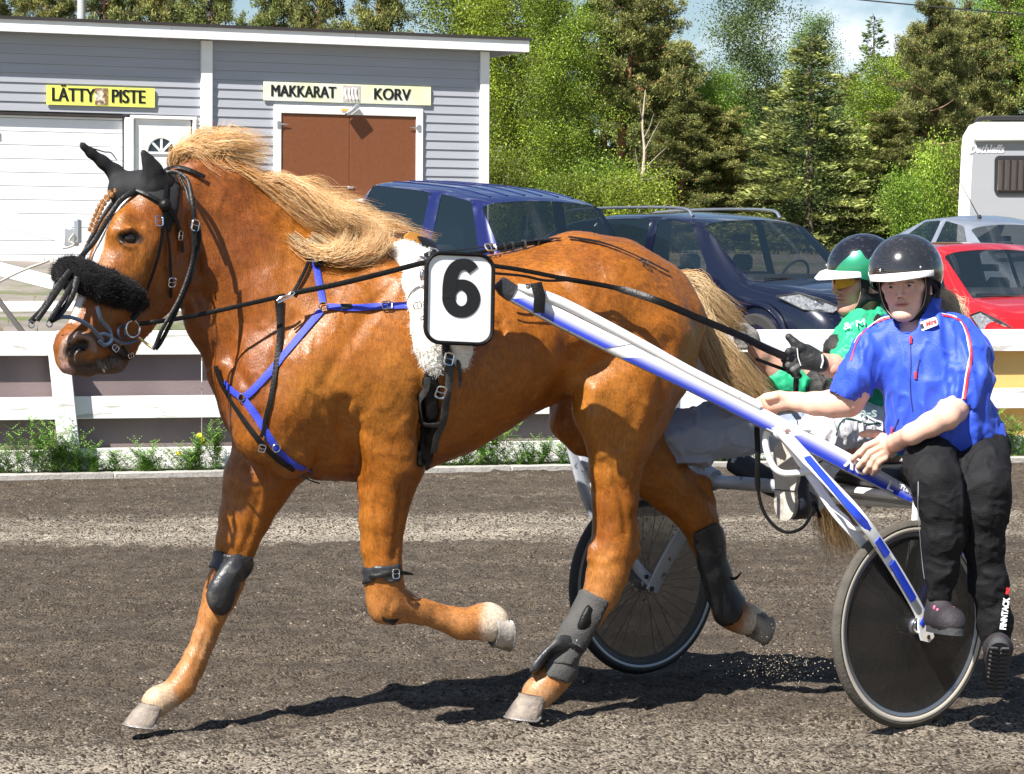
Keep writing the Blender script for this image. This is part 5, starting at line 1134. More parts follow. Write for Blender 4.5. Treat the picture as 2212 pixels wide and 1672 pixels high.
# ---- hooves
m_hoof = M('hoof horn', (.24, .20, .165), .7, var=.25, vs=22, bump=.5, bs=60, col2=(.09, .075, .065), c2s=9, c2r=(.45, .6)); m_sole = M('hoof sole', (.34, .29, .23), .9, var=.3, vs=25, bump=.8, bs=40); m_hoofd = M('pale worn hoof', (.36, .33, .29), .65, var=.2, vs=20, bump=.4, bs=50, col2=(.13, .11, .09), c2s=7, c2r=(.5, .62)); m_shoe = M('horseshoe steel', (.30, .28, .27), .5, .7, bump=.3)
def hoof(cx, cy, v, dn, tw, rc, rb, h, mat, drift=.55, heel=.38):
    """c coronet centre; dn direction to the sole, tw direction to the toe (image-plane vectors), radii at coronet and sole"""
    o = HP(cx, cy, v); ex = -HU; ez = np.array((0, 0, -1.0))     # image right, image down
    D = nrm(ex*dn[0]+ez*dn[1]); T = ex*tw[0]+ez*tw[1]; T = nrm(T-D*np.dot(T, D)); W = np.cross(D, T)
    V = []; F = []; n = 28; rows = [(0, 1.0, 0), (.06, 1.07, .0), (.14, 1.04, .01), (.5, (1.04+rb/rc)/2, .5), (.93, rb/rc, .95), (1.0, rb/rc*.99, 1.0)]
    for (hh, sc, tt) in rows:
        for k in range(n):
            a = 2*math.pi*k/n; ca, sa = math.cos(a), math.sin(a)
            tr = 1.12 if ca > 0 else .92
            back = .75 if ca < -.6 else 1
            hq = h*hh*(1 if ca > -.2 else 1-heel*min(1, (-ca-.2)/.6))
            V.append(o+D*hq+T*(rc*sc*ca*tr*back+rc*drift*tt)+W*rc*sc*sa*.92)
    for i in range(len(rows)-1):
        for k in range(n): F.append((i*n+k, i*n+(k+1) % n, (i+1)*n+(k+1) % n, (i+1)*n+k))
    F.append(tuple(range(n)))
    o_ = mobj('hoof', V, F, mat, horse)
    L_ = len(rows)-1; ring = np.array(V[L_*n:(L_+1)*n]); cen = ring.mean(0); Vs = list(ring*.97+cen*.03-D*.004)+[cen-D*.016]; Fs = [(k, (k+1) % n, n) for k in range(n)]
    mobj('sole', Vs, Fs, m_sole, o_, smooth=False)
    sh = [k for k in range(n) if not (11 <= k <= 17)]; sh = sorted(sh, key=lambda k: (k+14) % n)
    mb = MB(); mb.tube([ring[k]*.95+cen*.05+D*.003 for k in sh], .009, 6, True, .5, D); mb.build('horseshoe', m_shoe, o_)
    return o_
hoof(333, 1519, -.11, (-.15, 1), (-1, .28), .046, .062, .078, m_hoof)
hoof(1060, 1353, .15, (1, -.06), (0, 1), .063, .070, .060, m_hoofd, .22, .25)
hoof(1158, 1499, .15, (-.12, 1), (-1, .05), .053, .068, .086, m_hoof)
hoof(1618, 1336, -.15, (1, .16), (-.2, 1), .058, .067, .075, m_hoofd, .25, .25)
# ---- mane, forelock, tail
m_hair = M('flaxen hair', attr='hair', rough=.42, var=.0, spec=.5)
def strands(name, roots, ctrl_fn, n, seg, r0, parent, colfn, jit=.012, mat=None, kind='stuff'):
    V = np.zeros((n, seg+1, 3, 3)); C = np.zeros((n, seg+1, 3, 3))
    for i in range(n):
        pts = ctrl_fn(i); pts = catmull(pts, max(2, int(math.ceil(seg/(len(pts)-1)))))
        idx = np.linspace(0, len(pts)-1, seg+1); lo = np.floor(idx).astype(int); hi = np.minimum(lo+1, len(pts)-1); fr = (idx-lo)[:, None]; pts = pts[lo]*(1-fr)+pts[hi]*fr
        tg = np.gradient(pts, axis=0); tg /= np.maximum(np.linalg.norm(tg, axis=1)[:, None], 1e-9)
        a = np.cross(tg, (0.3, .9, .2)); a /= np.maximum(np.linalg.norm(a, axis=1)[:, None], 1e-9); b_ = np.cross(tg, a)
        rr = (r0*(.6+.8*random.random()))*np.linspace(1, .25, seg+1)[:, None]
        for k in range(3):
            an = 2*math.pi*k/3; V[i, :, k] = pts+a*rr*math.cos(an)+b_*rr*math.sin(an)
        C[i] = colfn(i, np.linspace(0, 1, seg+1))[:, None, :]
    b0 = (np.arange(n)*(seg+1)*3)[:, None, None]+(np.arange(seg)*3)[None, :, None]
    F = []
    for k in range(3):
        k2 = (k+1) % 3; F.append(np.concatenate([b0+k, b0+k2, b0+3+k2, b0+3+k], 2).reshape(-1, 4))
    o = mobj(name, V.reshape(-1, 3), np.concatenate(F), mat or m_hair, parent); setcol(o, C.reshape(-1, 3), 'hair'); tag(o, kind=kind); return o
def rn(s=1.0): return (random.random()-.5)*2*s
# short coat hair, lying back and down
ns_ = 110000; fi_ = rng.integers(0, len(HF), ns_); q_ = HF[fi_]; w_ = rng.dirichlet((1, 1, 1, 1), ns_); bp_ = (Wd[q_]*w_[..., None]).sum(1); bn_ = (vnormals(Wd, HF)[q_]*w_[..., None]).sum(1); bn_ /= np.linalg.norm(bn_, axis=1)[:, None]; bc_ = (c[q_]*w_[..., None]).sum(1)
fl_ = -HU*1.0+np.array((0, 0, -.9))+.35*np.stack([fbm(bp_*5, 2, 61), fbm(bp_*5, 2, 62), fbm(bp_*5, 2, 63)], -1)+rng.normal(size=(ns_, 3))*.12; fl_ = fl_-bn_*(fl_*bn_).sum(1)[:, None]; fl_ /= np.maximum(np.linalg.norm(fl_, axis=1)[:, None], 1e-6); sd_ = np.cross(bn_, fl_); ln_ = (.008+.009*rng.random(ns_))[:, None]
V_ = np.stack([bp_-sd_*.0009+bn_*.0002, bp_+sd_*.0009+bn_*.0002, bp_+fl_*ln_+bn_*.0016], 1).reshape(-1, 3); o_ = mobj('coat_hair', V_, np.arange(ns_*3).reshape(-1, 3), None, horse, smooth=False); m_hair0 = M('flaxen hair', attr='hair', rough=.42, var=.0, spec=.5); o_.data.materials.append(M('short coat hair', attr='hair', rough=.38, var=0, spec=.5)); setcol(o_, np.repeat(bc_*(.72+.62*rng.random((ns_, 1))), 3, 0), 'hair'); tag(o_, kind='stuff')
def gr(s): return np.array((random.gauss(0, s), random.gauss(0, s), random.gauss(0, s)))
# crest line from poll to withers; hair blown up and back
crest = [(432, 345), (470, 362), (520, 392), (580, 432), (640, 470), (700, 505), (760, 530), (830, 552)]
def lerp_list(L_, u):
    u = max(0, min(1, u))*(len(L_)-1); i = min(int(u), len(L_)-2); f = u-i; return tuple(a*(1-f)+b*f for a, b in zip(L_[i], L_[i+1]))
blonde = np.array((.66, .36, .13)); tan = np.array((.38, .15, .035)); pale = np.array((.85, .66, .40))
LK = np.random.default_rng(3).random(500)
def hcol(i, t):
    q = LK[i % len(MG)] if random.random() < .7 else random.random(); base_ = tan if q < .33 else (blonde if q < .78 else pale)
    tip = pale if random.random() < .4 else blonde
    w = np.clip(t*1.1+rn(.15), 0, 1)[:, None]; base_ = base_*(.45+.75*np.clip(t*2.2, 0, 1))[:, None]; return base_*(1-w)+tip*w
# locks: groups of strands share a guide
def mane_guides():
    g = []
    # forward tuft blown up behind the ears (first lock group)
    for k in range(34):
        u = random.random(); x0, y0 = lerp_list([(372, 366), (470, 374)], u)
        ex, ey = 430+120*random.random(), 290+66*random.random()
        g.append([(x0, y0, rn(.02)), (x0+2+22*u, y0-34-14*random.random(), rn(.03)), ((x0+ex)/2+4, min(ey, y0-40)-6+rn(8), rn(.04)), (ex, ey+rn(6), rn(.05)), (ex+28+rn(18), ey+16+rn(14), rn(.06))])
    for k in range(26):
        u = random.random(); x0, y0 = lerp_list([(430, 372), (560, 425)], u)
        g.append([(x0, y0, rn(.025)), (x0+45, y0-18+rn(8), .02+rn(.03)), (x0+120, y0+24+rn(14), .04+rn(.03)), (x0+205+rn(15), y0+84+rn(18), .06+rn(.03)), (x0+290+rn(30), y0+120+rn(20), .07+rn(.04))])
    for k in range(40):
        u = random.random(); x0, y0 = lerp_list(crest[2:7], u)
        g.append([(x0, y0, rn(.03)), (x0+46, y0-16+rn(9), .03+rn(.03)), (min(x0+105, 775), y0+4+rn(11), .08+rn(.03)), (min(x0+160+rn(14), 800), y0+38*(1-.5*u)+rn(12), .12+rn(.03)), (min(x0+220+rn(20), 822+rn(18)), min(y0+66*(1-.45*u)+rn(14), 552+rn(14)), .14+rn(.03))])
    for k in range(12):      # windblown wisps behind
        u = random.random(); x0, y0 = lerp_list(crest[3:7], u)
        g.append([(x0, y0, rn(.03)), (x0+45, y0-34+rn(8), -.02), (x0+105, y0-30+rn(14), -.04), (x0+160+rn(20), y0-6+rn(20), -.05)])
    for k in range(14):      # curls hanging by the withers
        x0 = 620+95*random.random(); y0 = 505+20*random.random()
        g.append([(x0, y0, .10), (x0+45, y0+32+rn(5), .15), (x0+90, y0+38+rn(6), .17), (x0+120+rn(8), y0+18+rn(8), .18), (x0+122+rn(8), y0-4, .17)])
    return g
MG = mane_guides(); NM = 9500
def mane_fn(i):
    g = MG[i % len(MG)]; sp = abs(random.gauss(0, 1)); d = gr(1); e = gr(1); pts = []
    fr0 = .9*random.random()
    for j, (x, y, v) in enumerate(g):
        pts.append(HP(x, y, v)+d*(.009+.0028*j)*np.array((1, 1, .8))+e*.0025*j+np.array((0, 0, .006*math.sin(2.1*j+6.28*LK[(i*7) % len(MG)]+fr0))))
    return pts
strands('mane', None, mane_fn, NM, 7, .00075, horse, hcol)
# solid under-mane so the crest reads dense
# braided forelock
m_braid = M('braided forelock hair', (.27, .115, .03), .5, bump=.6, bs=150, var=.25, vs=60)
fb = MB(); bpz = catmull([DP(246, 412, -.01), DP(222, 440, -.015), DP(208, 470, -.02), DP(196, 500, -.025)], 6)
for j, p in enumerate(bpz): fb.ball(p+np.array((.006*(-1)**j, -.004, 0)), .0088-.0001*j, 8, None, (1, 1, 1.15))
fbo = fb.build('forelock_braid', m_braid, horse); tag(fbo)
# tail
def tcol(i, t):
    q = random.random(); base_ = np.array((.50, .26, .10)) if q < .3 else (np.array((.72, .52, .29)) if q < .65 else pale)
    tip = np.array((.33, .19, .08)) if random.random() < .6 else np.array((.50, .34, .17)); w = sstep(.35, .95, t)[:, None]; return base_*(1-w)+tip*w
TG = []
for k in range(46):
    u = random.random(); v = random.random()
    a = (1448+12*rn(), 608+10*rn(), rn(.02))
    low_ = u
    TG.append([a, (1500+28*rn()-10*low_, 640+30*low_+8*rn(), .01+rn(.03)), (1540-25*low_+10*rn(), 712+22*low_+10*rn(), .02+rn(.04)), (1588-34*low_+16*rn(), 782+30*low_+16*rn(), .03+rn(.05)), (1638-40*low_+22*rn(), 852+14*low_+18*rn(), .03+rn(.06))])
for k in range(30):
    TG.append([(1448+8*rn(), 612+8*rn(), rn(.02)), (1506+14*rn(), 690+14*rn(), .01), (1575+18*rn(), 800+16*rn(), .0), (1660+18*rn(), 905+14*rn(), -.03+rn(.03)), (1735+18*rn(), 985+16*rn(), -.08+rn(.04)), (1790+16*rn(), 1075+20*rn(), -.10+rn(.04)), (1822+22*rn(), 1160+25*rn(), -.12+rn(.04))])
for k in range(10):
    TG.append([(1448, 606, 0), (1500+10*rn(), 610+14*rn(), 0), (1542+14*rn(), 655+16*rn(), .02), (1580+20*rn(), 700+25*rn(), .03)])
def tail_fn(i):
    g = TG[i % len(TG)]; d = gr(1); e = gr(1)
    return [HP(x, y, v)+d*(.007+.004*j)+e*.004*max(0, j-1) for j, (x, y, v) in enumerate(g)]
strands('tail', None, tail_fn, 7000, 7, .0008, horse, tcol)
MB().tube([HP(1400, 622, 0), HP(1440, 618, 0), HP(1478, 645, 0), HP(1508, 690, 0), HP(1525, 740, 0)], [.05, .04, .03, .022, .008], 10).build('dock', M('dock hair', (.46, .24, .09), .6, bump=.6, bs=120, var=.25, vs=50), horse)
# chin whiskers
strands('whiskers', None, lambda i: (lambda p, d: [p, p+d*.5, p+d+np.array((0, 0, -.006))])(DP(200+60*random.random(), 770+14*random.random(), .035+.02*random.random()), np.array((rn(.02)+.012, -.02, -.022+rn(.01)))), 90, 3, .0005, horse, lambda i, t: np.tile(np.array((.3, .26, .22)), (len(t), 1)))
# ================================================================== harness: straps laid on the horse's surface
from mathutils.bvhtree import BVHTree
BVH = BVHTree.FromPolygons([tuple(p) for p in Wd], [tuple(q) for q in HF.tolist()])
def surf(x, y, off=.004):
    d = nrm(ray(x, y)); h = BVH.ray_cast(Vector(CO), Vector(d))
    if h[0] is None: return None, None
    n = np.array(h[1]); return np.array(h[0])+n*off, n
def project(Pw):
    q = (np.asarray(Pw)-CO) @ RM; return np.stack([CX+FP*q[:, 0]/-q[:, 2], CY-FP*q[:, 1]/-q[:, 2]], -1)
def inpoly(Q, poly):
    x, y = Q[:, 0], Q[:, 1]; r = np.zeros(len(Q), bool); n = len(poly); j = n-1
    for i in range(n):
        xi, yi = poly[i]; xj, yj = poly[j]
        c_ = ((yi > y) != (yj > y)) & (x < (xj-xi)*(y-yi)/((yj-yi) or 1e-9)+xi); r ^= c_; j = i
    return r
HPX = project(Wd); HNW = vnormals(Wd, HF)
def shell(name, poly, off, mat, parent, cond=None, rough=0, rs=60):
    """a fitted piece of gear: the stretch of the body inside an outline, lifted off the skin, with thickness"""
    ins = inpoly(HPX, poly)
    if cond is not None: ins &= cond
    fi = ins[HF].all(1); F = HF[fi]
    if len(F) == 0: return None
    u_, inv = np.unique(F, return_inverse=True); F = inv.reshape(F.shape); V = Wd[u_]+HNW[u_]*off
    # smooth the outline
    n = len(V); e = np.concatenate([F[:, [k, (k+1) % 4]] for k in range(4)]); key = np.sort(e, 1); uq, ct = np.unique(key, axis=0, return_counts=True); bd = uq[ct == 1]
    for _ in range(3):
        S = np.zeros_like(V); C = np.zeros(n); np.add.at(S, bd[:, 0], V[bd[:, 1]]); np.add.at(S, bd[:, 1], V[bd[:, 0]]); np.add.at(C, bd[:, 0], 1); np.add.at(C, bd[:, 1], 1)
        m_ = C > 0; V[m_] = .5*V[m_]+.5*S[m_]/C[m_][:, None]
    if rough: V = V+HNW[u_]*(rough*fbm(V*rs, 3, 8))[:, None]
    Vi = V-HNW[u_]*(off+.004)
    dirset = {}
    for q in F.tolist():
        for k in range(4): dirset[(q[k], q[(k+1) % 4])] = 1
    side = [(b_, a_, a_+n, b_+n) for (a_, b_) in dirset if (b_, a_) not in dirset]
    Fa = F.tolist()+[[a+n for a in q[::-1]] for q in F.tolist()]+side
    return mobj(name, np.concatenate([V, Vi]), Fa, mat, parent)
def path(pts, off=.005, n=6):
    """pixel bearings on the skin; a third number fixes the depth plane instead (near side offset), 'd' for the head plane"""
    Q = []; N_ = []
    px = catmull([(p[0], p[1]) for p in pts], n); vs_ = [p[2] if len(p) > 2 else None for p in pts]
    for i, (x, y) in enumerate(px):
        j = min(i/n, len(pts)-1); a = int(j); b_ = min(a+1, len(pts)-1); f = j-a
        va, vb = vs_[a], vs_[b_]; p = None
        if va is None or vb is None:
            p, nn = surf(x, y, off)
        if p is None:
            v = (va if va is not None else vb); v2 = (vb if vb is not None else va)
            if v is None: continue
            p = HP(x, y, v*(1-f)+v2*f); nn = HN
        Q.append(p); N_.append(nn)
    Q = np.array(Q); N_ = np.array(N_)
    if len(Q) > 4:
        for _ in range(2): Q[1:-1] = .25*Q[:-2]+.5*Q[1:-1]+.25*Q[2:]; N_[1:-1] = .25*N_[:-2]+.5*N_[1:-1]+.25*N_[2:]
    return Q, N_
def strap(name, pts, wpx, mat, parent, off=.005, th=.16, n=6, seg=8, smoothn=2):
    Q, N_ = path(pts, off, n)
    if len(Q) < 2: return None
    wr = np.interp(np.linspace(0, 1, len(Q)), np.linspace(0, 1, len(wpx)), wpx) if np.ndim(wpx) else np.full(len(Q), wpx)
    rad = wr/2*Q[:, 1]/FP
    return MB().tube(Q, rad, seg, True, th, N_).build(name, mat, parent, sharp=50)
m_lea = M('black harness leather', (.007, .0065, .0065), .42, var=.3, vs=30, bump=.2, bs=120, spec=.25)
m_leab = M('worn leather boot', (.022, .023, .026), .42, var=.3, vs=18, bump=.3, bs=60, col2=(.075, .073, .07), c2s=14, c2r=(.52, .66))
m_boot2 = M('grey neoprene boot', (.062, .060, .057), .8, var=.2, vs=20, bump=.4, bs=160, col2=(.045, .045, .045), c2s=8, c2r=(.5, .62))
m_nyl = M('blue nylon webbing', (.028, .050, .50), .55, var=.08, vs=40, bump=.3, bs=260)
m_chr = M('chromed metal', (.72, .73, .75), .16, 1, var=0); m_brass = M('brass clip', (.65, .48, .2), .25, 1, var=0); m_blm = M('blue grey bit metal', (.13, .18, .27), .3, .8, var=.1)
m_hood = M('black hood fabric', (.007, .007, .0085), .75, var=.25, vs=30, bump=.35, bs=320)
m_fluf = M('black sheepskin', (.006, .0055, .006), .95, var=.3, vs=60, bump=1, bs=130, spec=.1, sheen=.05); m_sheep = M('white sheepskin', (.78, .75, .68), .9, var=.08, vs=30, bump=.8, bs=90, sheen=.2)
girth_c = 0
har = thing('harness', 'black leather racing harness with white sheepskin saddle pad on the chestnut horse', 'harness', HP(960, 600, .3))
brd = thing('bridle', 'black leather bridle with buckles and metal bit on the horse head', 'bridle', DP(330, 440, .1))
brc = thing('breast_collar', 'bright blue nylon breast collar straps with small steel rings', 'breast collar', HP(700, 660, .2))
def buckle(p, nrm_, up, s, mat, parent, name='buckle'):
    up = nrm(np.asarray(up)-nrm_*np.dot(up, nrm_)); sd = np.cross(nrm_, up); c = np.asarray(p, float)
    pts = [c+sd*s*a+up*s*b_ for (a, b_) in ((-.7, -.8), (0, -1), (.7, -.8), (.75, 0), (.7, .8), (0, 1), (-.7, .8), (-.75, 0))]
    mb = MB(); mb.tube(catmull(pts, 4, True), s*.16, 5, closed=True, cap=False); mb.tube([c-sd*s*.75, c+sd*s*.1+nrm_*s*.15, c+sd*s*.8], s*.10, 5); return mb.build(name, mat, parent)
def ringo(x, y, r_px, mat, parent, off=.012, th=.16, name='ring', ax=None):
    p, n = surf(x, y, off)
    if p is None: p = HP(x, y, .2); n = HN
    r = r_px*p[1]/FP; MB().tube(ring_pts(p, r, ax if ax is not None else n, 20), r*th, 6, closed=True, cap=False).build(name, mat, parent)
# ---- ear hood: cap plus two ear sleeves
hood = thing('ear_hood', 'black fabric ear hood with two pointed ear sleeves on the horse head', 'hood', DP(320, 400, 0))
hf = Field(toL(DP(300, 400, 0))-np.array((.30, .30, .25)), toL(DP(300, 400, 0))+np.array((.40, .30, .28)), .006)
def hd_(pts, k=.8, bl=.012): hf.chain([DL(x, y, v) for (x, y, v, r) in pts], [r*8.75/FP for (_, _, _, r) in pts], bl, WL, k)
hd_([(332, 418, .045, 32), (334, 392, .060, 30), (330, 370, .066, 24), (320, 348, .068, 15), (311, 332, .068, 7), (308, 325, .068, 3)], .6)
hd_([(275, 400, -.04, 24), (250, 374, -.06, 19), (222, 350, -.066, 14), (196, 330, -.07, 11), (180, 316, -.07, 7), (176, 312, -.07, 5)], .7)
hf.chain([DL(316, 348, .092), DL(322, 372, .094), DL(326, 398, .088)], [.004, .012, .012], .010, None, 1, True)
hd_([(345, 405, .02, 40), (320, 415, .01, 46), (290, 415, -.01, 40), (262, 412, -.02, 30)], 1.0, .03)
hVf, hFf = hf.mesh(); mobj('ear_sleeves', toW(smooth_mesh(hVf, hFf, 1)), hFf, m_hood, hood)
shell('forehead_cap', [(225, 395), (268, 372), (372, 362), (392, 400), (382, 470), (360, 520), (352, 470), (338, 446), (308, 424), (262, 410), (228, 404)], .006, m_hood, hood, toL(Wd)[:, 0] > 1.05)
for pts in ([(178, 316, -.07), (205, 322, -.08), (225, 328, -.08), (240, 330, -.07), (252, 345, -.05)], [(318, 334, .07), (332, 342, .07), (342, 370, .06)]):
    MB().tube(catmull([DP(*p) for p in pts], 6), .0022, 5).build('cord', m_hood, hood)
# ---- bridle
def hs(name, pts, w, **k): return strap(name, pts, w, m_lea, brd, **k)
hs('brow_band', [(232, 404), (268, 404), (310, 420), (345, 438), (362, 450)], 8, off=.014)
hs('cheek_strap', [(356, 400), (352, 450), (346, 500), (333, 560), (318, 605), (304, 640)], 9, off=.014)
hs('cheek_strap', [(352, 452), (358, 520), (364, 580), (366, 640)], 8, off=.012)
hs('throat_strap', [(350, 440), (375, 470), (386, 512), (390, 545)], 10, off=.010)
hs('crown_strap', [(362, 372), (385, 366), (412, 372), (440, 385)], 9, off=.014)
for (x, y, s_) in ((340, 480, .016), (380, 508, .015), (367, 608, .015)):
    p, n = surf(x, y, .018)
    if p is not None: buckle(p, n, (0, .1, 1), s_, m_chr, brd)
p, n = surf(352, 446, .02)
if p is not None: MB().ball(p, .021, 14, None, (1, 1, 1)).build('rosette', m_lea, brd)
# overcheck straps running down the face and hanging clear of the nose
def free(name, pts, r, mat, parent, flat=.35, fd=None, n=6):
    Q = catmull([p for p in pts], n); return MB().tube(Q, r, 8, True, flat, fd if fd is not None else -np.array(ray(800, 800))).build(name, mat, parent, sharp=50)
free('overcheck_strap', [DP(345, 378, .02), DP(300, 408, .05), DP(262, 432, .03), DP(235, 470, .02), DP(205, 520, .0), DP(175, 555, .0), DP(150, 590, .05), DP(110, 650, .08), DP(80, 692, .08)], .0085, m_lea, brd)
free('overcheck_strap', [DP(300, 398, .04), DP(262, 420, -.02), DP(232, 455, -.045), DP(205, 500, -.05), DP(178, 555, -.05), DP(162, 600, .06), DP(140, 640, .09), DP(108, 690, .09)], .0085, m_lea, brd)
free('overcheck_strap', [DP(176, 560, .02), DP(170, 590, .07), DP(155, 640, .095), DP(128, 680, .09), DP(108, 694, .085)], .010, m_lea, brd)
free('overcheck_strap', [DP(152, 585, .06), DP(120, 625, .06), DP(92, 668, .06), DP(66, 696, .06)], .010, m_lea, brd)
for (x, y) in ((68, 701), (107, 699)):
    MB().tube(ring_pts(DP(x, y, .08), .011, WH, 18), .0022, 6, closed=True, cap=False).build('ring', m_chr, brd)
# metal bit work
free('bit_bar', [DP(112, 692, .085), DP(135, 685, .09), DP(162, 688, .095), DP(190, 702, .10), DP(210, 722, .10), DP(222, 735, .098)], .0065, m_blm, brd, .7)
free('bit_cheek', [DP(210, 662, .105), DP(218, 690, .105), DP(236, 712, .102), DP(240, 735, .10), DP(226, 745, .10), DP(214, 735, .10)], .0065, m_blm, brd, .7)
free('bit_cheek', [DP(214, 722, .10), DP(230, 722, .102), DP(250, 735, .10), DP(270, 742, .09), DP(298, 735, .085)], .005, m_blm, brd, .7)
MB().tube(ring_pts(DP(287, 710, .092), .027, WH, 26), .0038, 8, closed=True, cap=False).build('bit_ring', m_chr, brd)
MB().tube(ring_pts(DP(262, 716, .085), .022, nrm(WH+np.array((.9, .2, 0))), 26), .0045, 8, closed=True, cap=False).build('bit_ring', m_blm, brd)
free('chin_strap', [DP(228, 742, .098), DP(246, 758, .085), DP(262, 770, .07), DP(280, 775, .05)], .006, m_lea, brd); free('chin_strap', [DP(262, 745, .08), DP(272, 760, .07), DP(282, 772, .06), DP(288, 768, .05)], .0055, m_lea, brd)
buckle(DP(250, 752, .095), -WH*-1, (1, 0, -.6), .012, m_chr, brd); buckle(DP(283, 768, .07), WH, (1, 0, .2), .010, m_chr, brd)
free('noseband_strap', [DP(300, 648, .115), DP(300, 670, .10), DP(285, 690, .095)], .010, m_lea, brd)
# poll to bit: doubled line down the neck
l1 = [DP(352, 376, .06), DP(378, 372, .09), (0, 0, 0), DP(416, 440, .17), DP(421, 482, .18)]
l1[2] = DP(405, 390, .13)
free('check_line', l1, .0075, m_lea, brd, .5)
free('check_line', [DP(418, 490, .185), DP(416, 560, .185), DP(390, 640, .18), DP(352, 708, .16), DP(338, 742, .145), DP(330, 755, .14)], .0065, m_lea, brd, .6)
free('check_line', [DP(428, 488, .185), DP(430, 520, .185), DP(414, 590, .185), DP(382, 670, .17), DP(350, 735, .15), DP(336, 755, .14)], .0065, m_lea, brd, .6)
free('check_line', [DP(421, 492, .19), DP(423, 530, .19)], .006, m_lea, brd, .5)
buckle(DP(422, 487, .19), WH, (.3, 0, 1), .018, m_chr, brd)
free('check_line', [DP(385, 376, .10), DP(400, 405, .13), DP(406, 425, .15), DP(410, 440, .16)], .0055, m_lea, brd, .6)
free('snap_clip', [DP(300, 728, .10), DP(316, 742, .115), DP(330, 752, .135)], .0045, m_brass, brd, .8)
# ---- fluffy noseband
fr2 = Field(toL(DP(220, 610, 0))-np.array((.34, .24, .2)), toL(DP(220, 610, 0))+np.array((.34, .24, .2)), .006)
nbp = [(306, 656, .060, 16), (288, 644, .084, 27), (262, 632, .092, 33), (226, 615, .088, 35), (190, 601, .060, 35), (160, 592, .015, 34), (144, 590, -.04, 32), (160, 600, -.075, 24)]
fr2.chain([DL(*p[:3]) for p in nbp], [p[3]*8.75/FP for p in nbp], .015)
nv, nf_ = fr2.mesh(); nn_ = vnormals(nv, nf_); nv = nv+nn_*(.004*fbm(nv*70, 3, 5)+.003*fbm(nv*25, 2, 6))[:, None]
nb = thing('nose_roll', 'thick fluffy black sheepskin noseband across the horse nose', 'noseband', DP(220, 620, .09)); mobj('roll', toW(nv), nf_, m_fluf, nb)
nvw = toW(nv); nnw = vnormals(nvw, nf_)
strands('fleece', None, lambda i: (lambda k: [nvw[k], nvw[k]+nnw[k]*.006+gr(.001), nvw[k]+nnw[k]*.009+gr(.0035)])(random.randrange(len(nvw))), 3500, 3, .00055, nb, lambda i, t: np.tile(np.array((.006, .005, .006)), (len(t), 1)))
# ---- breast collar
def bs(pts, w, **k): return strap('strap', pts, w, m_nyl, brc, off=.006, **k)
bs([(672, 545), (681, 575), (690, 620), (697, 655)], 15); bs([(705, 664), (760, 666), (820, 663), (888, 660)], 15)
bs([(694, 672), (650, 725), (600, 785), (545, 845), (528, 856)], 16); bs([(486, 826), (502, 842), (520, 856)], 15)
bs([(528, 862), (548, 890), (575, 935), (598, 968)], 16); bs([(598, 968), (630, 1000), (668, 1016)], 13)
ringo(698, 664, 9, m_chr, brc); ringo(524, 858, 8, m_chr, brc); ringo(594, 966, 9, m_chr, brc)
for (x, y) in ((836, 662),):
    p, n = surf(x, y, .012); buckle(p, n, HU, .017, m_chr, brc)
p, n = surf(683, 568, .011); MB().box(p, (.03, .012, .04), (np.cross(n, UP), n, np.cross(n, np.cross(UP, n))), .003).build('clip', m_lea, brc)
m_tagb = M('black woven label', (.02, .02, .02), .6)
p, n = surf(748, 664, .0105); MB().box(p, (.04, .004, .017), (HU, n, np.cross(HU, n))).build('woven_label', m_tagb, brc)
# ---- black straps on neck and chest
def bl(name, pts, w, **k): return strap(name, pts, w, m_lea, har, **k)
bl('neck_strap', [(672, 540), (660, 580), (645, 612), (632, 636)], 8, off=.012)
bl('hanging_strap', [(602, 648), (604, 690), (602, 760), (588, 850), (572, 915), (562, 945)], [20, 13, 12, 10, 9, 8], off=.010)
bl('chest_strap', [(470, 790), (482, 825), (520, 890), (560, 950), (610, 1000), (680, 1034), (748, 1046)], 12, off=.012)
p, n = surf(566, 962, .02)
if p is not None: buckle(p, n, (.2, 0, 1), .014, m_chr, har)
# ---- rein: bit to saddle ring, then to the driver
RG = HP(616, 638, .24); SRP = HP(905, 570, .36)
rein = thing('long_rein', 'black rein running from the bit past the number plate to the gloved hands', 'rein', SRP)
def rn_(pts, r, flat=.4): return MB().tube(catmull(pts, 8), r, 8, True, flat, HN).build('rein_strap', m_lea, rein, sharp=50)
rn_([DP(300, 700, .10), DP(345, 694, .15), HP(420, 682, .17), HP(520, 660, .21), RG], [.008]*33 if False else .0075)
rn_([HP(628, 634, .245), HP(720, 616, .29), HP(820, 592, .33), SRP, HP(935, 566, .37)], .009)
MB().tube(catmull([HP(598, 650, .24), HP(608, 642, .245), HP(622, 638, .25), HP(630, 630, .25), HP(636, 633, .25), HP(622, 644, .25), HP(600, 654, .25)], 5, False), .0035, 6).build('snap', m_chr, rein)
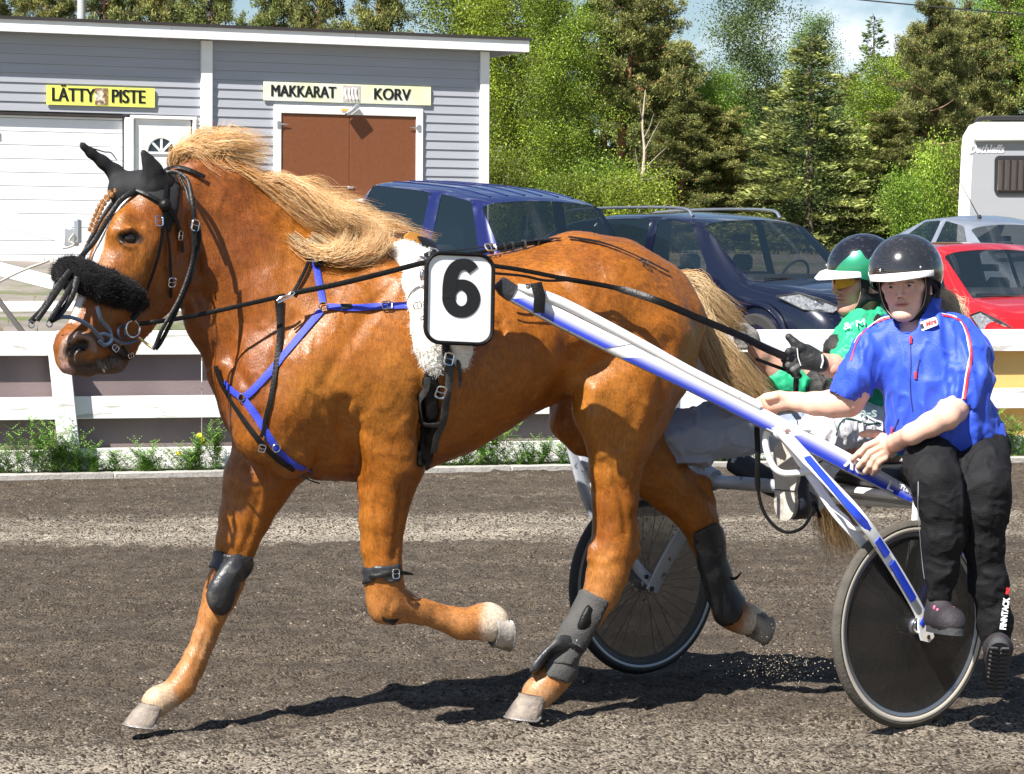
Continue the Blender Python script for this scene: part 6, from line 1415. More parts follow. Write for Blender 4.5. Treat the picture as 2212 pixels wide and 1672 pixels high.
# ---- saddle pad
sf = Field((-.2+.1, -.2, .8), (.75+.3, .55, 1.85), .007)
def sfc(px, pts, v0=None):
    Q = []; r_ = []
    for (x, y, r) in pts:
        p, n = surf(x, y, .008)
        if p is None: p = HP(x, y, .05)
        Q.append(toL(p)); r_.append(r*9.3/FP)
    sf.chain(Q, r_, .02, VV, .8)
sfc(0, [(862, 548, 22), (880, 575, 25), (897, 615, 28), (908, 660, 27), (918, 710, 29), (926, 750, 30), (932, 780, 24), (940, 800, 12)])
sfc(0, [(870, 545, 20), (905, 560, 20), (920, 562, 20)]); sfc(0, [(985, 700, 24), (992, 745, 26), (994, 772, 20), (1000, 788, 8)])
sf.ell(toL(HP(872, 540, 0)), (.04, .10, .03), None, .03)
sv_, sff = sf.mesh(); sn = vnormals(sv_, sff); sv_ = sv_+sn*(.0035*fbm(sv_*55, 3, 4))[:, None]
pad = thing('saddle_pad', 'white sheepskin girth pad behind the number 6 plate', 'saddle pad', HP(920, 700, .35)); svw = toW(sv_); mobj('pad', svw, sff, m_sheep, pad); snw = vnormals(svw, sff)
strands('fleece', None, lambda i: (lambda k: [svw[k], svw[k]+snw[k]*.006+gr(.001), svw[k]+snw[k]*.009+gr(.003)-np.array((0, 0, .003))])(random.randrange(len(svw))), 4000, 3, .0007, pad, lambda i, t: np.tile(np.array((.80, .77, .70)), (len(t), 1)))
# saddle tree, terrets, studs
sd = thing('harness_saddle', 'black leather harness saddle with chrome fittings over the withers', 'saddle', HP(930, 560, .2))
strap('saddle_flap', [(908, 532, .06), (922, 548), (935, 590), (938, 650), (946, 720), (952, 770)], [34, 36, 40, 40, 34, 26], m_lea, sd, off=.030, th=.18)
strap('saddle_bridge', [(895, 540, .0), (915, 545, .08), (938, 556, .16)], 22, m_lea, sd, off=.03, th=.3)
for (x, y, r) in ((917, 558, 10), (937, 548, 11)): MB().tube(ring_pts(HP(x, y, .30 if x < 930 else .22), .017, nrm((.3, .2, 1)) if x < 930 else HN, 20), .0032, 6, closed=True, cap=False).build('terret', m_chr, sd)
MB().ball(HP(912, 594, .37), .014, 10, None, (.7, .7, 1.5)).build('stud', m_chr, sd); MB().ball(HP(912, 620, .37), .007, 8).build('stud', m_chr, sd)
MB().tube([HP(893, 540, .04), HP(893, 518, .04)], .006, 8).build('post', m_chr, sd)
oc = [HP(892+19*math.cos(a), 517+16*math.sin(a), .035) for a in np.linspace(math.pi/8, math.pi*17/8, 9)[:-1]]
MB().prism(oc, -HN*.012).build('post_plate', M('orange brown plate', (.50, .22, .04), .45, var=.2), sd, smooth=False)
buckle(HP(902, 660, .375), HN, (1, 0, .2), .014, m_chr, sd)
# girth
gir = thing('girth', 'black girth strap with buckles hanging behind the elbow', 'girth', HP(930, 900, .3))
shell('girth_band', [(912, 800), (948, 800), (950, 880), (944, 950), (926, 1010), (898, 1012), (902, 950), (908, 880)], .014, m_lea, gir, v_ > .08)
strap('billet', [(958, 755), (965, 790), (957, 850), (950, 910), (934, 965)], [12, 18, 17, 16, 14], m_leab, gir, off=.03, th=.25)
strap('billet', [(922, 812), (922, 860), (926, 905)], 14, m_leab, gir, off=.028, th=.25); strap('billet', [(915, 898), (928, 906), (946, 906)], 12, m_leab, gir, off=.03, th=.25)
strap('tie', [(972, 760), (978, 790), (985, 812), (983, 835)], [13, 12, 7, 4], m_leab, gir, off=.03, th=.4)
for (x, y) in ((946, 838), (957, 776)):
    p, n = surf(x, y, .045); buckle(p, n, (.3, 0, 1), .020, m_chr, gir)
# back strap and crupper
bl('back_strap', [(940, 552), (1010, 545), (1090, 532, None), (1150, 522), (1212, 520)], 9, off=.010)
bs_ = MB(); 
Qb = [HP(930, 548, .06), HP(990, 552, .05), HP(1060, 540, .04), HP(1130, 528, .03), HP(1205, 519, .02)]
MB().tube(catmull(Qb, 8), .011, 8, True, .6, UP).build('crupper_strap', m_lea, har)
for u_ in (.52, .60, .66, .78, .86):
    q = catmull(Qb, 8); j = int(u_*(len(q)-1)); MB().tube([q[j]+(q[j+1]-q[j])*.0, q[j]+(q[j+1]-q[j])*.35], .017, 8).build('keeper', m_leab, har)
buckle(HP(1060, 534, .07), nrm(HN+UP), HU, .02, M('brass buckle', (.55, .5, .4), .3, .9), har)
bl('crupper_end', [(1228, 518), (1300, 530), (1375, 560), (1440, 592)], 8, off=.012)
p, n = surf(1388, 572, .014)
if p is not None: buckle(p, n, HU, .016, m_leab, har)
# ---- number plate
m_plate = M('white number plate', (.82, .82, .82), .35, var=.03, vs=8, col2=(.5, .5, .5), c2s=30, c2r=(.74, .76)); m_num = M('black numeral', (.012, .012, .014), .4, var=0, col2=(.6, .6, .6), c2s=34, c2r=(.75, .76))
plate = thing('number_plate', 'white number plate with black 6 and black rim on the horse flank', 'number plate', HP(990, 740, .42))
PV = .43
def PL(cx, cy, off=0.0):      # plate corners in zoomed coordinates -> plate plane
    x = 543.9+cx/2.912; y = 483.5+cy/2.912; return HP(x, y, PV+off)
def plw(p): # slight lean as seen
    x, y = p; return (x+.03*(y-470)*-.6, y+.045*(x-1300))
po = [plw(p) for p in rrect(1095, 190, 1515, 752, 92)]
MB().prism([PL(*p) for p in po], -HN*.008).build('face', m_plate, plate, smooth=False)
MB().tube([PL(*p, .001) for p in po], .0075, 6, closed=True, cap=False).build('rim', m_lea, plate)
def stroke(pts, wd, off, closed=False):
    pts = catmull(pts, 6, closed); wd = np.interp(np.linspace(0, 1, len(pts)), np.linspace(0, 1, len(wd)), wd)
    tg = np.roll(pts, -1, 0)-np.roll(pts, 1, 0) if closed else np.gradient(pts, axis=0)
    tg = tg/np.linalg.norm(tg, axis=1)[:, None]; nn = np.stack([-tg[:, 1], tg[:, 0]], 1)
    a = pts+nn*wd[:, None]; b_ = pts-nn*wd[:, None]; V = [PL(*plw(p), off) for p in a]+[PL(*plw(p), off) for p in b_]; n = len(pts); F = [(i, (i+1) % n, n+(i+1) % n, n+i) for i in range(n if closed else n-1)]
    V2 = [np.array(v)-HN*.001 for v in V]; F2 = F+[tuple(q+2*n for q in f[::-1]) for f in F]; return V+V2, F2
s6 = MB(); s6.add(*stroke([(1318+78*math.cos(a), 468+85*math.sin(a)) for a in np.linspace(0, 2*math.pi, 16, endpoint=False)], [42, 38, 36, 40, 42, 40, 34, 40, 42], .0016, True)); s6.add(*stroke([(1392, 288), (1368, 262), (1325, 254), (1280, 276), (1252, 330), (1242, 400), (1241, 470)], [36, 36, 36, 40, 43, 43, 42], .0026))
s6.build('numeral', m_num, plate, smooth=False)
# ---- leg boots
def bt(label): return thing('leg_boot', label, 'horse boot', HP(600, 1300, 0), group='leg boots of the chestnut horse')
b1 = bt('black leather knee boot with long flap on the forward reaching foreleg'); legA = v_ < 0
shell('cuff', [(434, 1220), (450, 1186), (545, 1200), (545, 1225), (520, 1262), (478, 1240)], .010, m_leab, b1, legA)
mbp = MB(); poly = [(490, 1210), (515, 1196), (533, 1212), (524, 1250), (508, 1295), (494, 1322), (476, 1330), (456, 1318), (445, 1290), (452, 1262), (468, 1236)]
P1 = catmull([(x, y) for x, y in poly], 4, True); Vp = []; cxy = P1.mean(0)
Vp = [HP(x, y, -.052) for x, y in P1]+[HP(*(cxy+(np.array(q)-cxy)*.72), -.030) for q in P1]+[HP(*(cxy+(np.array(q)-cxy)*.3), -.022) for q in P1]+[HP(*cxy, -.02)]+[HP(x, y, -.075) for x, y in P1]
n = len(P1); Fp = [(i, (i+1) % n, n+(i+1) % n, n+i) for i in range(n)]+[(n+i, n+(i+1) % n, 2*n+(i+1) % n, 2*n+i) for i in range(n)]+[(2*n+i, 2*n+(i+1) % n, 3*n) for i in range(n)]+[((i+1) % n, i, 3*n+1+i, 3*n+1+(i+1) % n) for i in range(n)]
mobj('shield', Vp, Fp, m_leab, b1)
b2_ = bt('narrow black knee band with buckle and loose strap end on the folded foreleg')
shell('band', [(780, 1224), (862, 1214), (866, 1240), (862, 1262), (838, 1264), (822, 1248), (800, 1264), (782, 1262)], .008, m_leab, b2_, v_ > 0)
strap('strap', [(802, 1246), (830, 1243), (850, 1238), (876, 1238, .20), (893, 1241, .19)], [9, 9, 9, 8, 3], m_lea, b2_, off=.014, th=.3)
p, n_ = surf(848, 1239, .022); buckle(p, n_, UP, .016, m_chr, b2_)
MB().prism([HP(x, y, .10) for x, y in ((797, 1292), (812, 1318), (838, 1330), (826, 1343), (806, 1336), (798, 1316))], HN*.10).build('flap', m_lea, b2_)
b3 = bt('grey long shin boot with buckles on the planted hind leg'); nh = (v_ > 0) & (t_ < .6)
shell('shin_guard', [(1262, 1270), (1318, 1296), (1300, 1330), (1262, 1400), (1235, 1440), (1170, 1432), (1200, 1370), (1240, 1300)], .013, m_boot2, b3, nh)
shell('fetlock_wrap', [(1180, 1420), (1250, 1404), (1244, 1462), (1222, 1478), (1176, 1462)], .009, m_boot2, b3, nh)
def flapm(name, px, v0, th, mat, par, bulge=.012):
    P1 = catmull(px, 4, True); c_ = P1.mean(0); n = len(P1)
    V = [HP(x, y, v0) for x, y in P1]+[HP(*(c_+(q-c_)*.7), v0+bulge) for q in P1]+[HP(*c_, v0+bulge*1.1)]+[HP(x, y, v0-th) for x, y in P1]+[HP(*c_, v0-th)]
    F = [(i, (i+1) % n, n+(i+1) % n, n+i) for i in range(n)]+[(n+i, n+(i+1) % n, 2*n) for i in range(n)]+[((i+1) % n, i, 2*n+1+i, 2*n+1+(i+1) % n) for i in range(n)]+[(2*n+1+(i+1) % n, 2*n+1+i, 3*n+1) for i in range(n)]
    return mobj(name, V, F, mat, par)
flapm('front_flap', [(1212, 1372), (1240, 1378), (1238, 1396), (1200, 1400), (1180, 1425), (1160, 1452), (1145, 1452), (1150, 1432), (1180, 1398)], .195, .05, m_leab, b3)
flapm('shell_pad', [(1272, 1305), (1292, 1315), (1286, 1340), (1264, 1368), (1246, 1362), (1255, 1330)], .197, .03, m_lea, b3)
strap('boot_strap', [(1215, 1388), (1236, 1396), (1250, 1404)], 9, m_lea, b3, off=.02, th=.3); buckle(HP(1246, 1400, .205), HN, UP, .013, m_chr, b3); buckle(HP(1250, 1388, .205), HN, UP, .010, m_chr, b3)
b4 = bt('tall dark shin boot with flap on the lifted far hind leg'); fh = (v_ < 0) & (t_ < .6)
shell('shin_guard', [(1495, 1150), (1545, 1125), (1562, 1150), (1585, 1220), (1608, 1300), (1600, 1340), (1560, 1352), (1535, 1300), (1512, 1220)], .014, m_leab, b4, fh)
flapm('side_flap', [(1506, 1165), (1530, 1140), (1552, 1150), (1568, 1200), (1590, 1270), (1608, 1305), (1604, 1335), (1575, 1352), (1548, 1345), (1535, 1300), (1515, 1230)], -.108, .03, m_leab, b4)
strap('boot_strap', [(1570, 1246, -.10), (1588, 1250, -.10), (1602, 1236, -.10)], [5, 7, 3], m_lea, b4)
# ================================================================== the sulky
W1 = P(1965, 1345, 9.29); W2 = P(1390, 1270, 10.47); WR = .352
AX = nrm(W2-W1); AX = nrm(np.array((AX[0], AX[1], 0))); SU = np.array((-AX[1], AX[0], 0)); SU = SU if SU[0] < 0 else -SU
W1[2] = W2[2] = WR+.004
sul = thing('racing_sulky', 'white and blue two-wheeled racing sulky with spoked disc wheels behind the horse', 'sulky', (W1+W2)/2*np.array((1, 1, 0)))
m_tyre = M('worn rubber tyre', (.075, .066, .054), .85, var=.25, vs=20, bump=.3, bs=90); m_tyreb = M('black rubber tyre', (.02, .02, .02), .7, var=.2); m_cream = M('cream tyre wall', (.55, .50, .42), .7, var=.12)
m_rim = M('grey rim alloy', (.30, .32, .36), .35, .8, var=.1); m_rimd = M('dark rim', (.03, .03, .035), .35, .3); m_spoke = M('steel spoke', (.33, .33, .33), .3, .9, var=0)
def smoke(name, col, al, rough):
    m = bpy.data.materials.new(name); m.use_nodes = True; nt = m.node_tree; b = nt.nodes['Principled BSDF']
    b.inputs['Base Color'].default_value = (*col, 1); b.inputs['Roughness'].default_value = rough
    tc = nt.nodes.new('ShaderNodeTexCoord'); n = noise_node(nt, tc.outputs['Object'], 14, 6, .7); r = ramp(nt, n, .3, .75, (al-.05,)*3+(1,), (min(1, al+.08),)*3+(1,)); nt.links.new(r, b.inputs['Alpha'])
    n2 = noise_node(nt, tc.outputs['Object'], 90, 3, .8); c_ = mixc(nt, ramp(nt, n2, .70, .76), tuple(col), (.35, .35, .34)); nt.links.new(c_, b.inputs['Base Color']); return m
m_disc = smoke('smoked disc cover', (.022, .021, .020), .84, .25); m_disc2 = smoke('clear grey disc cover', (.075, .068, .06), .66, .35)
m_wp = M('white sulky paint', (.80, .80, .80), .3, var=.05, coat=.5, vs=6, col2=(.35, .30, .25), c2s=26, c2r=(.68, .72)); m_bp = M('blue sulky paint', (.02, .055, .52), .25, var=.1, vs=30, coat=.6); m_gp = M('grey sulky metal', (.42, .45, .50), .45, .3, var=.12, vs=10, col2=(.14, .12, .10), c2s=22, c2r=(.62, .68)); m_blkp = M('black grip', (.02, .02, .024), .6, var=.2, bump=.2)
def wheel(c, near):
    w = thing('wheel', None, None, c); setpar(w, sul); w.location = [0, 0, 0]; w.matrix_parent_inverse = Matrix.Identity(4)
    w.location = Vector(c)-sul.location; o = -AX     # outward of the near wheel
    MB().lathe([(WR-.038, -.015), (WR-.012, -.020), (WR, -.012), (WR+.004, 0), (WR, .012), (WR-.012, .020), (WR-.038, .015)], c, o, 96).build('tyre', m_tyre if near else m_tyreb, w)
    for sg in (1, -1): MB().lathe([(WR-.034, sg*.0180), (WR-.031, sg*.0196), (WR-.026, sg*.0204), (WR-.022, sg*.0206), (WR-.019, sg*.0196)], c, o, 96).build('sidewall', m_cream if near else m_rim, w)
    MB().lathe([(WR-.062, -.009), (WR-.038, -.015), (WR-.036, -.011), (WR-.036, .011), (WR-.038, .015), (WR-.062, .009), (WR-.062, -.009)], c, o, 96).build('rim', m_rim if near else m_rimd, w)
    MB().lathe([(.0, -.045), (.02, -.045), (.024, -.03), (.032, -.025), (.032, .025), (.024, .03), (.02, .045), (0, .045)], c, o, 24).build('hub', m_rim, w)
    u0 = UP; w0 = np.cross(o, u0)
    proto = None
    for k in range(32):
        a = 2*math.pi*k/32; sg = 1 if k % 2 else -1; off_ = .16 if (k//2) % 2 else -.16
        d1 = u0*math.cos(a+off_)+w0*math.sin(a+off_); d2 = u0*math.cos(a)+w0*math.sin(a)
        MB().tube([c+d1*.031+o*sg*.022, c+d2*(WR-.058)+o*sg*.003], .0017, 4).build('spoke', m_spoke, w)
    md = m_disc if near else m_disc2
    for sg in (1, -1):
        if not near and sg == 1: pass
        MB().lathe([(.034, sg*.030), (.12, sg*.024), (.22, sg*.016), (WR-.058, sg*.0115), (WR-.050, sg*.0125)], c, o, 64).build('disc_cover', md, w)
    return w
wheel(W1, True); wheel(W2, False)
# parallel line of bearings on planes along the heading at a distance i inboard of the near wheel
def SP(x, y, i): return onplane(x, y, W1, AX, i)
# near main shaft, from the black tip at the girth to behind the seat
tip = HP(1082, 612, .40); rear = SP(1974, 1082, .10)
def shp(x, y, lift=0):
    u = (x-1082)/(1974-1082); Yd = 1/((1-u)/tip[1]+u/rear[1]); return P(x, y, Yd-lift)
ctr = [(1108, 634), (1200, 683), (1300, 733), (1400, 780), (1500, 828), (1600, 879), (1700, 931), (1800, 984), (1900, 1036), (1972, 1074)]
S_ = catmull([shp(*p) for p in ctr], 6); rad = np.interp(np.linspace(0, 1, len(S_)), [0, .1, .4, .8, 1], [.028, .030, .033, .031, .023])
sh = MB().tube(S_, rad, 20, True, .62, np.cross(nrm(S_[-1]-S_[0]), UP)).build('shaft', m_wp, sul, sharp=60)
tg = nrm(S_[-1]-S_[0]); outw = nrm(np.cross(tg, UP)); outw = outw if outw @ (CO-S_[0]) > 0 else -outw; upn = np.cross(outw, tg); upn = upn if upn[2] > 0 else -upn
# blue flashes: raised paint panels wrapped on the outward face of the shaft
def flash(u0, u1, v0, v1, mat, slant=.0, off=.0015, curve=0, name='flash', rr_mul=1.0):
    """u along the shaft (0..1), v round the section: -1 lower .. 1 upper edge"""
    n = 40; m_ = 7; V = []; F = []; L_ = len(S_)-1
    for i in range(n):
        for j in range(m_):
            vv = v0+(v1-v0)*j/(m_-1); uu = u0+(u1-u0)*i/(n-1)+slant*(vv-v0)
            uu = min(max(uu, 0), 1)*L_; a = int(min(uu, L_-1)); f = uu-a; p = S_[a]*(1-f)+S_[a+1]*f; r = (rad[a]*(1-f)+rad[a+1]*f)+off
            vt = v0+(vv-v0)*(1-curve*i/(n-1)) if curve > 0 else vv; 
            an = math.pi/2*vt; ca, sa = math.cos(an), math.sin(an); q = (abs(ca)**4+abs(sa)**4)**-.25
            V.append(p+outw*ca*q*(r*.62+off*.6)+upn*sa*q*r)
    for i in range(n-1):
        for j in range(m_-1): F.append((i*m_+j, i*m_+j+1, (i+1)*m_+j+1, (i+1)*m_+j))
    o = mobj(name, V, F, mat, sh); return o
m_bf = bpy.data.materials.new('blue fade paint'); m_bf.use_nodes = True
def flash_mat(name, blue=(.018, .05, .55)):
    """sprayed blue that fades to white towards the upper edge of the flash"""
    m = bpy.data.materials.new(name); m.use_nodes = True; nt = m.node_tree; b = nt.nodes['Principled BSDF']; a = nt.nodes.new('ShaderNodeVertexColor'); a.layer_name = 'fade'
    nt.links.new(a.outputs[0], b.inputs['Base Color']); b.inputs['Roughness'].default_value = .25; b.inputs['Coat Weight'].default_value = .5; return m
m_fade = flash_mat('blue fade paint')
def fade(u0, u1, v0, v1, slant=0, pw=1.0, curve=0):
    o = flash(u0, u1, v0, v1, m_fade, slant, curve=curve); n = len(o.data.vertices); j = np.arange(n) % 7/6.0; w = sstep(.12, .80, np.clip(j, 0, 1))[:, None]**pw
    setcol(o, np.array((.018, .05, .55))*(1-w)+np.array((.80, .80, .82))*w, 'fade')
fade(.0, .235, -.42, .55, .05, .8); fade(.275, .62, -.55, .50, .07, .8); fade(.66, .99, -.50, .70, .05, 1.4)
flash(0, 1, -.98, -.66, m_gp)
flash(.62, .66, -.50, .62, m_wp, .05)
def on_shaft(u, v, off):
    L_ = len(S_)-1; uu = u*L_; a = int(min(uu, L_-1)); f = uu-a; p = S_[a]*(1-f)+S_[a+1]*f; r = rad[a]; an = math.pi/2*v; ca, sa = math.cos(an), math.sin(an); q = (abs(ca)**4+abs(sa)**4)**-.25
    return p+outw*ca*q*(r*.62+off)+upn*sa*q*r
textobj('lettering', 'RO', .052, M('pale letter', (.75, .77, .85), .4), sh, on_shaft(.825, .0, .006), tg, upn, .001, 1.25, .0015, shear=.3)
textobj('lettering', 'L', .05, M('pale letter2', (.75, .77, .85), .4), sh, on_shaft(.918, -.1, .006), tg, upn, .001, 1.2, .001)
textobj('lettering', 'FUTURE', .022, M('pale letter3', (.75, .77, .85), .4), sh, on_shaft(.955, .25, .005), tg, upn, .001, 1.1, 0)
m_bs = M('faint blue print', (.12, .2, .6), .4)
for (u0, u1, v) in ((.42, .52, .62), (.50, .57, .35)): flash(u0, u1, v, v+.10, m_bs, 0, .0028)
MB().tube([HP(1078, 610, .40), HP(1090, 622, .40), shp(1108, 634)], [.024, .03, .031], 16, True, .7, outw).build('shaft_tip', m_blkp, sul)
# upper thinner tube
up_ = [(1118, 620), (1160, 634), (1215, 655), (1300, 698), (1400, 752), (1480, 797), (1560, 838), (1640, 878)]
MB().tube(catmull([shp(x, y, .01) for x, y in up_], 6), np.interp(np.linspace(0, 1, 43), [0, .1, 1], [.012, .019, .017]), 14).build('upper_tube', m_wp, sul)
MB().tube([shp(1158, 612, .03), shp(1166, 640, .05), shp(1164, 676, .045)], .020, 10, True, .3, outw).build('shaft_strap', m_lea, sul)
MB().lathe([(0, .004), (.008, .004), (.010, 0), (.010, -.02)], shp(1140, 617, .02), (0, -.3, 1), 12).build('bolt', m_chr, sul)
# far shaft, mirrored across the horse
far_tip = toW(np.array((toL(tip)[0], -.40, toL(tip)[2]))); far_rear = rear+AX*1.22
MB().tube([far_tip+(far_rear-far_tip)*t for t in np.linspace(0, 1, 12)], .030, 14, True, .7, outw).build('shaft', m_wp, sul)
MB().tube([far_tip+(far_rear-far_tip)*t+UP*.045*math.sin(math.pi*t) for t in np.linspace(0.02, .6, 12)], .016, 12).build('upper_tube', m_wp, sul)
# forks
def bar(pts, r, mat, name, flat=.4, n=12, fd=None): return MB().tube(catmull(pts, 6), r, n, True, flat, fd if fd is not None else AX).build(name, mat, sul, sharp=60)
piv = shp(1686, 930)-np.array((0, .02, 0)); hubo = W1-AX*.05; hubi = W1+AX*.05
def AP(x, y, o_=0): u = (x-1686)/(1996-1686); return P(x, y, piv[1]*(1-u)+hubo[1]*u+o_)
OW = lambda x, y: (SP(x, y, -.05) if x > 1840 else P(x, y, piv[1]+(SP(1840, 1097, -.05)[1]-piv[1])*(x-1686)/154))
arm = bar([piv, OW(1760, 1010), OW(1850, 1108), OW(1920, 1208), OW(1975, 1300), OW(1996, 1345)], [.026]*6+[.023]*25, m_wp, 'fork_arm', .35)
for (a_, b_) in (((1745, 988), (1880, 1145)), ((1896, 1166), (1918, 1200)), ((1928, 1216), (1975, 1296))):
    q = [OW(a_[0]+(b_[0]-a_[0])*t-3, a_[1]+(b_[1]-a_[1])*t-2)-np.array((0, .020, 0)) for t in np.linspace(0, 1, 8)]; o_ = MB().tube(q, .0145, 8, True, .3, AX).build('blue_stripe', m_bp, arm, sharp=60)
bar([piv+np.array((0, .04, 0)), AP(1740, 1010, .06), P(1800, 1100, 9.24), SP(1860, 1170, .05), hubi+np.array((0, 0, .10)), hubi], .019, m_wp, 'fork_arm', .5)
bar([P(1800, 1098, 9.23), P(1826, 1118, 9.16), P(1842, 1140, 9.12), SP(1868, 1142, -.045)], .008, m_wp, 'fork_brace', 1)
MB().ball(piv, .030, 14, None, (1, .6, 1)).build('pivot', m_wp, sul); MB().lathe([(0, .03), (.009, .03), (.009, -.03), (0, -.03)], piv, -AX, 12).build('pivot_bolt', m_chr, sul)
# hub bracket
MB().prism([SP(x, y, -.058) for x, y in ((1984, 1338), (2000, 1334), (2014, 1352), (2018, 1376), (2008, 1388), (1992, 1384), (1986, 1366))], AX*.008).build('hub_bracket', m_wp, sul, smooth=False)
MB().tube(ring_pts(SP(1984, 1350, -.05), .026, AX, 20), .004, 6, closed=True, cap=False).build('hub_ring', m_chr, sul)
MB().lathe([(0, .003), (.008, .003), (.008, 0)], SP(2005, 1376, -.060), -AX, 10).build('bolt', m_brass, sul)
# rear stay from near hub to the arch (blue, glimpsed between the legs)
bar([hubo+np.array((0, 0, 0)), SP(2062, 1210, -.05), SP(2098, 1130, -.04), SP(2100, 1075, .0)], .016, m_bp, 'stay', .6)
bar([hubi, hubi+SU*-.06+UP*.25, hubi+SU*-.08+UP*.42], .018, m_wp, 'stay', .6)
# far wheel arms
hf2 = W2-AX*.05; hfo = W2+AX*.05; fpiv = P(1232, 935, 10.42)
bar([hf2, P(1372, 1220, hf2[1]-.02), P(1330, 1150, hf2[1]-.1), fpiv-AX*.02], .022, m_gp, 'fork_arm', .3)
bar([hfo, hfo+(fpiv-hfo)*.5+SU*.06, fpiv+AX*.02], .022, m_gp, 'fork_arm', .4)
bar([hf2+np.array((0, 0, -.03)), P(1440, 1210, hf2[1]), P(1505, 1098, hf2[1]), P(1520, 1040, hf2[1]-.03)], .030, m_gp, 'stay', .2)
for (x, y, s_) in ((1390, 1296, .004), (1408, 1272, .010), (1396, 1246, .009)): MB().lathe([(0, .004), (s_, .004), (s_, 0)], P(x, y, hf2[1]-.012), -AX, 12).build('bolt', m_blkp, sul)
# arch crossbar
arch = [P(1470, 990, 10.32), P(1500, 1008, 10.28), P(1545, 1038, 10.22), P(1600, 1044, 10.12), P(1700, 1052, 9.98), P(1800, 1058, 9.85), P(1900, 1068, 9.70), P(2060, 1090, 9.45)]
MB().tube(catmull(arch, 6), [.04]*7+[.042]*6+[.026]*30, 16).build('crossbar', m_gp, sul)
for (x, y) in ((1492, 1000), (1524, 1020)): MB().lathe([(0, .004), (.012, .004), (.012, 0)], P(x, y, 10.225), (0, -1, .2), 12).build('bolt', m_blkp, sul)
MB().tube([P(1588, 996, 10.25), P(1620, 1016, 10.2), P(1662, 1042, 10.1), P(1700, 1060, 10.05)], [.046, .047, .047, .044], 18).build('roller', m_blkp, sul); MB().ball(P(1590, 997, 10.215), .022, 12).build('roller_cap', m_gp, sul)
MB().tube([P(1640, 1034, 10.1), P(1760, 1075, 10.0), P(1990, 1088, 9.6)], .02, 12).build('lower_tube', m_wp, sul)
# seat
st = MB(); sq = P(1920, 1020, 9.72)
st.box(sq+np.array((.02, .02, -.01)), (.42, .34, .07), (AX, SU, UP), .03); st.build('seat_cushion', M('black vinyl seat', (.018, .018, .02), .45, var=.2, bump=.2), sul)
MB().box(sq+np.array((.02, .02, -.065)), (.40, .32, .03), (AX, SU, UP), .01).build('seat_pan', m_wp, sul)
MB().box(P(2040, 1010, 9.50)+np.array((0, 0, -.03)), (.26, .25, .06), (AX, SU, UP), .02).build('side_seat', M('black vinyl side seat', (.018, .018, .02), .5, var=.2), sul)
for s_ in (-.15, .15): MB().tube([sq+AX*s_+UP*-.06, sq+AX*s_+SU*-.05+UP*-.14], .012, 10).build('seat_bracket', m_gp, sul)
# near stirrup
stir = [(1752, 926), (1705, 925), (1668, 927), (1655, 938), (1654, 960), (1660, 985), (1672, 1010), (1690, 1022), (1720, 1022), (1750, 1018), (1768, 1010)]
MB().tube(catmull([P(x, y, 9.33) for x, y in stir], 6), .012, 10).build('stirrup', m_wp, sul)
strr = [P(x, y, 10.15) for x, y in ((1500, 930), (1420, 930), (1400, 960), (1420, 1020), (1480, 1025))]
MB().tube(catmull(strr, 6), .011, 10).build('stirrup', m_wp, sul)
# ================================================================== people
m_skin = M('skin', attr='skin', rough=.5, var=.05, vs=30, bump=.12, bs=160, spec=.4)
MATS['skin'].node_tree.nodes['Principled BSDF'].inputs['Subsurface Weight'].default_value = .12
MATS['skin'].node_tree.nodes['Principled BSDF'].inputs['Subsurface Radius'].default_value = (.012, .004, .002)
class Pz:
    """a person's frame: bearings at a base depth; radii given as seen"""
    def __init__(s, Y): s.Y = Y
    def p(s, x, y, d=0.0): return P(x, y, s.Y+d)
    def ch(s, F, pts, blend=.03, k=1.0, w=(0, 1, 0)):
        q = [s.p(a[0], a[1], a[3] if len(a) > 3 else 0) for a in pts]; F.chain(q, [a[2]*c[1]/FP for a, c in zip(pts, q)], blend, w, k); return s
def frame(f, tilt=0):
    f = nrm(f); r = nrm(np.cross(f, UP)); u = np.cross(r, f)
    ct, st = math.cos(tilt), math.sin(tilt); return r*ct+u*st, f, u*ct-r*st
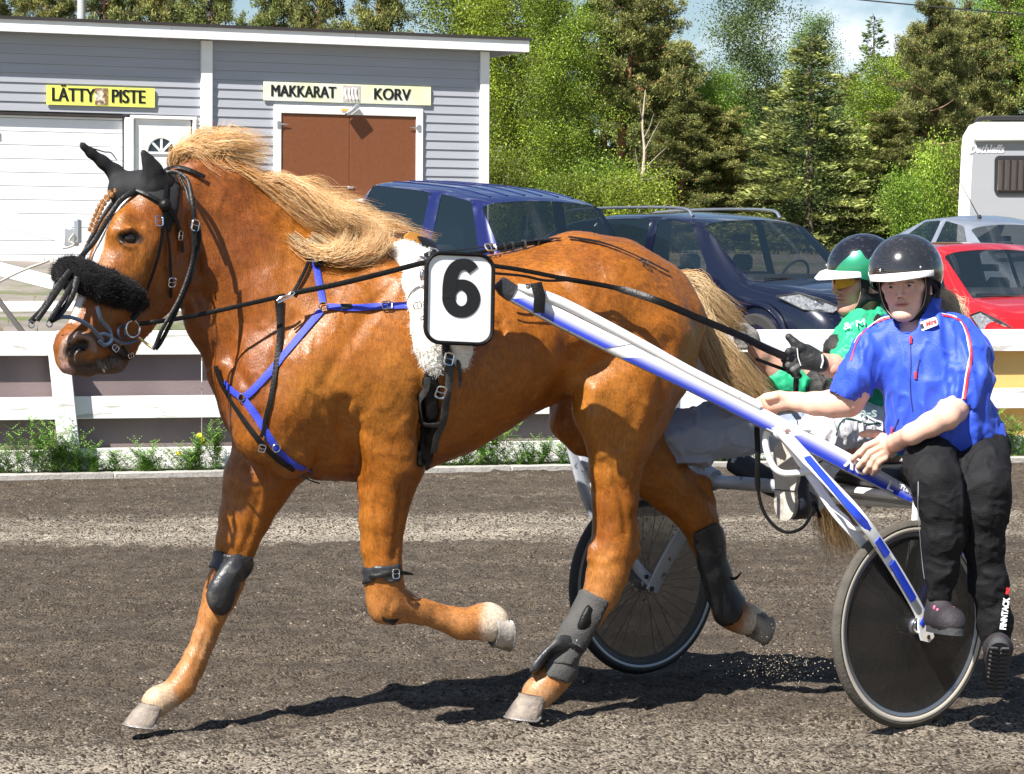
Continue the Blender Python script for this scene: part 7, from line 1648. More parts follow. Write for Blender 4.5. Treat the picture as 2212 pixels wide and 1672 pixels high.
def head_field(c, fr, man=False, h=.0027):
    r, f, u = fr; B_ = .16; F = Field(c-np.array((B_, B_, .20)), c+np.array((B_, B_, .17)), h)
    L3 = lambda a, b_, d: c+r*a+f*b_+u*d
    F.ell(L3(0, -.010, .030), (.074, .094, .090), (r, f, u), .0)
    F.ell(L3(0, .030, -.040), (.057, .056, .076), (r, f, u), .03)
    for sg in (-1, 1):
        F.cone(L3(sg*.050, -.005, -.050), L3(sg*.018, .062, -.100), .022, .017, .03); F.ell(L3(sg*.038, .060 if man else .063, -.036), (.022, .021, .023), (r, f, u), .02)
        F.cone(L3(sg*.012, .086 if man else .082, .016), L3(sg*.042, .074 if man else .070, .018), .008, .008, .018)
        F.cone(L3(sg*.060, .045, -.004), L3(sg*.064, .0, -.012), .012, .012, .03)
    F.ell(L3(0, .072, -.100), (.018, .016, .015), (r, f, u), .025)
    for sg in (-1, 1):
        F.ell(L3(sg*.032, .096, -.001), (.017, .014, .011), (r, f, u), .010, True)
        F.ell(L3(sg*.032, .0735, -.002), (.0145, .0135, .0125), (r, f, u), .003)
        F.chain([L3(sg*.018, .083, .004), L3(sg*.031, .0895, .0085), L3(sg*.047, .080, .003)], [.0025, .0035, .0025], .004)
        F.chain([L3(sg*.019, .083, -.009), L3(sg*.031, .087, -.0125), L3(sg*.045, .080, -.009)], [.002, .0028, .002], .005)
    n = 1.15 if man else .80
    F.cone(L3(0, .086, .010), L3(0, .088+.018*n, -.031), .0075, .0095*n, .012)
    for sg in (-1, 1): F.ell(L3(sg*.0115, .093, -.036), (.0075, .009, .007), (r, f, u), .006); F.ell(L3(sg*.0065, .102, -.0405), (.003, .004, .004), (r, f, u), .003, True)
    F.chain([L3(-.024, .079, -.062), L3(-.008, .090, -.0575), L3(0, .091, -.0590), L3(.008, .090, -.0575), L3(.024, .079, -.062)], [.0035, .0055, .0055, .0055, .0035], .006)
    F.chain([L3(-.021, .079, -.067), L3(0, .089, -.0705), L3(.021, .079, -.067)], [.0035, .007, .0035], .006)
    F.chain([L3(-.029, .080, -.0595 if not man else -.0645), L3(0, .099, -.0645), L3(.029, .080, -.0595 if not man else -.0645)], [.0016]*3, .003, None, 1, True)
    if man:
        for sg in (-1, 1): F.chain([L3(sg*.018, .098, -.036), L3(sg*.030, .088, -.058)], [.002, .002], .012, None, 1, True)
    F.chain([L3(0, -.015, -.075), L3(0, -.030, -.19)], [.050, .056], .025)
    V, Q = F.mesh(); return smooth_mesh(V, Q, 1, .35), Q, L3
def face_cols(V, c, fr, man=False, tone=(.62, .36, .26)):
    r, f, u = fr; q = V-c; a, b_, d = q @ r, q @ f, q @ u
    C = np.tile(np.array(tone), (len(V), 1)); C *= (1+.05*fbm(V*40, 3, 2))[:, None]
    def mx(col, w): nonlocal C; w = np.clip(w, 0, 1)[:, None]; C = C*(1-w)+np.array(col)*w
    for sg in (-1, 1):
        mx((.66, .27, .20), .5*np.exp(-(((a-sg*.036)/.02)**2+((d+.036)/.018)**2))*(b_ > .02))
        mx((.10, .06, .04) if man else (.26, .15, .10), .75*np.exp(-(((a-sg*.031)/.017)**4+((d-.021-.0)/.0042)**2))*(b_ > .04))       # brow
        mx((.05, .03, .025), .85*np.exp(-(((a-sg*.031)/.016)**4+((d-.0072)/.0024)**2))*(b_ > .06))      # lash line
    mx((.52, .17, .15), .85*np.exp(-((a/.022)**4+((d+.0645)/.0085)**4))*(b_ > .07)); mx((.15, .04, .04), np.exp(-((a/.022)**4+((d+.0642)/.0022)**2))*(b_ > .06))
    for sg in (-1, 1): mx((.20, .07, .06), np.exp(-(((a-sg*.0065)/.003)**2+((d+.0415)/.003)**2))*(b_ > .085))
    if man: mx((.42, .26, .22), .55*np.exp(-((a/.045)**4+((d+.078)/.030)**4))*(b_ > .03)*(np.abs(d+.0645) > .01))
    return C
def eyes(c, fr, parent, look=0.0):
    r, f, u = fr
    me_ = M('eye white', (.34, .31, .30), .2, var=0); mi = M('iris', (.03, .035, .035), .1, var=.1)
    for sg in (-1, 1):
        e = c+r*sg*.032+f*.0775-u*.002; d_ = nrm(f+r*look)
        o = MB().ball(e, .0112, 14).build('eye', me_, parent); MB().ball(e+d_*.0055, .0066, 12).build('iris', mi, o)
def helmet(c, fr, parent, mat, R_=(.127, .142, .128), cu=.046, front=.034, side=-.006, back=-.045, vis=.050, vaz=62, vdrop=.014, vspan=None):
    r, f, u = fr; n, m_ = 72, 26; V = []; F = []; hc_ = c+u*cu-f*.014
    for s_ in (0, 1):
        sc = 1-s_*.045
        for j in range(m_+1):
            for i in range(n):
                a = 2*math.pi*i/n; ca = math.cos(a)   # a=0 front
                rim = (front if ca > .5 else (front+(side-front)*((.5-ca)/.5) if ca > 0 else side+(back-side)*min(1, -ca*1.2)))
                rim = (1+ca)/2*front+(1-ca)/2*back+(side-(front+back)/2)*(1-ca*ca)
                tmax = math.acos(max(-1, min(1, (rim-cu)/R_[2]))); t = tmax*j/m_
                V.append(hc_+f*(math.cos(a)*math.sin(t)*R_[1]*sc)+r*(math.sin(a)*math.sin(t)*R_[0]*sc)+u*(math.cos(t)*R_[2]*sc))
    N1 = (m_+1)*n
    for j in range(m_):
        for i in range(n):
            i2 = (i+1) % n; F.append((j*n+i, j*n+i2, (j+1)*n+i2, (j+1)*n+i)[::-1]); F.append((N1+j*n+i, N1+j*n+i2, N1+(j+1)*n+i2, N1+(j+1)*n+i))
    for i in range(n): i2 = (i+1) % n; F.append((m_*n+i, m_*n+i2, N1+m_*n+i2, N1+m_*n+i))
    h_ = thing('helmet_tmp', None, None, (0, 0, 0)); 
    sh_ = MB().add(V, F).build('shell', mat, None, sharp=60)
    rimp = [V[m_*n+i] for i in range(n)]
    pts = (hc_, r, f, u)
    # visor
    V2 = []; F2 = []; nv_ = 28
    for i in range(nv_+1):
        t = -1+2*i/nv_; a = R(vaz)*t; L_ = vis*(1-abs(t)**2.6)
        def rp2(a_, ex, dz): 
            z = front+dz; sn = math.sqrt(max(0, 1-((z-cu)/R_[2])**2)); return hc_+f*(math.cos(a_)*(R_[1]*sn)+ex)+r*(math.sin(a_)*(R_[0]*sn))+u*(z-cu)
        for (ex, dz, th) in ((0, .010, 0), (L_*.55, .004, 0), (L_, -vdrop*(1-abs(t)*.5), 0), (L_, -vdrop*(1-abs(t)*.5)-.003, 0), (L_*.5, -.002, 0), (-.006, .004, 0)):
            V2.append(rp2(a, ex, dz))
    for i in range(nv_):
        for j in range(6): F2.append((i*6+j, i*6+(j+1) % 6, (i+1)*6+(j+1) % 6, (i+1)*6+j))
    bpy.data.objects.remove(h_)
    return sh_, V2, F2, pts, rimp
def jacket_folds(V, Q, amp, sc, seed, dirs=(1, 1, 1)):
    N = vnormals(V, Q); q = V*np.array(dirs)*sc; q = q+.35*np.stack([fbm(q*.6, 2, seed+3), fbm(q*.6, 2, seed+4), fbm(q*.6, 2, seed+5)], -1)
    rg = 1-np.abs(fbm(q, 2, seed)); rg = sstep(.66, 1.0, rg)**1.3; return V+N*(amp*1.15*(rg-.25)+amp*.5*fbm(q*.5, 2, seed+9))[:, None]
# ------------------------------------------------------------------ the woman
W = Pz(9.33)
wom = thing('person', 'woman in black helmet and bright blue jacket sitting sideways over the near sulky wheel', 'person', W.p(2060, 1000)*np.array((1, 1, 0))+np.array((0, 0, .75)))
frW = frame((-.36, -.93, -.03), R(-5)); cW = W.p(1957, 615, .0)-frW[1]*(.0)
hv, hq, L3 = head_field(cW, frW); skin_parts = [(hv, hq, face_cols(hv, cW, frW, tone=(.74, .47, .37)))]
def add_skin(F, tone, sm=1, seed=0):
    V, Q = F.mesh(); V = smooth_mesh(V, Q, sm, .4); C = np.tile(np.array(tone), (len(V), 1))*(1+.06*fbm(V*22, 3, seed))[:, None]; C = C+np.array((.05, -.01, -.01))*np.clip(fbm(V*45, 2, seed+1), 0, 1)[:, None]; return V, Q, C
# far-left arm and hand, holding the shaft from behind
def shy(x): u = (x-1082)/(1974-1082); return 1/((1-u)/tip[1]+u/rear[1])
tone_w = (.72, .44, .33)
ya = shy(1680)+.075-W.Y
FA = Field(P(1600, 930, 9.0)-np.array((.05, 0, .05)), P(1880, 790, 9.75)+np.array((.02, 0, .03)), .0033)
W.ch(FA, [(1850, 842, 33, -.02), (1832, 866, 33, .0), (1800, 872, 29, .01), (1760, 872, 24, .03), (1722, 868, 19, ya-.01), (1704, 865, 16, ya)], .02)
W.ch(FA, [(1704, 865, 16, ya), (1684, 864, 18, ya), (1662, 864, 17, ya+.005)], .015, .7)
W.ch(FA, [(1690, 872, 15, ya), (1668, 876, 15, ya+.005)], .015, .8)
for i, (kx, ky) in enumerate(((1652, 858), (1658, 868), (1666, 878), (1674, 887))):
    yy = ya+.012
    W.ch(FA, [(kx, ky, 8, yy), (kx-14, ky+9, 7.2, yy+.012), (kx-22+i*1.5, ky+22, 6.8, yy-.01), (kx-20+i*2, ky+28, 6.2, yy-.035)], .006)
W.ch(FA, [(1690, 858, 10, ya-.01), (1674, 856, 9, ya-.02), (1660, 860, 8, ya-.02)], .008)
skin_parts.append(add_skin(FA, tone_w, 1, 5))
# near-right arm and hand, over the shaft
yb = shy(1890)-.050-W.Y; ye = -.13
FB = Field(P(1820, 1040, 9.0)-np.array((.03, .09, .03)), P(2110, 830, 9.55)+np.array((.03, 0, .03)), .0033)
W.ch(FB, [(2070, 850, 38, -.06), (2058, 882, 33, -.10), (2044, 900, 28, ye-.03), (2010, 917, 25, ye-.06), (1970, 938, 21, ye-.06), (1938, 953, 19, yb-.045), (1924, 960, 17, yb)], .02)
W.ch(FB, [(1924, 960, 17, yb), (1908, 964, 20, yb), (1897, 966, 17, yb)], .015, .62); W.ch(FB, [(1918, 972, 16, yb), (1902, 982, 16, yb)], .012, .62)
for i, (kx, ky, tx, ty) in enumerate(((1893, 955, 1842, 991), (1899, 967, 1854, 1008), (1905, 979, 1869, 1018), (1911, 990, 1884, 1022))):
    yy = yb-.012
    W.ch(FB, [(kx, ky, 8.4, yy), ((kx*2+tx)/3-4, (ky*2+ty)/3-3, 7.6, yy-.010), ((kx+tx*2)/3-2, (ky+ty*2)/3, 7.2, yy-.004), (tx, ty, 6.4, yy+.012)], .006)
W.ch(FB, [(1915, 950, 11, yb+.0), (1896, 938, 9.5, yb+.02), (1878, 936, 8, yb+.05), (1862, 938, 7, yb+.07)], .010)
skin_parts.append(add_skin(FB, tone_w, 1, 7))
# rest of the body under the clothes
FC = Field(P(1800, 1500, 8.85)-np.array((.05, 0, .0)), P(2230, 660, 9.75)+np.array((.05, 0, .05)), .009)
W.ch(FC, [(1972, 690, 30), (1985, 770, 50), (2000, 850, 52), (2045, 960, 46)], .05, .8)
W.ch(FC, [(1880, 735, 26), (1858, 800, 26, -.02), (1845, 850, 28, -.02)], .03); W.ch(FC, [(2075, 735, 30), (2085, 800, 32, -.03), (2068, 856, 34, -.06)], .03)
W.ch(FC, [(2040, 965, 26), (2030, 1040, 24, -.20), (2030, 1160, 22, -.20), (2030, 1270, 20, -.18), (2032, 1310, 18, -.18)], .03)
W.ch(FC, [(2100, 965, 26), (2128, 1050, 24, -.16), (2130, 1180, 22, -.12), (2148, 1340, 20, -.10), (2150, 1390, 18, -.12)], .03)
skin_parts.append(add_skin(FC, tone_w, 1, 9))
def join_skin(parts, parent):
    V = np.concatenate([p[0] for p in parts]); o_ = np.cumsum([0]+[len(p[0]) for p in parts]); Q = np.concatenate([p[1]+o_[i] for i, p in enumerate(parts)]); C = np.concatenate([p[2] for p in parts])
    o = mobj('body', V, Q, m_skin, parent); setcol(o, C, 'skin'); return o
join_skin(skin_parts, wom); eyes(cW, frW, wom, .10)
# jacket
m_blue = M('royal blue jacket fabric', (.022, .075, .56), .55, var=.06, vs=14, bump=.25, bs=220, sheen=.1); m_red = M('red piping', (.70, .03, .04), .5); m_wht = M('white piping', (.8, .8, .8), .6)
FJ = Field(P(1740, 1010, 9.0)-np.array((.03, .0, .0)), P(2200, 640, 9.62)+np.array((.03, 0, .03)), .0062)
W.ch(FJ, [(1905, 735, 36), (1880, 760, 40, -.01), (1852, 812, 42, -.02), (1830, 842, 40, -.02)], .035)
W.ch(FJ, [(2066, 735, 40), (2088, 765, 46, -.02), (2086, 820, 50, -.05), (2078, 856, 53, -.06)], .035)
FJ.cone(W.p(2076, 868, -.065), W.p(2062, 930, -.10), .060, .075, .006, None, 1, True); FJ.cone(W.p(1818, 868, -.02), W.p(1796, 896, -.02), .052, .070, .006, None, 1, True)
W.ch(FJ, [(1975, 700, 46, -.01), (1985, 740, 72), (1985, 800, 82), (2006, 870, 86), (2030, 925, 102, .0)], .05, .80)
W.ch(FJ, [(1935, 722, 32), (1985, 714, 36), (2062, 722, 34)], .05)
W.ch(FJ, [(1968, 918, 60, .015), (1960, 940, 48, .04)], .05, .75); W.ch(FJ, [(2080, 920, 76, .0), (2112, 950, 60, .0)], .05, .8)
W.ch(FJ, [(1992, 676, 44, .03), (1982, 702, 50, .01)], .02, .9)
FJ.cone(W.p(1962, 640, -.03), W.p(1962, 694, -.045), .062, .046, .006, None, 1, True)
FJ.cone(W.p(1700, 992, .0), W.p(2260, 1032, .0), .045, .10, .012, None, 1, True)
jv, jq = FJ.mesh(); jv = smooth_mesh(jv, jq, 1, .5)
jv = jacket_folds(jv, jq, .011, 7, 11, (1.6, 1.2, .5)); jv = jacket_folds(jv, jq, .0045, 17, 15, (1.2, 1, .6)); jv = smooth_mesh(jv, jq, 1, .4)
jk = mobj('jacket', jv, jq, m_blue, wom)
JB = BVHTree.FromPolygons([tuple(p) for p in jv], [tuple(q) for q in jq.tolist()])
def bsurf(B_, x, y, off):
    h = B_.ray_cast(Vector(CO), Vector(nrm(ray(x, y))))
    if h[0] is None: return None, None
    n_ = np.array(h[1]); return np.array(h[0])+n_*off, n_
def bstrap(B_, name, pts, wpx, mat, parent, off=.002, th=.3, n=8, seg=6):
    Q = []; N_ = []
    for (x, y) in catmull(pts, n):
        p, q = bsurf(B_, x, y, off)
        if p is not None: Q.append(p); N_.append(q)
    if len(Q) < 3: return None
    Q = np.array(Q); N_ = np.array(N_)
    for _ in range(2): Q[1:-1] = .25*Q[:-2]+.5*Q[1:-1]+.25*Q[2:]
    return MB().tube(Q, wpx/2*Q[:, 1]/FP, seg, True, th, N_).build(name, mat, parent)
bstrap(JB, 'piping', [(2036, 682), (2072, 692), (2092, 725), (2098, 770), (2090, 820), (2084, 862)], 5, m_red, jk, .003); bstrap(JB, 'piping', [(2034, 678), (2068, 688), (2087, 725), (2093, 770), (2085, 820), (2079, 862)], 3, m_wht, jk, .003)
bstrap(JB, 'piping', [(1930, 686), (1900, 694), (1868, 715), (1850, 745), (1838, 780)], 3.5, m_red, jk, .003); bstrap(JB, 'piping', [(1930, 683), (1898, 690), (1864, 712), (1846, 742)], 2.5, m_wht, jk, .003)
m_zip = M('dark zip', (.015, .02, .09), .4)
bstrap(JB, 'zip', [(1966, 702), (1966, 730), (1968, 780), (1967, 840), (1972, 890)], 2.5, m_zip, jk, .001); bstrap(JB, 'zip', [(1987, 776), (1982, 800), (1977, 818)], 3, m_zip, jk, .002); bstrap(JB, 'zip', [(1942, 905), (1934, 925), (1926, 945)], 3, m_zip, jk, .002)
for (x, y) in ((1968, 735), (1978, 811), (1930, 930)):
    p, n_ = bsurf(JB, x, y, .006); MB().box(p, (.009, .005, .026), (np.cross(n_, UP), n_, UP), .002).build('zip_pull', m_red if y != 811 else m_red, jk)
# name patch on the collar
pc, pn = bsurf(JB, 2004, 701, .008)
if pc is not None:
    pn = nrm(np.array((-.25, -.95, .15))); xa_ = nrm(P(2020, 694, pc[1])-P(1986, 706, pc[1])); xa_ = nrm(xa_-pn*(xa_ @ pn)); ya_ = np.cross(pn, xa_); ya_ = ya_ if ya_[2] > 0 else -ya_
    rr2 = rrect(-.031, -.015, .031, .015, .007); pt_ = MB().prism([pc+xa_*a+ya_*b_ for a, b_ in rr2], -pn*-.002).build('name_patch', m_wht, jk, smooth=False)
    textobj('lettering', 'Mira', .022, m_red, pt_, pc+pn*.004+xa_*.008, xa_, ya_, .0006, .95, .0006, shear=.35)
    MB().prism([pc+pn*.003+xa_*(-.022+.008*math.cos(a)*(1 if i % 2 else .6))+ya_*(.009*math.sin(a)) for i, a in enumerate(np.linspace(0, 2*math.pi, 9)[:-1])], pn*.001).build('patch_emblem', m_blk, pt_, smooth=False)
# trousers
m_trou = M('black trousers fabric', (.009, .009, .0105), .75, var=.25, vs=12, bump=.3, bs=200, col2=(.035, .034, .034), c2s=4, c2r=(.62, .78), spec=.25)
FT = Field(P(1900, 1400, 8.85)-np.array((.03, 0, .05)), P(2230, 920, 9.6)+np.array((.05, 0, .03)), .0065)
W.ch(FT, [(2030, 955, 70, .02), (2100, 960, 72, .04)], .05, .9)
W.ch(FT, [(2020, 965, 60, .0), (2010, 1000, 56, -.12), (2022, 1035, 53, -.22), (2036, 1085, 50, -.22), (2036, 1160, 43, -.21), (2032, 1230, 32, -.19), (2031, 1285, 26, -.18)], .035)
W.ch(FT, [(2120, 965, 60, .02), (2128, 1010, 50, -.10), (2130, 1050, 47, -.18), (2128, 1100, 47, -.17), (2122, 1170, 43, -.14), (2136, 1260, 38, -.12), (2148, 1340, 34, -.10), (2152, 1385, 31, -.10)], .035)
tv, tq = FT.mesh(); tv = smooth_mesh(tv, tq, 1, .5); tv = jacket_folds(tv, tq, .005, 9, 31, (1.3, 1, .5)); tv = jacket_folds(tv, tq, .0035, 20, 35, (.8, 1, 1.3)); tv = smooth_mesh(tv, tq, 1, .4)
tr = mobj('trousers', tv, tq, m_trou, wom); TB = BVHTree.FromPolygons([tuple(p) for p in tv], [tuple(q) for q in tq.tolist()])
bstrap(TB, 'reflective_piping', [(1984, 1040), (1984, 1100), (1988, 1180), (1998, 1250)], 2.2, M('grey piping', (.3, .32, .36), .5), tr, .002)
pc, pn = bsurf(TB, 2168, 1325, .004)
if pc is not None:
    up_t = nrm(P(2174, 1290, pc[1])-P(2166, 1355, pc[1])); ya_ = nrm(np.cross(np.array((0, -1, 0.)), up_t)); ya_ = ya_ if ya_[0] < 0 else -ya_
    textobj('lettering', 'FINNTACK', .028, m_wht, tr, pc+np.array((0, -.012, 0)), up_t, ya_, .0012, .78, .0012); textobj('lettering', 'PRO', .014, m_red, tr, pc+np.array((0, -.012, 0))+up_t*.078, up_t, ya_, .0012, .8, .001)
# shoes
m_shoeb = M('dark trainer mesh', (.022, .018, .022), .7, var=.3, vs=30, bump=.4, bs=160); m_pink = M('pink shoe trim', (.75, .12, .28), .5); m_sl = M('shoe rubber sole', (.04, .042, .045), .75, var=.2, bump=.4, bs=80)
def shoe(tc_, heel, toe, solen, pname='shoe', tread=False):
    """heel, toe: world points of the sole; solen: direction out of the sole"""
    heel = np.asarray(heel); toe = np.asarray(toe); f = nrm(toe-heel); n_ = nrm(np.asarray(solen)-f*(np.asarray(solen) @ f)); s_ = np.cross(f, n_); L_ = np.linalg.norm(toe-heel)
    F_ = Field(np.minimum(heel, toe)-.14, np.maximum(heel, toe)+.14, .0048); up = -n_
    F_.chain([heel+f*.03+up*.03, heel+f*L_*.45+up*.032, heel+f*L_*.74+up*.030, toe-f*.035+up*.026], [.034, .037, .042, .032], .03, s_, 1.05); F_.chain([heel+f*.035+up*.05, heel+f*.05+up*.095], [.034, .036], .03); F_.chain([heel+f*.05+up*.075, heel+f*L_*.6+up*.045], [.034, .028], .03)
    F_.plane_cut(heel-n_*-.0, n_)
    V, Q = F_.mesh(); V = smooth_mesh(V, Q, 1); o = mobj(pname, V, Q, m_shoeb, wom)
    out = []
    for a in np.linspace(0, 2*math.pi, 40, endpoint=False):
        ca, sa = math.cos(a), math.sin(a); wdt = .040+.008*ca if ca > 0 else .036; cen = heel+f*L_*.5; out.append(cen+f*L_*.52*(abs(ca)**.8)*(1 if ca > 0 else -1)+s_*wdt*(abs(sa)**.85)*(1 if sa > 0 else -1))
    so_ = MB().prism([p+up*.012 for p in out], n_*.024).build('sole', m_sl, o, sharp=30)
    lc = MB()
    for k in range(5): c0 = heel+f*L_*(.40+.09*k)+up*(.096-.010*k); lc.tube(bez(c0-s_*.026-up*.012, c0+up*.006, c0+s_*.026-up*.012, 7), .0028, 5)
    lc.build('lace', m_lea, o)
    for sg in (-1, 1):
        for k in range(3): c0 = heel+f*L_*(.44+.12*k)+up*(.070-.008*k)+s_*sg*.036; MB().box(c0, (.012, .006, .020), (f, s_, up), .002).build('trim', m_pink, o)
    if tread:
        tr_ = MB()
        for k in range(11):
            for sg in (-1, 1): tr_.box(heel+f*L_*(.06+.085*k)+n_*.015+s_*sg*.017, (.013, .026, .008), (nrm(f+s_*sg*.4), s_, n_), .002)
        tr_.build('tread', m_sl, o); tag(o.children[-1] if False else bpy.data.objects[-1] if False else o)
    return o
shoe(0, W.p(2010, 1356, -.13), W.p(2070, 1366, -.32), (.0, -.25, -1))
shoe(0, W.p(2148, 1490, -.12), W.p(2160, 1385, -.26), (-.1, -.86, -.5), tread=True)
# helmet
m_carb = M('carbon helmet', (.012, .012, .014), .18, coat=.8, var=.5, vs=200, bump=.0, stretch=(1, 1, 3)); m_vis = M('white visor', (.80, .78, .75), .4, var=.04)
mcn = m_carb.node_tree; wv = mcn.nodes.new('ShaderNodeTexWave'); wv.inputs['Scale'].default_value = 90; wv.bands_direction = 'DIAGONAL'; tcw = mcn.nodes.new('ShaderNodeTexCoord'); mcn.links.new(tcw.outputs['Object'], wv.inputs['Vector'])
mcn.links.new(ramp(mcn, wv.outputs[0], .3, .7, (.006, .006, .007, 1), (.035, .035, .038, 1)), mcn.nodes['Principled BSDF'].inputs['Base Color'])
def put_helmet(c, fr, body_mat, label, chrome_az, owner, **k):
    sh_, V2, F2, pts, rimp = helmet(c, fr, None, body_mat, **k)
    hc_, r, f, u = pts; t = thing('helmet', label, 'helmet', hc_); setpar(sh_, t)
    MB().add(V2, F2).build('visor', m_vis, t, sharp=40)
    for az in chrome_az:
        q = hc_+f*math.cos(R(az))*.139+r*math.sin(R(az))*.1245+u*.012; MB().ball(q, .0052, 10).build('rivet', m_chr, t)
    MB().tube(rimp, .0028, 6, closed=True, cap=False).build('edge_trim', m_lea, t)
    return t, pts
hW, ptsW = put_helmet(cW, frW, m_carb, 'glossy black carbon helmet with white visor on the woman in blue', (-38, 28, 62), wom, vis=.048)
m_pad = M('black helmet padding', (.012, .012, .014), .8, var=.2, bump=.3, bs=150); m_stitch = M('tan stitching', (.42, .34, .24), .7)
def harness_pads(c, fr, t, sides=(1, -1), ear=True):
    r, f, u = fr; L3 = lambda a, b_, d: c+r*a+f*b_+u*d
    for sg in sides:
        F_ = Field(c-.17, c+.17, .0055)
        F_.chain([L3(sg*.080, .035, .03), L3(sg*.080, .030, -.02), L3(sg*.070, .032, -.065), L3(sg*.045, .045, -.105), L3(sg*.015, .052, -.122)], [.016, .014, .014, .011, .008], .012, r, .5)
        F_.chain([L3(sg*.088, .02, .02), L3(sg*.092, -.03, .01), L3(sg*.088, -.075, -.01), L3(sg*.080, -.09, -.05)], [.020, .022, .024, .018], .02, r, .55)
        F_.chain([L3(sg*.080, -.085, -.055), L3(sg*.080, -.04, -.06), L3(sg*.072, .02, -.055)], [.017, .016, .014], .014, r, .55)
        V, Q = F_.mesh(); mobj('side_padding', smooth_mesh(V, Q, 1), Q, m_pad, t)
        MB().tube(catmull([L3(sg*.080, .052, .02), L3(sg*.078, .047, -.03), L3(sg*.064, .051, -.075), L3(sg*.035, .062, -.110)], 6), .0014, 5).build('stitching', m_stitch, t)
        if ear:
            F_ = Field(L3(sg*.08, -.01, -.02)-.05, L3(sg*.08, -.01, -.02)+.05, .0035); F_.ell(L3(sg*.079, -.010, -.018), (.007, .016, .026), (r, f, u)); F_.ell(L3(sg*.086, -.006, -.016), (.006, .008, .014), (r, f, u), .006, True)
            V, Q = F_.mesh(); o = mobj('ear', V, Q, m_skin, wom if t is hW else man); setcol(o, np.tile(np.array((.66, .34, .26)), (len(V), 1)), 'skin')
harness_pads(cW, frW, hW)
strands('hair', None, lambda i: (lambda a: [a, a+np.array((.03, .03, -.03))+gr(.012), a+np.array((.06, .03, -.07))+gr(.018), a+np.array((.065, .02, -.11))+gr(.02)])(W.p(2030+rn(10), 630+rn(10), .09)), 500, 6, .0011, wom, lambda i, t: np.tile(np.array((.68, .55, .36))*(.7+.5*random.random()), (len(t), 1)))
# ------------------------------------------------------------------ the driver
Mn = Pz(9.92)
man = thing('person', 'man in green and black jacket and amber glasses driving with reins behind the woman', 'person', Mn.p(1880, 1000)*np.array((1, 1, 0))+np.array((0, 0, .75)))
frM = frame((-.90, -.42, -.06), R(3)); cM = Mn.p(1858, 606, .0)
hv, hq, L3m = head_field(cM, frM, True); mp_ = [(hv, hq, face_cols(hv, cM, frM, True, (.60, .31, .23)))]
tone_m = (.62, .33, .25)
FD_ = Field(P(1400, 1160, 9.2)-np.array((.05, 0, .0)), P(1960, 660, 10.35)+np.array((.05, 0, .05)), .009)
Mn.ch(FD_, [(1870, 700, 32), (1885, 780, 62), (1895, 880, 62), (1895, 950, 66)], .05)
Mn.ch(FD_, [(1850, 740, 30, -.16), (1836, 806, 26, -.26), (1800, 795, 18, -.32)], .03)
Mn.ch(FD_, [(1850, 740, 30, .16), (1760, 832, 26, .20), (1640, 775, 16, .08)], .03)
Mn.ch(FD_, [(1890, 950, 50, -.10), (1775, 935, 38, -.28), (1750, 1020, 28, -.28), (1735, 1085, 20, -.30)], .03); Mn.ch(FD_, [(1890, 950, 50, .12), (1700, 920, 38, .12), (1560, 935, 30, .08), (1440, 955, 24, .05)], .03)
mp_.append(add_skin(FD_, tone_m, 1, 12))
FE = Field(P(1690, 830, 9.4)-np.array((.02, .0, .02)), P(1850, 740, 9.85)+np.array((.03, 0, .03)), .004)
Mn.ch(FE, [(1830, 800, 25, -.27), (1800, 791, 24, -.30), (1775, 784, 19, -.32), (1764, 780, 17, -.33)], .02); mp_.append(add_skin(FE, tone_m, 1, 13))
FE = Field(P(1600, 840, 9.6)-np.array((.02, .0, .02)), P(1720, 700, 10.35)+np.array((.03, 0, .03)), .004)
Mn.ch(FE, [(1710, 835, 25, .16), (1670, 800, 24, .12), (1640, 765, 19, .08), (1628, 745, 17, .06)], .02); mp_.append(add_skin(FE, tone_m, 1, 14))
join_skin(mp_, man)
# gloves with fingers round the reins
m_glv = M('black leather glove', (.025, .027, .028), .55, var=.4, vs=30, bump=.3, bs=120, col2=(.12, .12, .115), c2s=14, c2r=(.55, .68))
FG = Field(P(1670, 830, 9.3)-np.array((.02, .0, .02)), P(1790, 705, 9.75)+np.array((.02, 0, .02)), .0033); yg = -.34
Mn.ch(FG, [(1772, 786, 19, yg), (1756, 778, 20, yg)], .01, .9); Mn.ch(FG, [(1756, 776, 23, yg), (1738, 770, 25, yg), (1722, 768, 20, yg-.005)], .015, .7)
for (kx, ky, mx_, my_, tx, ty) in ((1722, 756, 1704, 760, 1694, 776), (1718, 768, 1700, 774, 1698, 790), (1722, 780, 1704, 788, 1706, 800), (1728, 790, 1714, 798, 1716, 808)):
    Mn.ch(FG, [(kx+6, ky, 8.8, yg-.01), (kx-4, ky, 8.6, yg-.022), (mx_, my_, 8, yg-.034), (tx, ty, 7.6, yg-.012), (tx+10, ty+4, 7, yg+.008)], .005)
Mn.ch(FG, [(1744, 762, 11, yg-.01), (1730, 750, 9.5, yg-.02), (1716, 740, 8.5, yg-.022), (1704, 728, 8, yg-.02)], .010)
gv, gq = FG.mesh(); gl = mobj('glove', smooth_mesh(gv, gq, 1, .4), gq, m_glv, man)
MB().tube([Mn.p(x, y, yg-d_) for x, y, d_ in ((1776, 766, .03), (1778, 780, .036), (1774, 795, .03))], .0035, 6).build('cuff_trim', m_vis, gl); MB().tube([Mn.p(x, y, yg-.040) for x, y in ((1722, 752), (1724, 772), (1730, 790))], .0018, 5).build('seam', m_vis, gl)
FG = Field(P(1570, 770, 9.6)-np.array((.02, .0, .02)), P(1660, 680, 10.25)+np.array((.02, 0, .02)), .004)
Mn.ch(FG, [(1630, 748, 17, .06), (1618, 728, 20, .05), (1606, 716, 19, .045)], .012, .7)
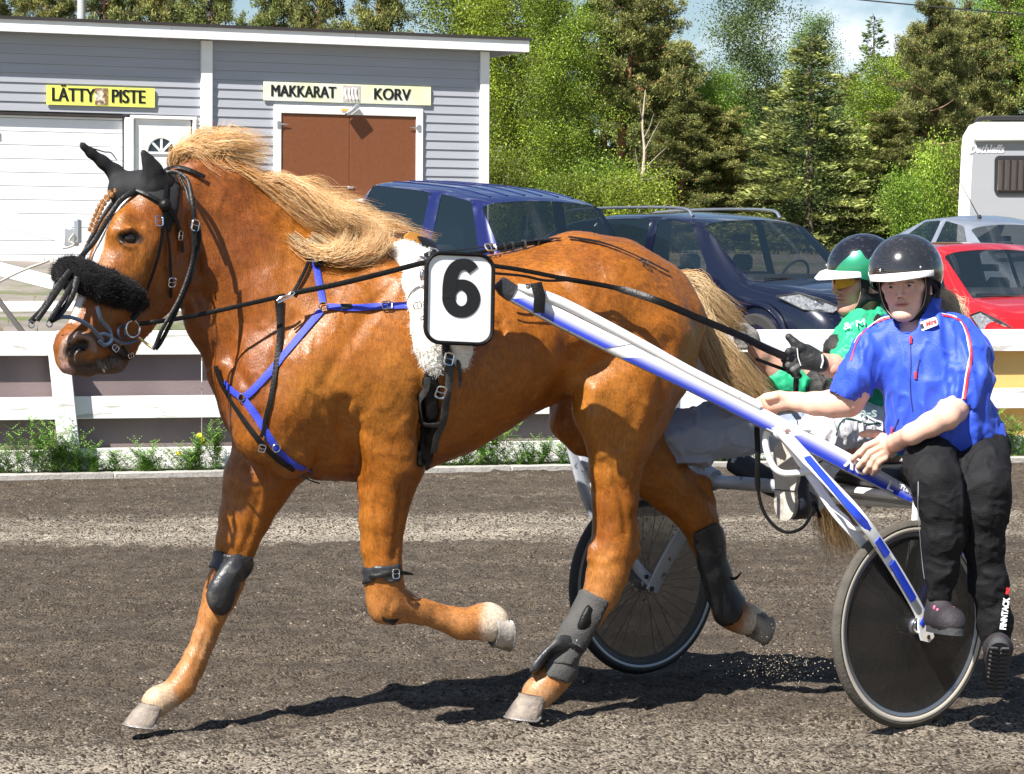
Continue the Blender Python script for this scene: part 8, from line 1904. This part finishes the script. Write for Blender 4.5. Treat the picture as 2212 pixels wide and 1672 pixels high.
for (kx, ky) in ((1604, 708), (1600, 717), (1602, 727), (1608, 736)): Mn.ch(FG, [(kx, ky, 8, .03), (kx-10, ky+3, 7.5, .01), (kx-8, ky+12, 7, -.01), (kx+2, ky+14, 6.5, -.01)], .005)
gv, gq = FG.mesh(); mobj('glove', smooth_mesh(gv, gq, 1, .4), gq, M('grey glove', (.22, .20, .19), .6, var=.3, vs=30), man)
# green jacket
m_grn = M('green racing jacket', (.012, .36, .17), .5, var=.06, vs=14, bump=.2, bs=180, sheen=.1); m_blkj = M('black jacket fabric', (.018, .016, .016), .65, var=.2, vs=20, bump=.3, bs=160)
def cloth(name, build, mat, par, lo, hi, h=.0065, amp=.008, sc=9, seed=50, dirs=(1, 1, 1)):
    F_ = Field(lo, hi, h); build(F_); V, Q = F_.mesh(); V = smooth_mesh(V, Q, 1, .5); V = jacket_folds(V, Q, amp, sc, seed, dirs); V = jacket_folds(V, Q, amp*.4, sc*2.6, seed+5); V = smooth_mesh(V, Q, 1, .35); return mobj(name, V, Q, mat, par), V, Q
def b1f(F_):
    Mn.ch(F_, [(1872, 700, 44, -.02), (1872, 740, 68), (1885, 800, 84), (1895, 880, 86), (1900, 930, 88)], .05, .95)
    Mn.ch(F_, [(1868, 728, 40, -.15), (1872, 728, 40, .15)], .06)
    Mn.ch(F_, [(1860, 735, 42, -.15), (1846, 770, 42, -.22), (1838, 800, 40, -.26), (1818, 798, 34, -.29)], .04)
    Mn.ch(F_, [(1874, 672, 36, -.0), (1868, 690, 40, -.01)], .02)
    F_.cone(Mn.p(1864, 640, -.02), Mn.p(1866, 676, -.02), .062, .052, .006, None, 1, True); F_.cone(Mn.p(1800, 792, -.31), Mn.p(1760, 780, -.34), .045, .06, .006, None, 1, True)
gj, gjv, gjq = cloth('jacket', b1f, m_grn, man, P(1760, 1010, 9.3)-np.array((.02, .0, .0)), P(2000, 640, 10.35)+np.array((.02, 0, .03)), amp=.010, sc=10)
GB = BVHTree.FromPolygons([tuple(p) for p in gjv], [tuple(q) for q in gjq.tolist()])
def b2f(F_): Mn.ch(F_, [(1850, 760, 38, .14), (1800, 825, 38, .17), (1745, 842, 34, .17), (1712, 834, 30, .15)], .04)
cloth('sleeve', b2f, m_blkj, man, P(1640, 930, 9.7)-np.array((.02, .0, .0)), P(1910, 700, 10.4)+np.array((.02, 0, .03)), amp=.013, sc=16, seed=61)
def b3f(F_):
    Mn.ch(F_, [(1716, 832, 36, .14), (1694, 826, 36, .13), (1680, 812, 32, .12)], .03); F_.cone(Mn.p(1668, 796, .11), Mn.p(1640, 770, .08), .040, .06, .005, None, 1, True)
cloth('sleeve_end', b3f, m_grn, man, P(1630, 900, 9.7)-np.array((.02, .0, .0)), P(1770, 750, 10.4)+np.array((.02, 0, .03)), amp=.008, sc=14, seed=67)
def b4f(F_): Mn.ch(F_, [(1812, 758, 22, -.20), (1806, 752, 24, -.17), (1800, 754, 20, -.14)], .03)
cloth('elbow_panel', b4f, m_blkj, man, P(1760, 800, 9.5)-np.array((.02, .0, .0)), P(1860, 710, 10.1)+np.array((.02, 0, .03)), amp=.004, sc=14, seed=71)
bstrap(GB, 'shoulder_panel', [(1905, 690), (1900, 720), (1896, 750)], 42, m_blkj, gj, .004, .12)
pc, pn = bsurf(GB, 1845, 710, .006)
if pc is not None:
    xa_ = nrm(P(1880, 702, pc[1])-P(1830, 716, pc[1])); xa_ = nrm(xa_-pn*(xa_ @ pn)); textobj('lettering', '& M', .055, M('pale green print', (.55, .75, .66), .5), gj, pc+pn*.012, xa_, nrm(np.cross(pn, xa_)*(1 if np.cross(pn, xa_)[2] > 0 else -1)), .0006, .9, 0, shear=.2)
# trousers
m_gtr = M('mud spattered grey trousers', (.26, .30, .40), .7, var=.10, vs=6, bump=.3, bs=140, col2=(.14, .12, .11), c2s=30, c2r=(.69, .74)); m_wtr = M('white grey trousers', (.66, .66, .68), .65, var=.06, vs=8, bump=.2, bs=140)
def b5f(F_): Mn.ch(F_, [(1890, 945, 62, .12), (1800, 925, 60, .12), (1700, 912, 56, .12), (1640, 915, 54, .11), (1580, 925, 60, .09), (1500, 940, 58, .07), (1450, 945, 48, .05), (1425, 950, 36, .04)], .04)
cloth('trouser_leg', b5f, m_gtr, man, P(1370, 1080, 9.5)-np.array((.02, .0, .0)), P(1990, 820, 10.5)+np.array((.02, 0, .03)), amp=.016, sc=6, seed=81, dirs=(.7, 1, 1.3))
def b6f(F_):
    Mn.ch(F_, [(1895, 935, 62, -.10), (1850, 925, 54, -.16), (1800, 925, 50, -.24), (1772, 935, 46, -.28), (1766, 975, 42, -.28), (1764, 1010, 36, -.28), (1756, 1060, 31, -.28), (1742, 1095, 26, -.29)], .04)
wt, wtv, wtq = cloth('trouser_leg', b6f, m_wtr, man, P(1690, 1180, 9.3)-np.array((.02, .0, .0)), P(1990, 840, 10.1)+np.array((.02, 0, .03)), amp=.010, sc=11, seed=91)
WB = BVHTree.FromPolygons([tuple(p) for p in wtv], [tuple(q) for q in wtq.tolist()])
m_seam = M('dark green seam', (.02, .07, .06), .6)
bstrap(WB, 'seam', [(1806, 940), (1812, 918), (1826, 905), (1850, 908), (1872, 916), (1900, 914)], 3.5, m_seam, wt, .002); bstrap(WB, 'gaiter_edge', [(1742, 1010), (1768, 1000), (1790, 985), (1800, 972)], 3, m_lea, wt, .002)
pc, pn = bsurf(WB, 1868, 893, .006)
if pc is not None: textobj('lettering', '.n-s', .05, M('pale grey print', (.30, .40, .40), .5), wt, pc+np.array((0, -.015, 0)), (.97, .1, 0), (0, 0, 1), .001, 1.1, .001)
# boot with its pale dusty sole facing forward in the stirrup
m_dsole = M('dusty boot sole', (.42, .39, .35), .85, var=.18, vs=16, bump=.35, bs=60, col2=(.24, .22, .20), c2s=12, c2r=(.55, .7)); m_dkb = M('dark navy boot', (.02, .022, .035), .5, var=.2)
sn_ = nrm(np.array((-.62, -.78, -.05))); sc0 = Mn.p(1695, 1038, -.47); sx_ = nrm(np.cross(sn_, UP)); 
if sx_[0] < 0: sx_ = -sx_
out = []
for a in np.linspace(0, 2*math.pi, 44, endpoint=False):
    ca, sa = math.cos(a), math.sin(a); wdt = .056 if ca > 0 else .050; wdt -= .010*math.exp(-((ca+.15)/.25)**2); out.append(sc0+UP*.140*(abs(ca)**.75)*(1 if ca > 0 else -1)+sx_*wdt*(abs(sa)**.8)*(1 if sa > 0 else -1))
bo = MB().prism(out, -sn_*.022).build('boot_sole', m_dsole, man, sharp=35)
MB().box(sc0+sn_*.0015-UP*.034, (.09, .004, .003), (sx_, sn_, UP)).build('sole_ridge', m_dkb, bo, smooth=False)
F_ = Field(sc0-.24, sc0+.24, .006); b0_ = -sn_
F_.chain([sc0-UP*.09+b0_*.07, sc0-UP*.02+b0_*.07, sc0+UP*.05+b0_*.065, sc0+UP*.10+b0_*.055], [.044, .042, .040, .030], .02); F_.chain([sc0-UP*.09+b0_*.06, Mn.p(1738, 1090, -.34)], [.05, .05], .03)
V, Q = F_.mesh(); mobj('boot', smooth_mesh(V, Q, 1), Q, m_dkb, man)
# helmet with green flame panels, glasses
m_hb = M('black helmet gloss', (.010, .010, .014), .15, coat=.9, var=0); m_hg = M('green metallic helmet panel', (.03, .30, .15), .3, metal=.45, coat=.8, var=.05)
hM, (hc_, r_, f_, u_) = put_helmet(cM, frM, m_hb, 'black helmet with green side panel and white visor on the driver', (40, 62), man, R_=(.122, .135, .124), vis=.062, vaz=60, vdrop=.02)
V = []; F = []; n = 30; m_ = 10      # green flame panel wrapping the near side (right of his head is away)
sgn = -1 if (r_ @ np.array((0, -1, 0))) < 0 else 1
for i in range(n+1):
    az = R(8+100*i/n); t = i/n; top = .040+.080*math.sin(min(1, t/.55)*math.pi/2)*(1-.45*sstep(.45, .60, t)*(1-sstep(.60, .8, t)))-.045*max(0, t-.82)/.18; bot = (1+math.cos(az))/2*.034+(1-math.cos(az))/2*-.045+(-.006-(-.0055))*(1-math.cos(az)**2)-.0
    for j in range(m_+1):
        z = bot+(max(top, bot+.004)-bot)*j/m_-.046+.0; sn2 = math.sqrt(max(0, 1-(z/.124)**2)); V.append(hc_+f_*math.cos(az)*.1368*sn2+r_*sgn*math.sin(az)*.1238*sn2+u_*(z*1.01))
for i in range(n):
    for j in range(m_): F.append((i*(m_+1)+j, (i+1)*(m_+1)+j, (i+1)*(m_+1)+j+1, i*(m_+1)+j+1))
MB().add(V, F).build('green_panel', m_hg, hM, sharp=60)
harness_pads(cM, frM, hM)
L3 = L3m; m_amb = bpy.data.materials.new('amber lens'); m_amb.use_nodes = True; b = m_amb.node_tree.nodes['Principled BSDF']; b.inputs['Base Color'].default_value = (.80, .38, .02, 1); b.inputs['Roughness'].default_value = .08; b.inputs['Alpha'].default_value = .72
gls = thing('sunglasses', 'amber wraparound sports glasses worn by the green jacketed driver', 'glasses', L3(0, .1, 0))
for sg in (-1, 1):
    V = []; n = 12
    for i in range(n+1):
        t = i/n; a_ = sg*(.006+.058*t); bb = .108-.045*t**2.2
        for (dz) in (.016-.002*t, -.027*(1-.75*t**2)+.0-.0): V.append(L3(a_, bb, dz+.002))
    Fq_ = [(2*i, 2*i+1, 2*i+3, 2*i+2) for i in range(n)]; V = V+[v-frM[1]*.0018 for v in V]; Fq_ += [tuple(q+2*(n+1) for q in f[::-1]) for f in Fq_]
    mobj('lens', V, Fq_, m_amb, gls)
    MB().tube([L3(sg*.058, .072, .016), L3(sg*.072, .045, .014), L3(sg*.078, .0, .006)], .0038, 6).build('temple', m_lea, gls)
    MB().tube([L3(sg*.006, .109, .017), L3(sg*.035, .100, .017), L3(sg*.064, .066, .015)], .0026, 6).build('frame', m_lea, gls)
MB().tube([L3(-.008, .110, .010), L3(0, .113, .008), L3(.008, .110, .010)], .002, 6).build('bridge', m_lea, gls); 
eyes(cM, frM, man)
# reins in the gloves, and their hanging loop
gp_ = Mn.p(1712, 775, yg-.04)
def rz(x, y, Y): return P(x, y, Y)
MB().tube(catmull([HP(1065, 574, .36), HP(1130, 584, .36), HP(1220, 602, .355), HP(1330, 622, .35), rz(1420, 650, 9.28), rz(1510, 688, 9.35), rz(1600, 726, 9.45), rz(1660, 756, 9.52), gp_], 6), [.0075]*12+[.0085]*7+[.0125]*30, 8, True, .3, HN).build('rein_strap', m_lea, rein, sharp=50)
MB().tube(catmull([HP(1065, 590, .37), HP(1130, 596, .37), HP(1180, 606, .36), HP(1250, 606, .355), HP(1320, 622, .35)], 6), .0045, 8, True, .5, HN).build('rein_strap', m_lea, rein, sharp=50)
MB().tube(catmull([rz(1600, 720, 9.95), rz(1640, 740, 9.8), rz(1690, 762, 9.62), Mn.p(1716, 772, yg)], 6), .012, 8, True, .3, UP).build('rein_strap', m_lea, rein)
MB().tube(catmull([rz(1632, 775, 9.5), Mn.p(1700, 800, yg+.0), Mn.p(1716, 800, yg+.01)], 6), .006, 8, True, .5, HN).build('rein_strap', m_lea, rein)
MB().tube(catmull([gp_+np.array((.03, .03, -.02)), P(1720, 820, 9.66), P(1716, 880, 9.62), P(1690, 890, 9.55), P(1640, 905, 9.40), P(1637, 980, 9.36), P(1638, 1060, 9.36), P(1655, 1115, 9.36), P(1692, 1148, 9.36), P(1730, 1142, 9.36), P(1752, 1112, 9.38), P(1758, 1085, 9.42), P(1772, 1118, 9.44)], 6), [.010]*36+[.006]*37, 8, True, .35, (.3, -1, 0)).build('rein_loop', m_lea, rein, sharp=50)
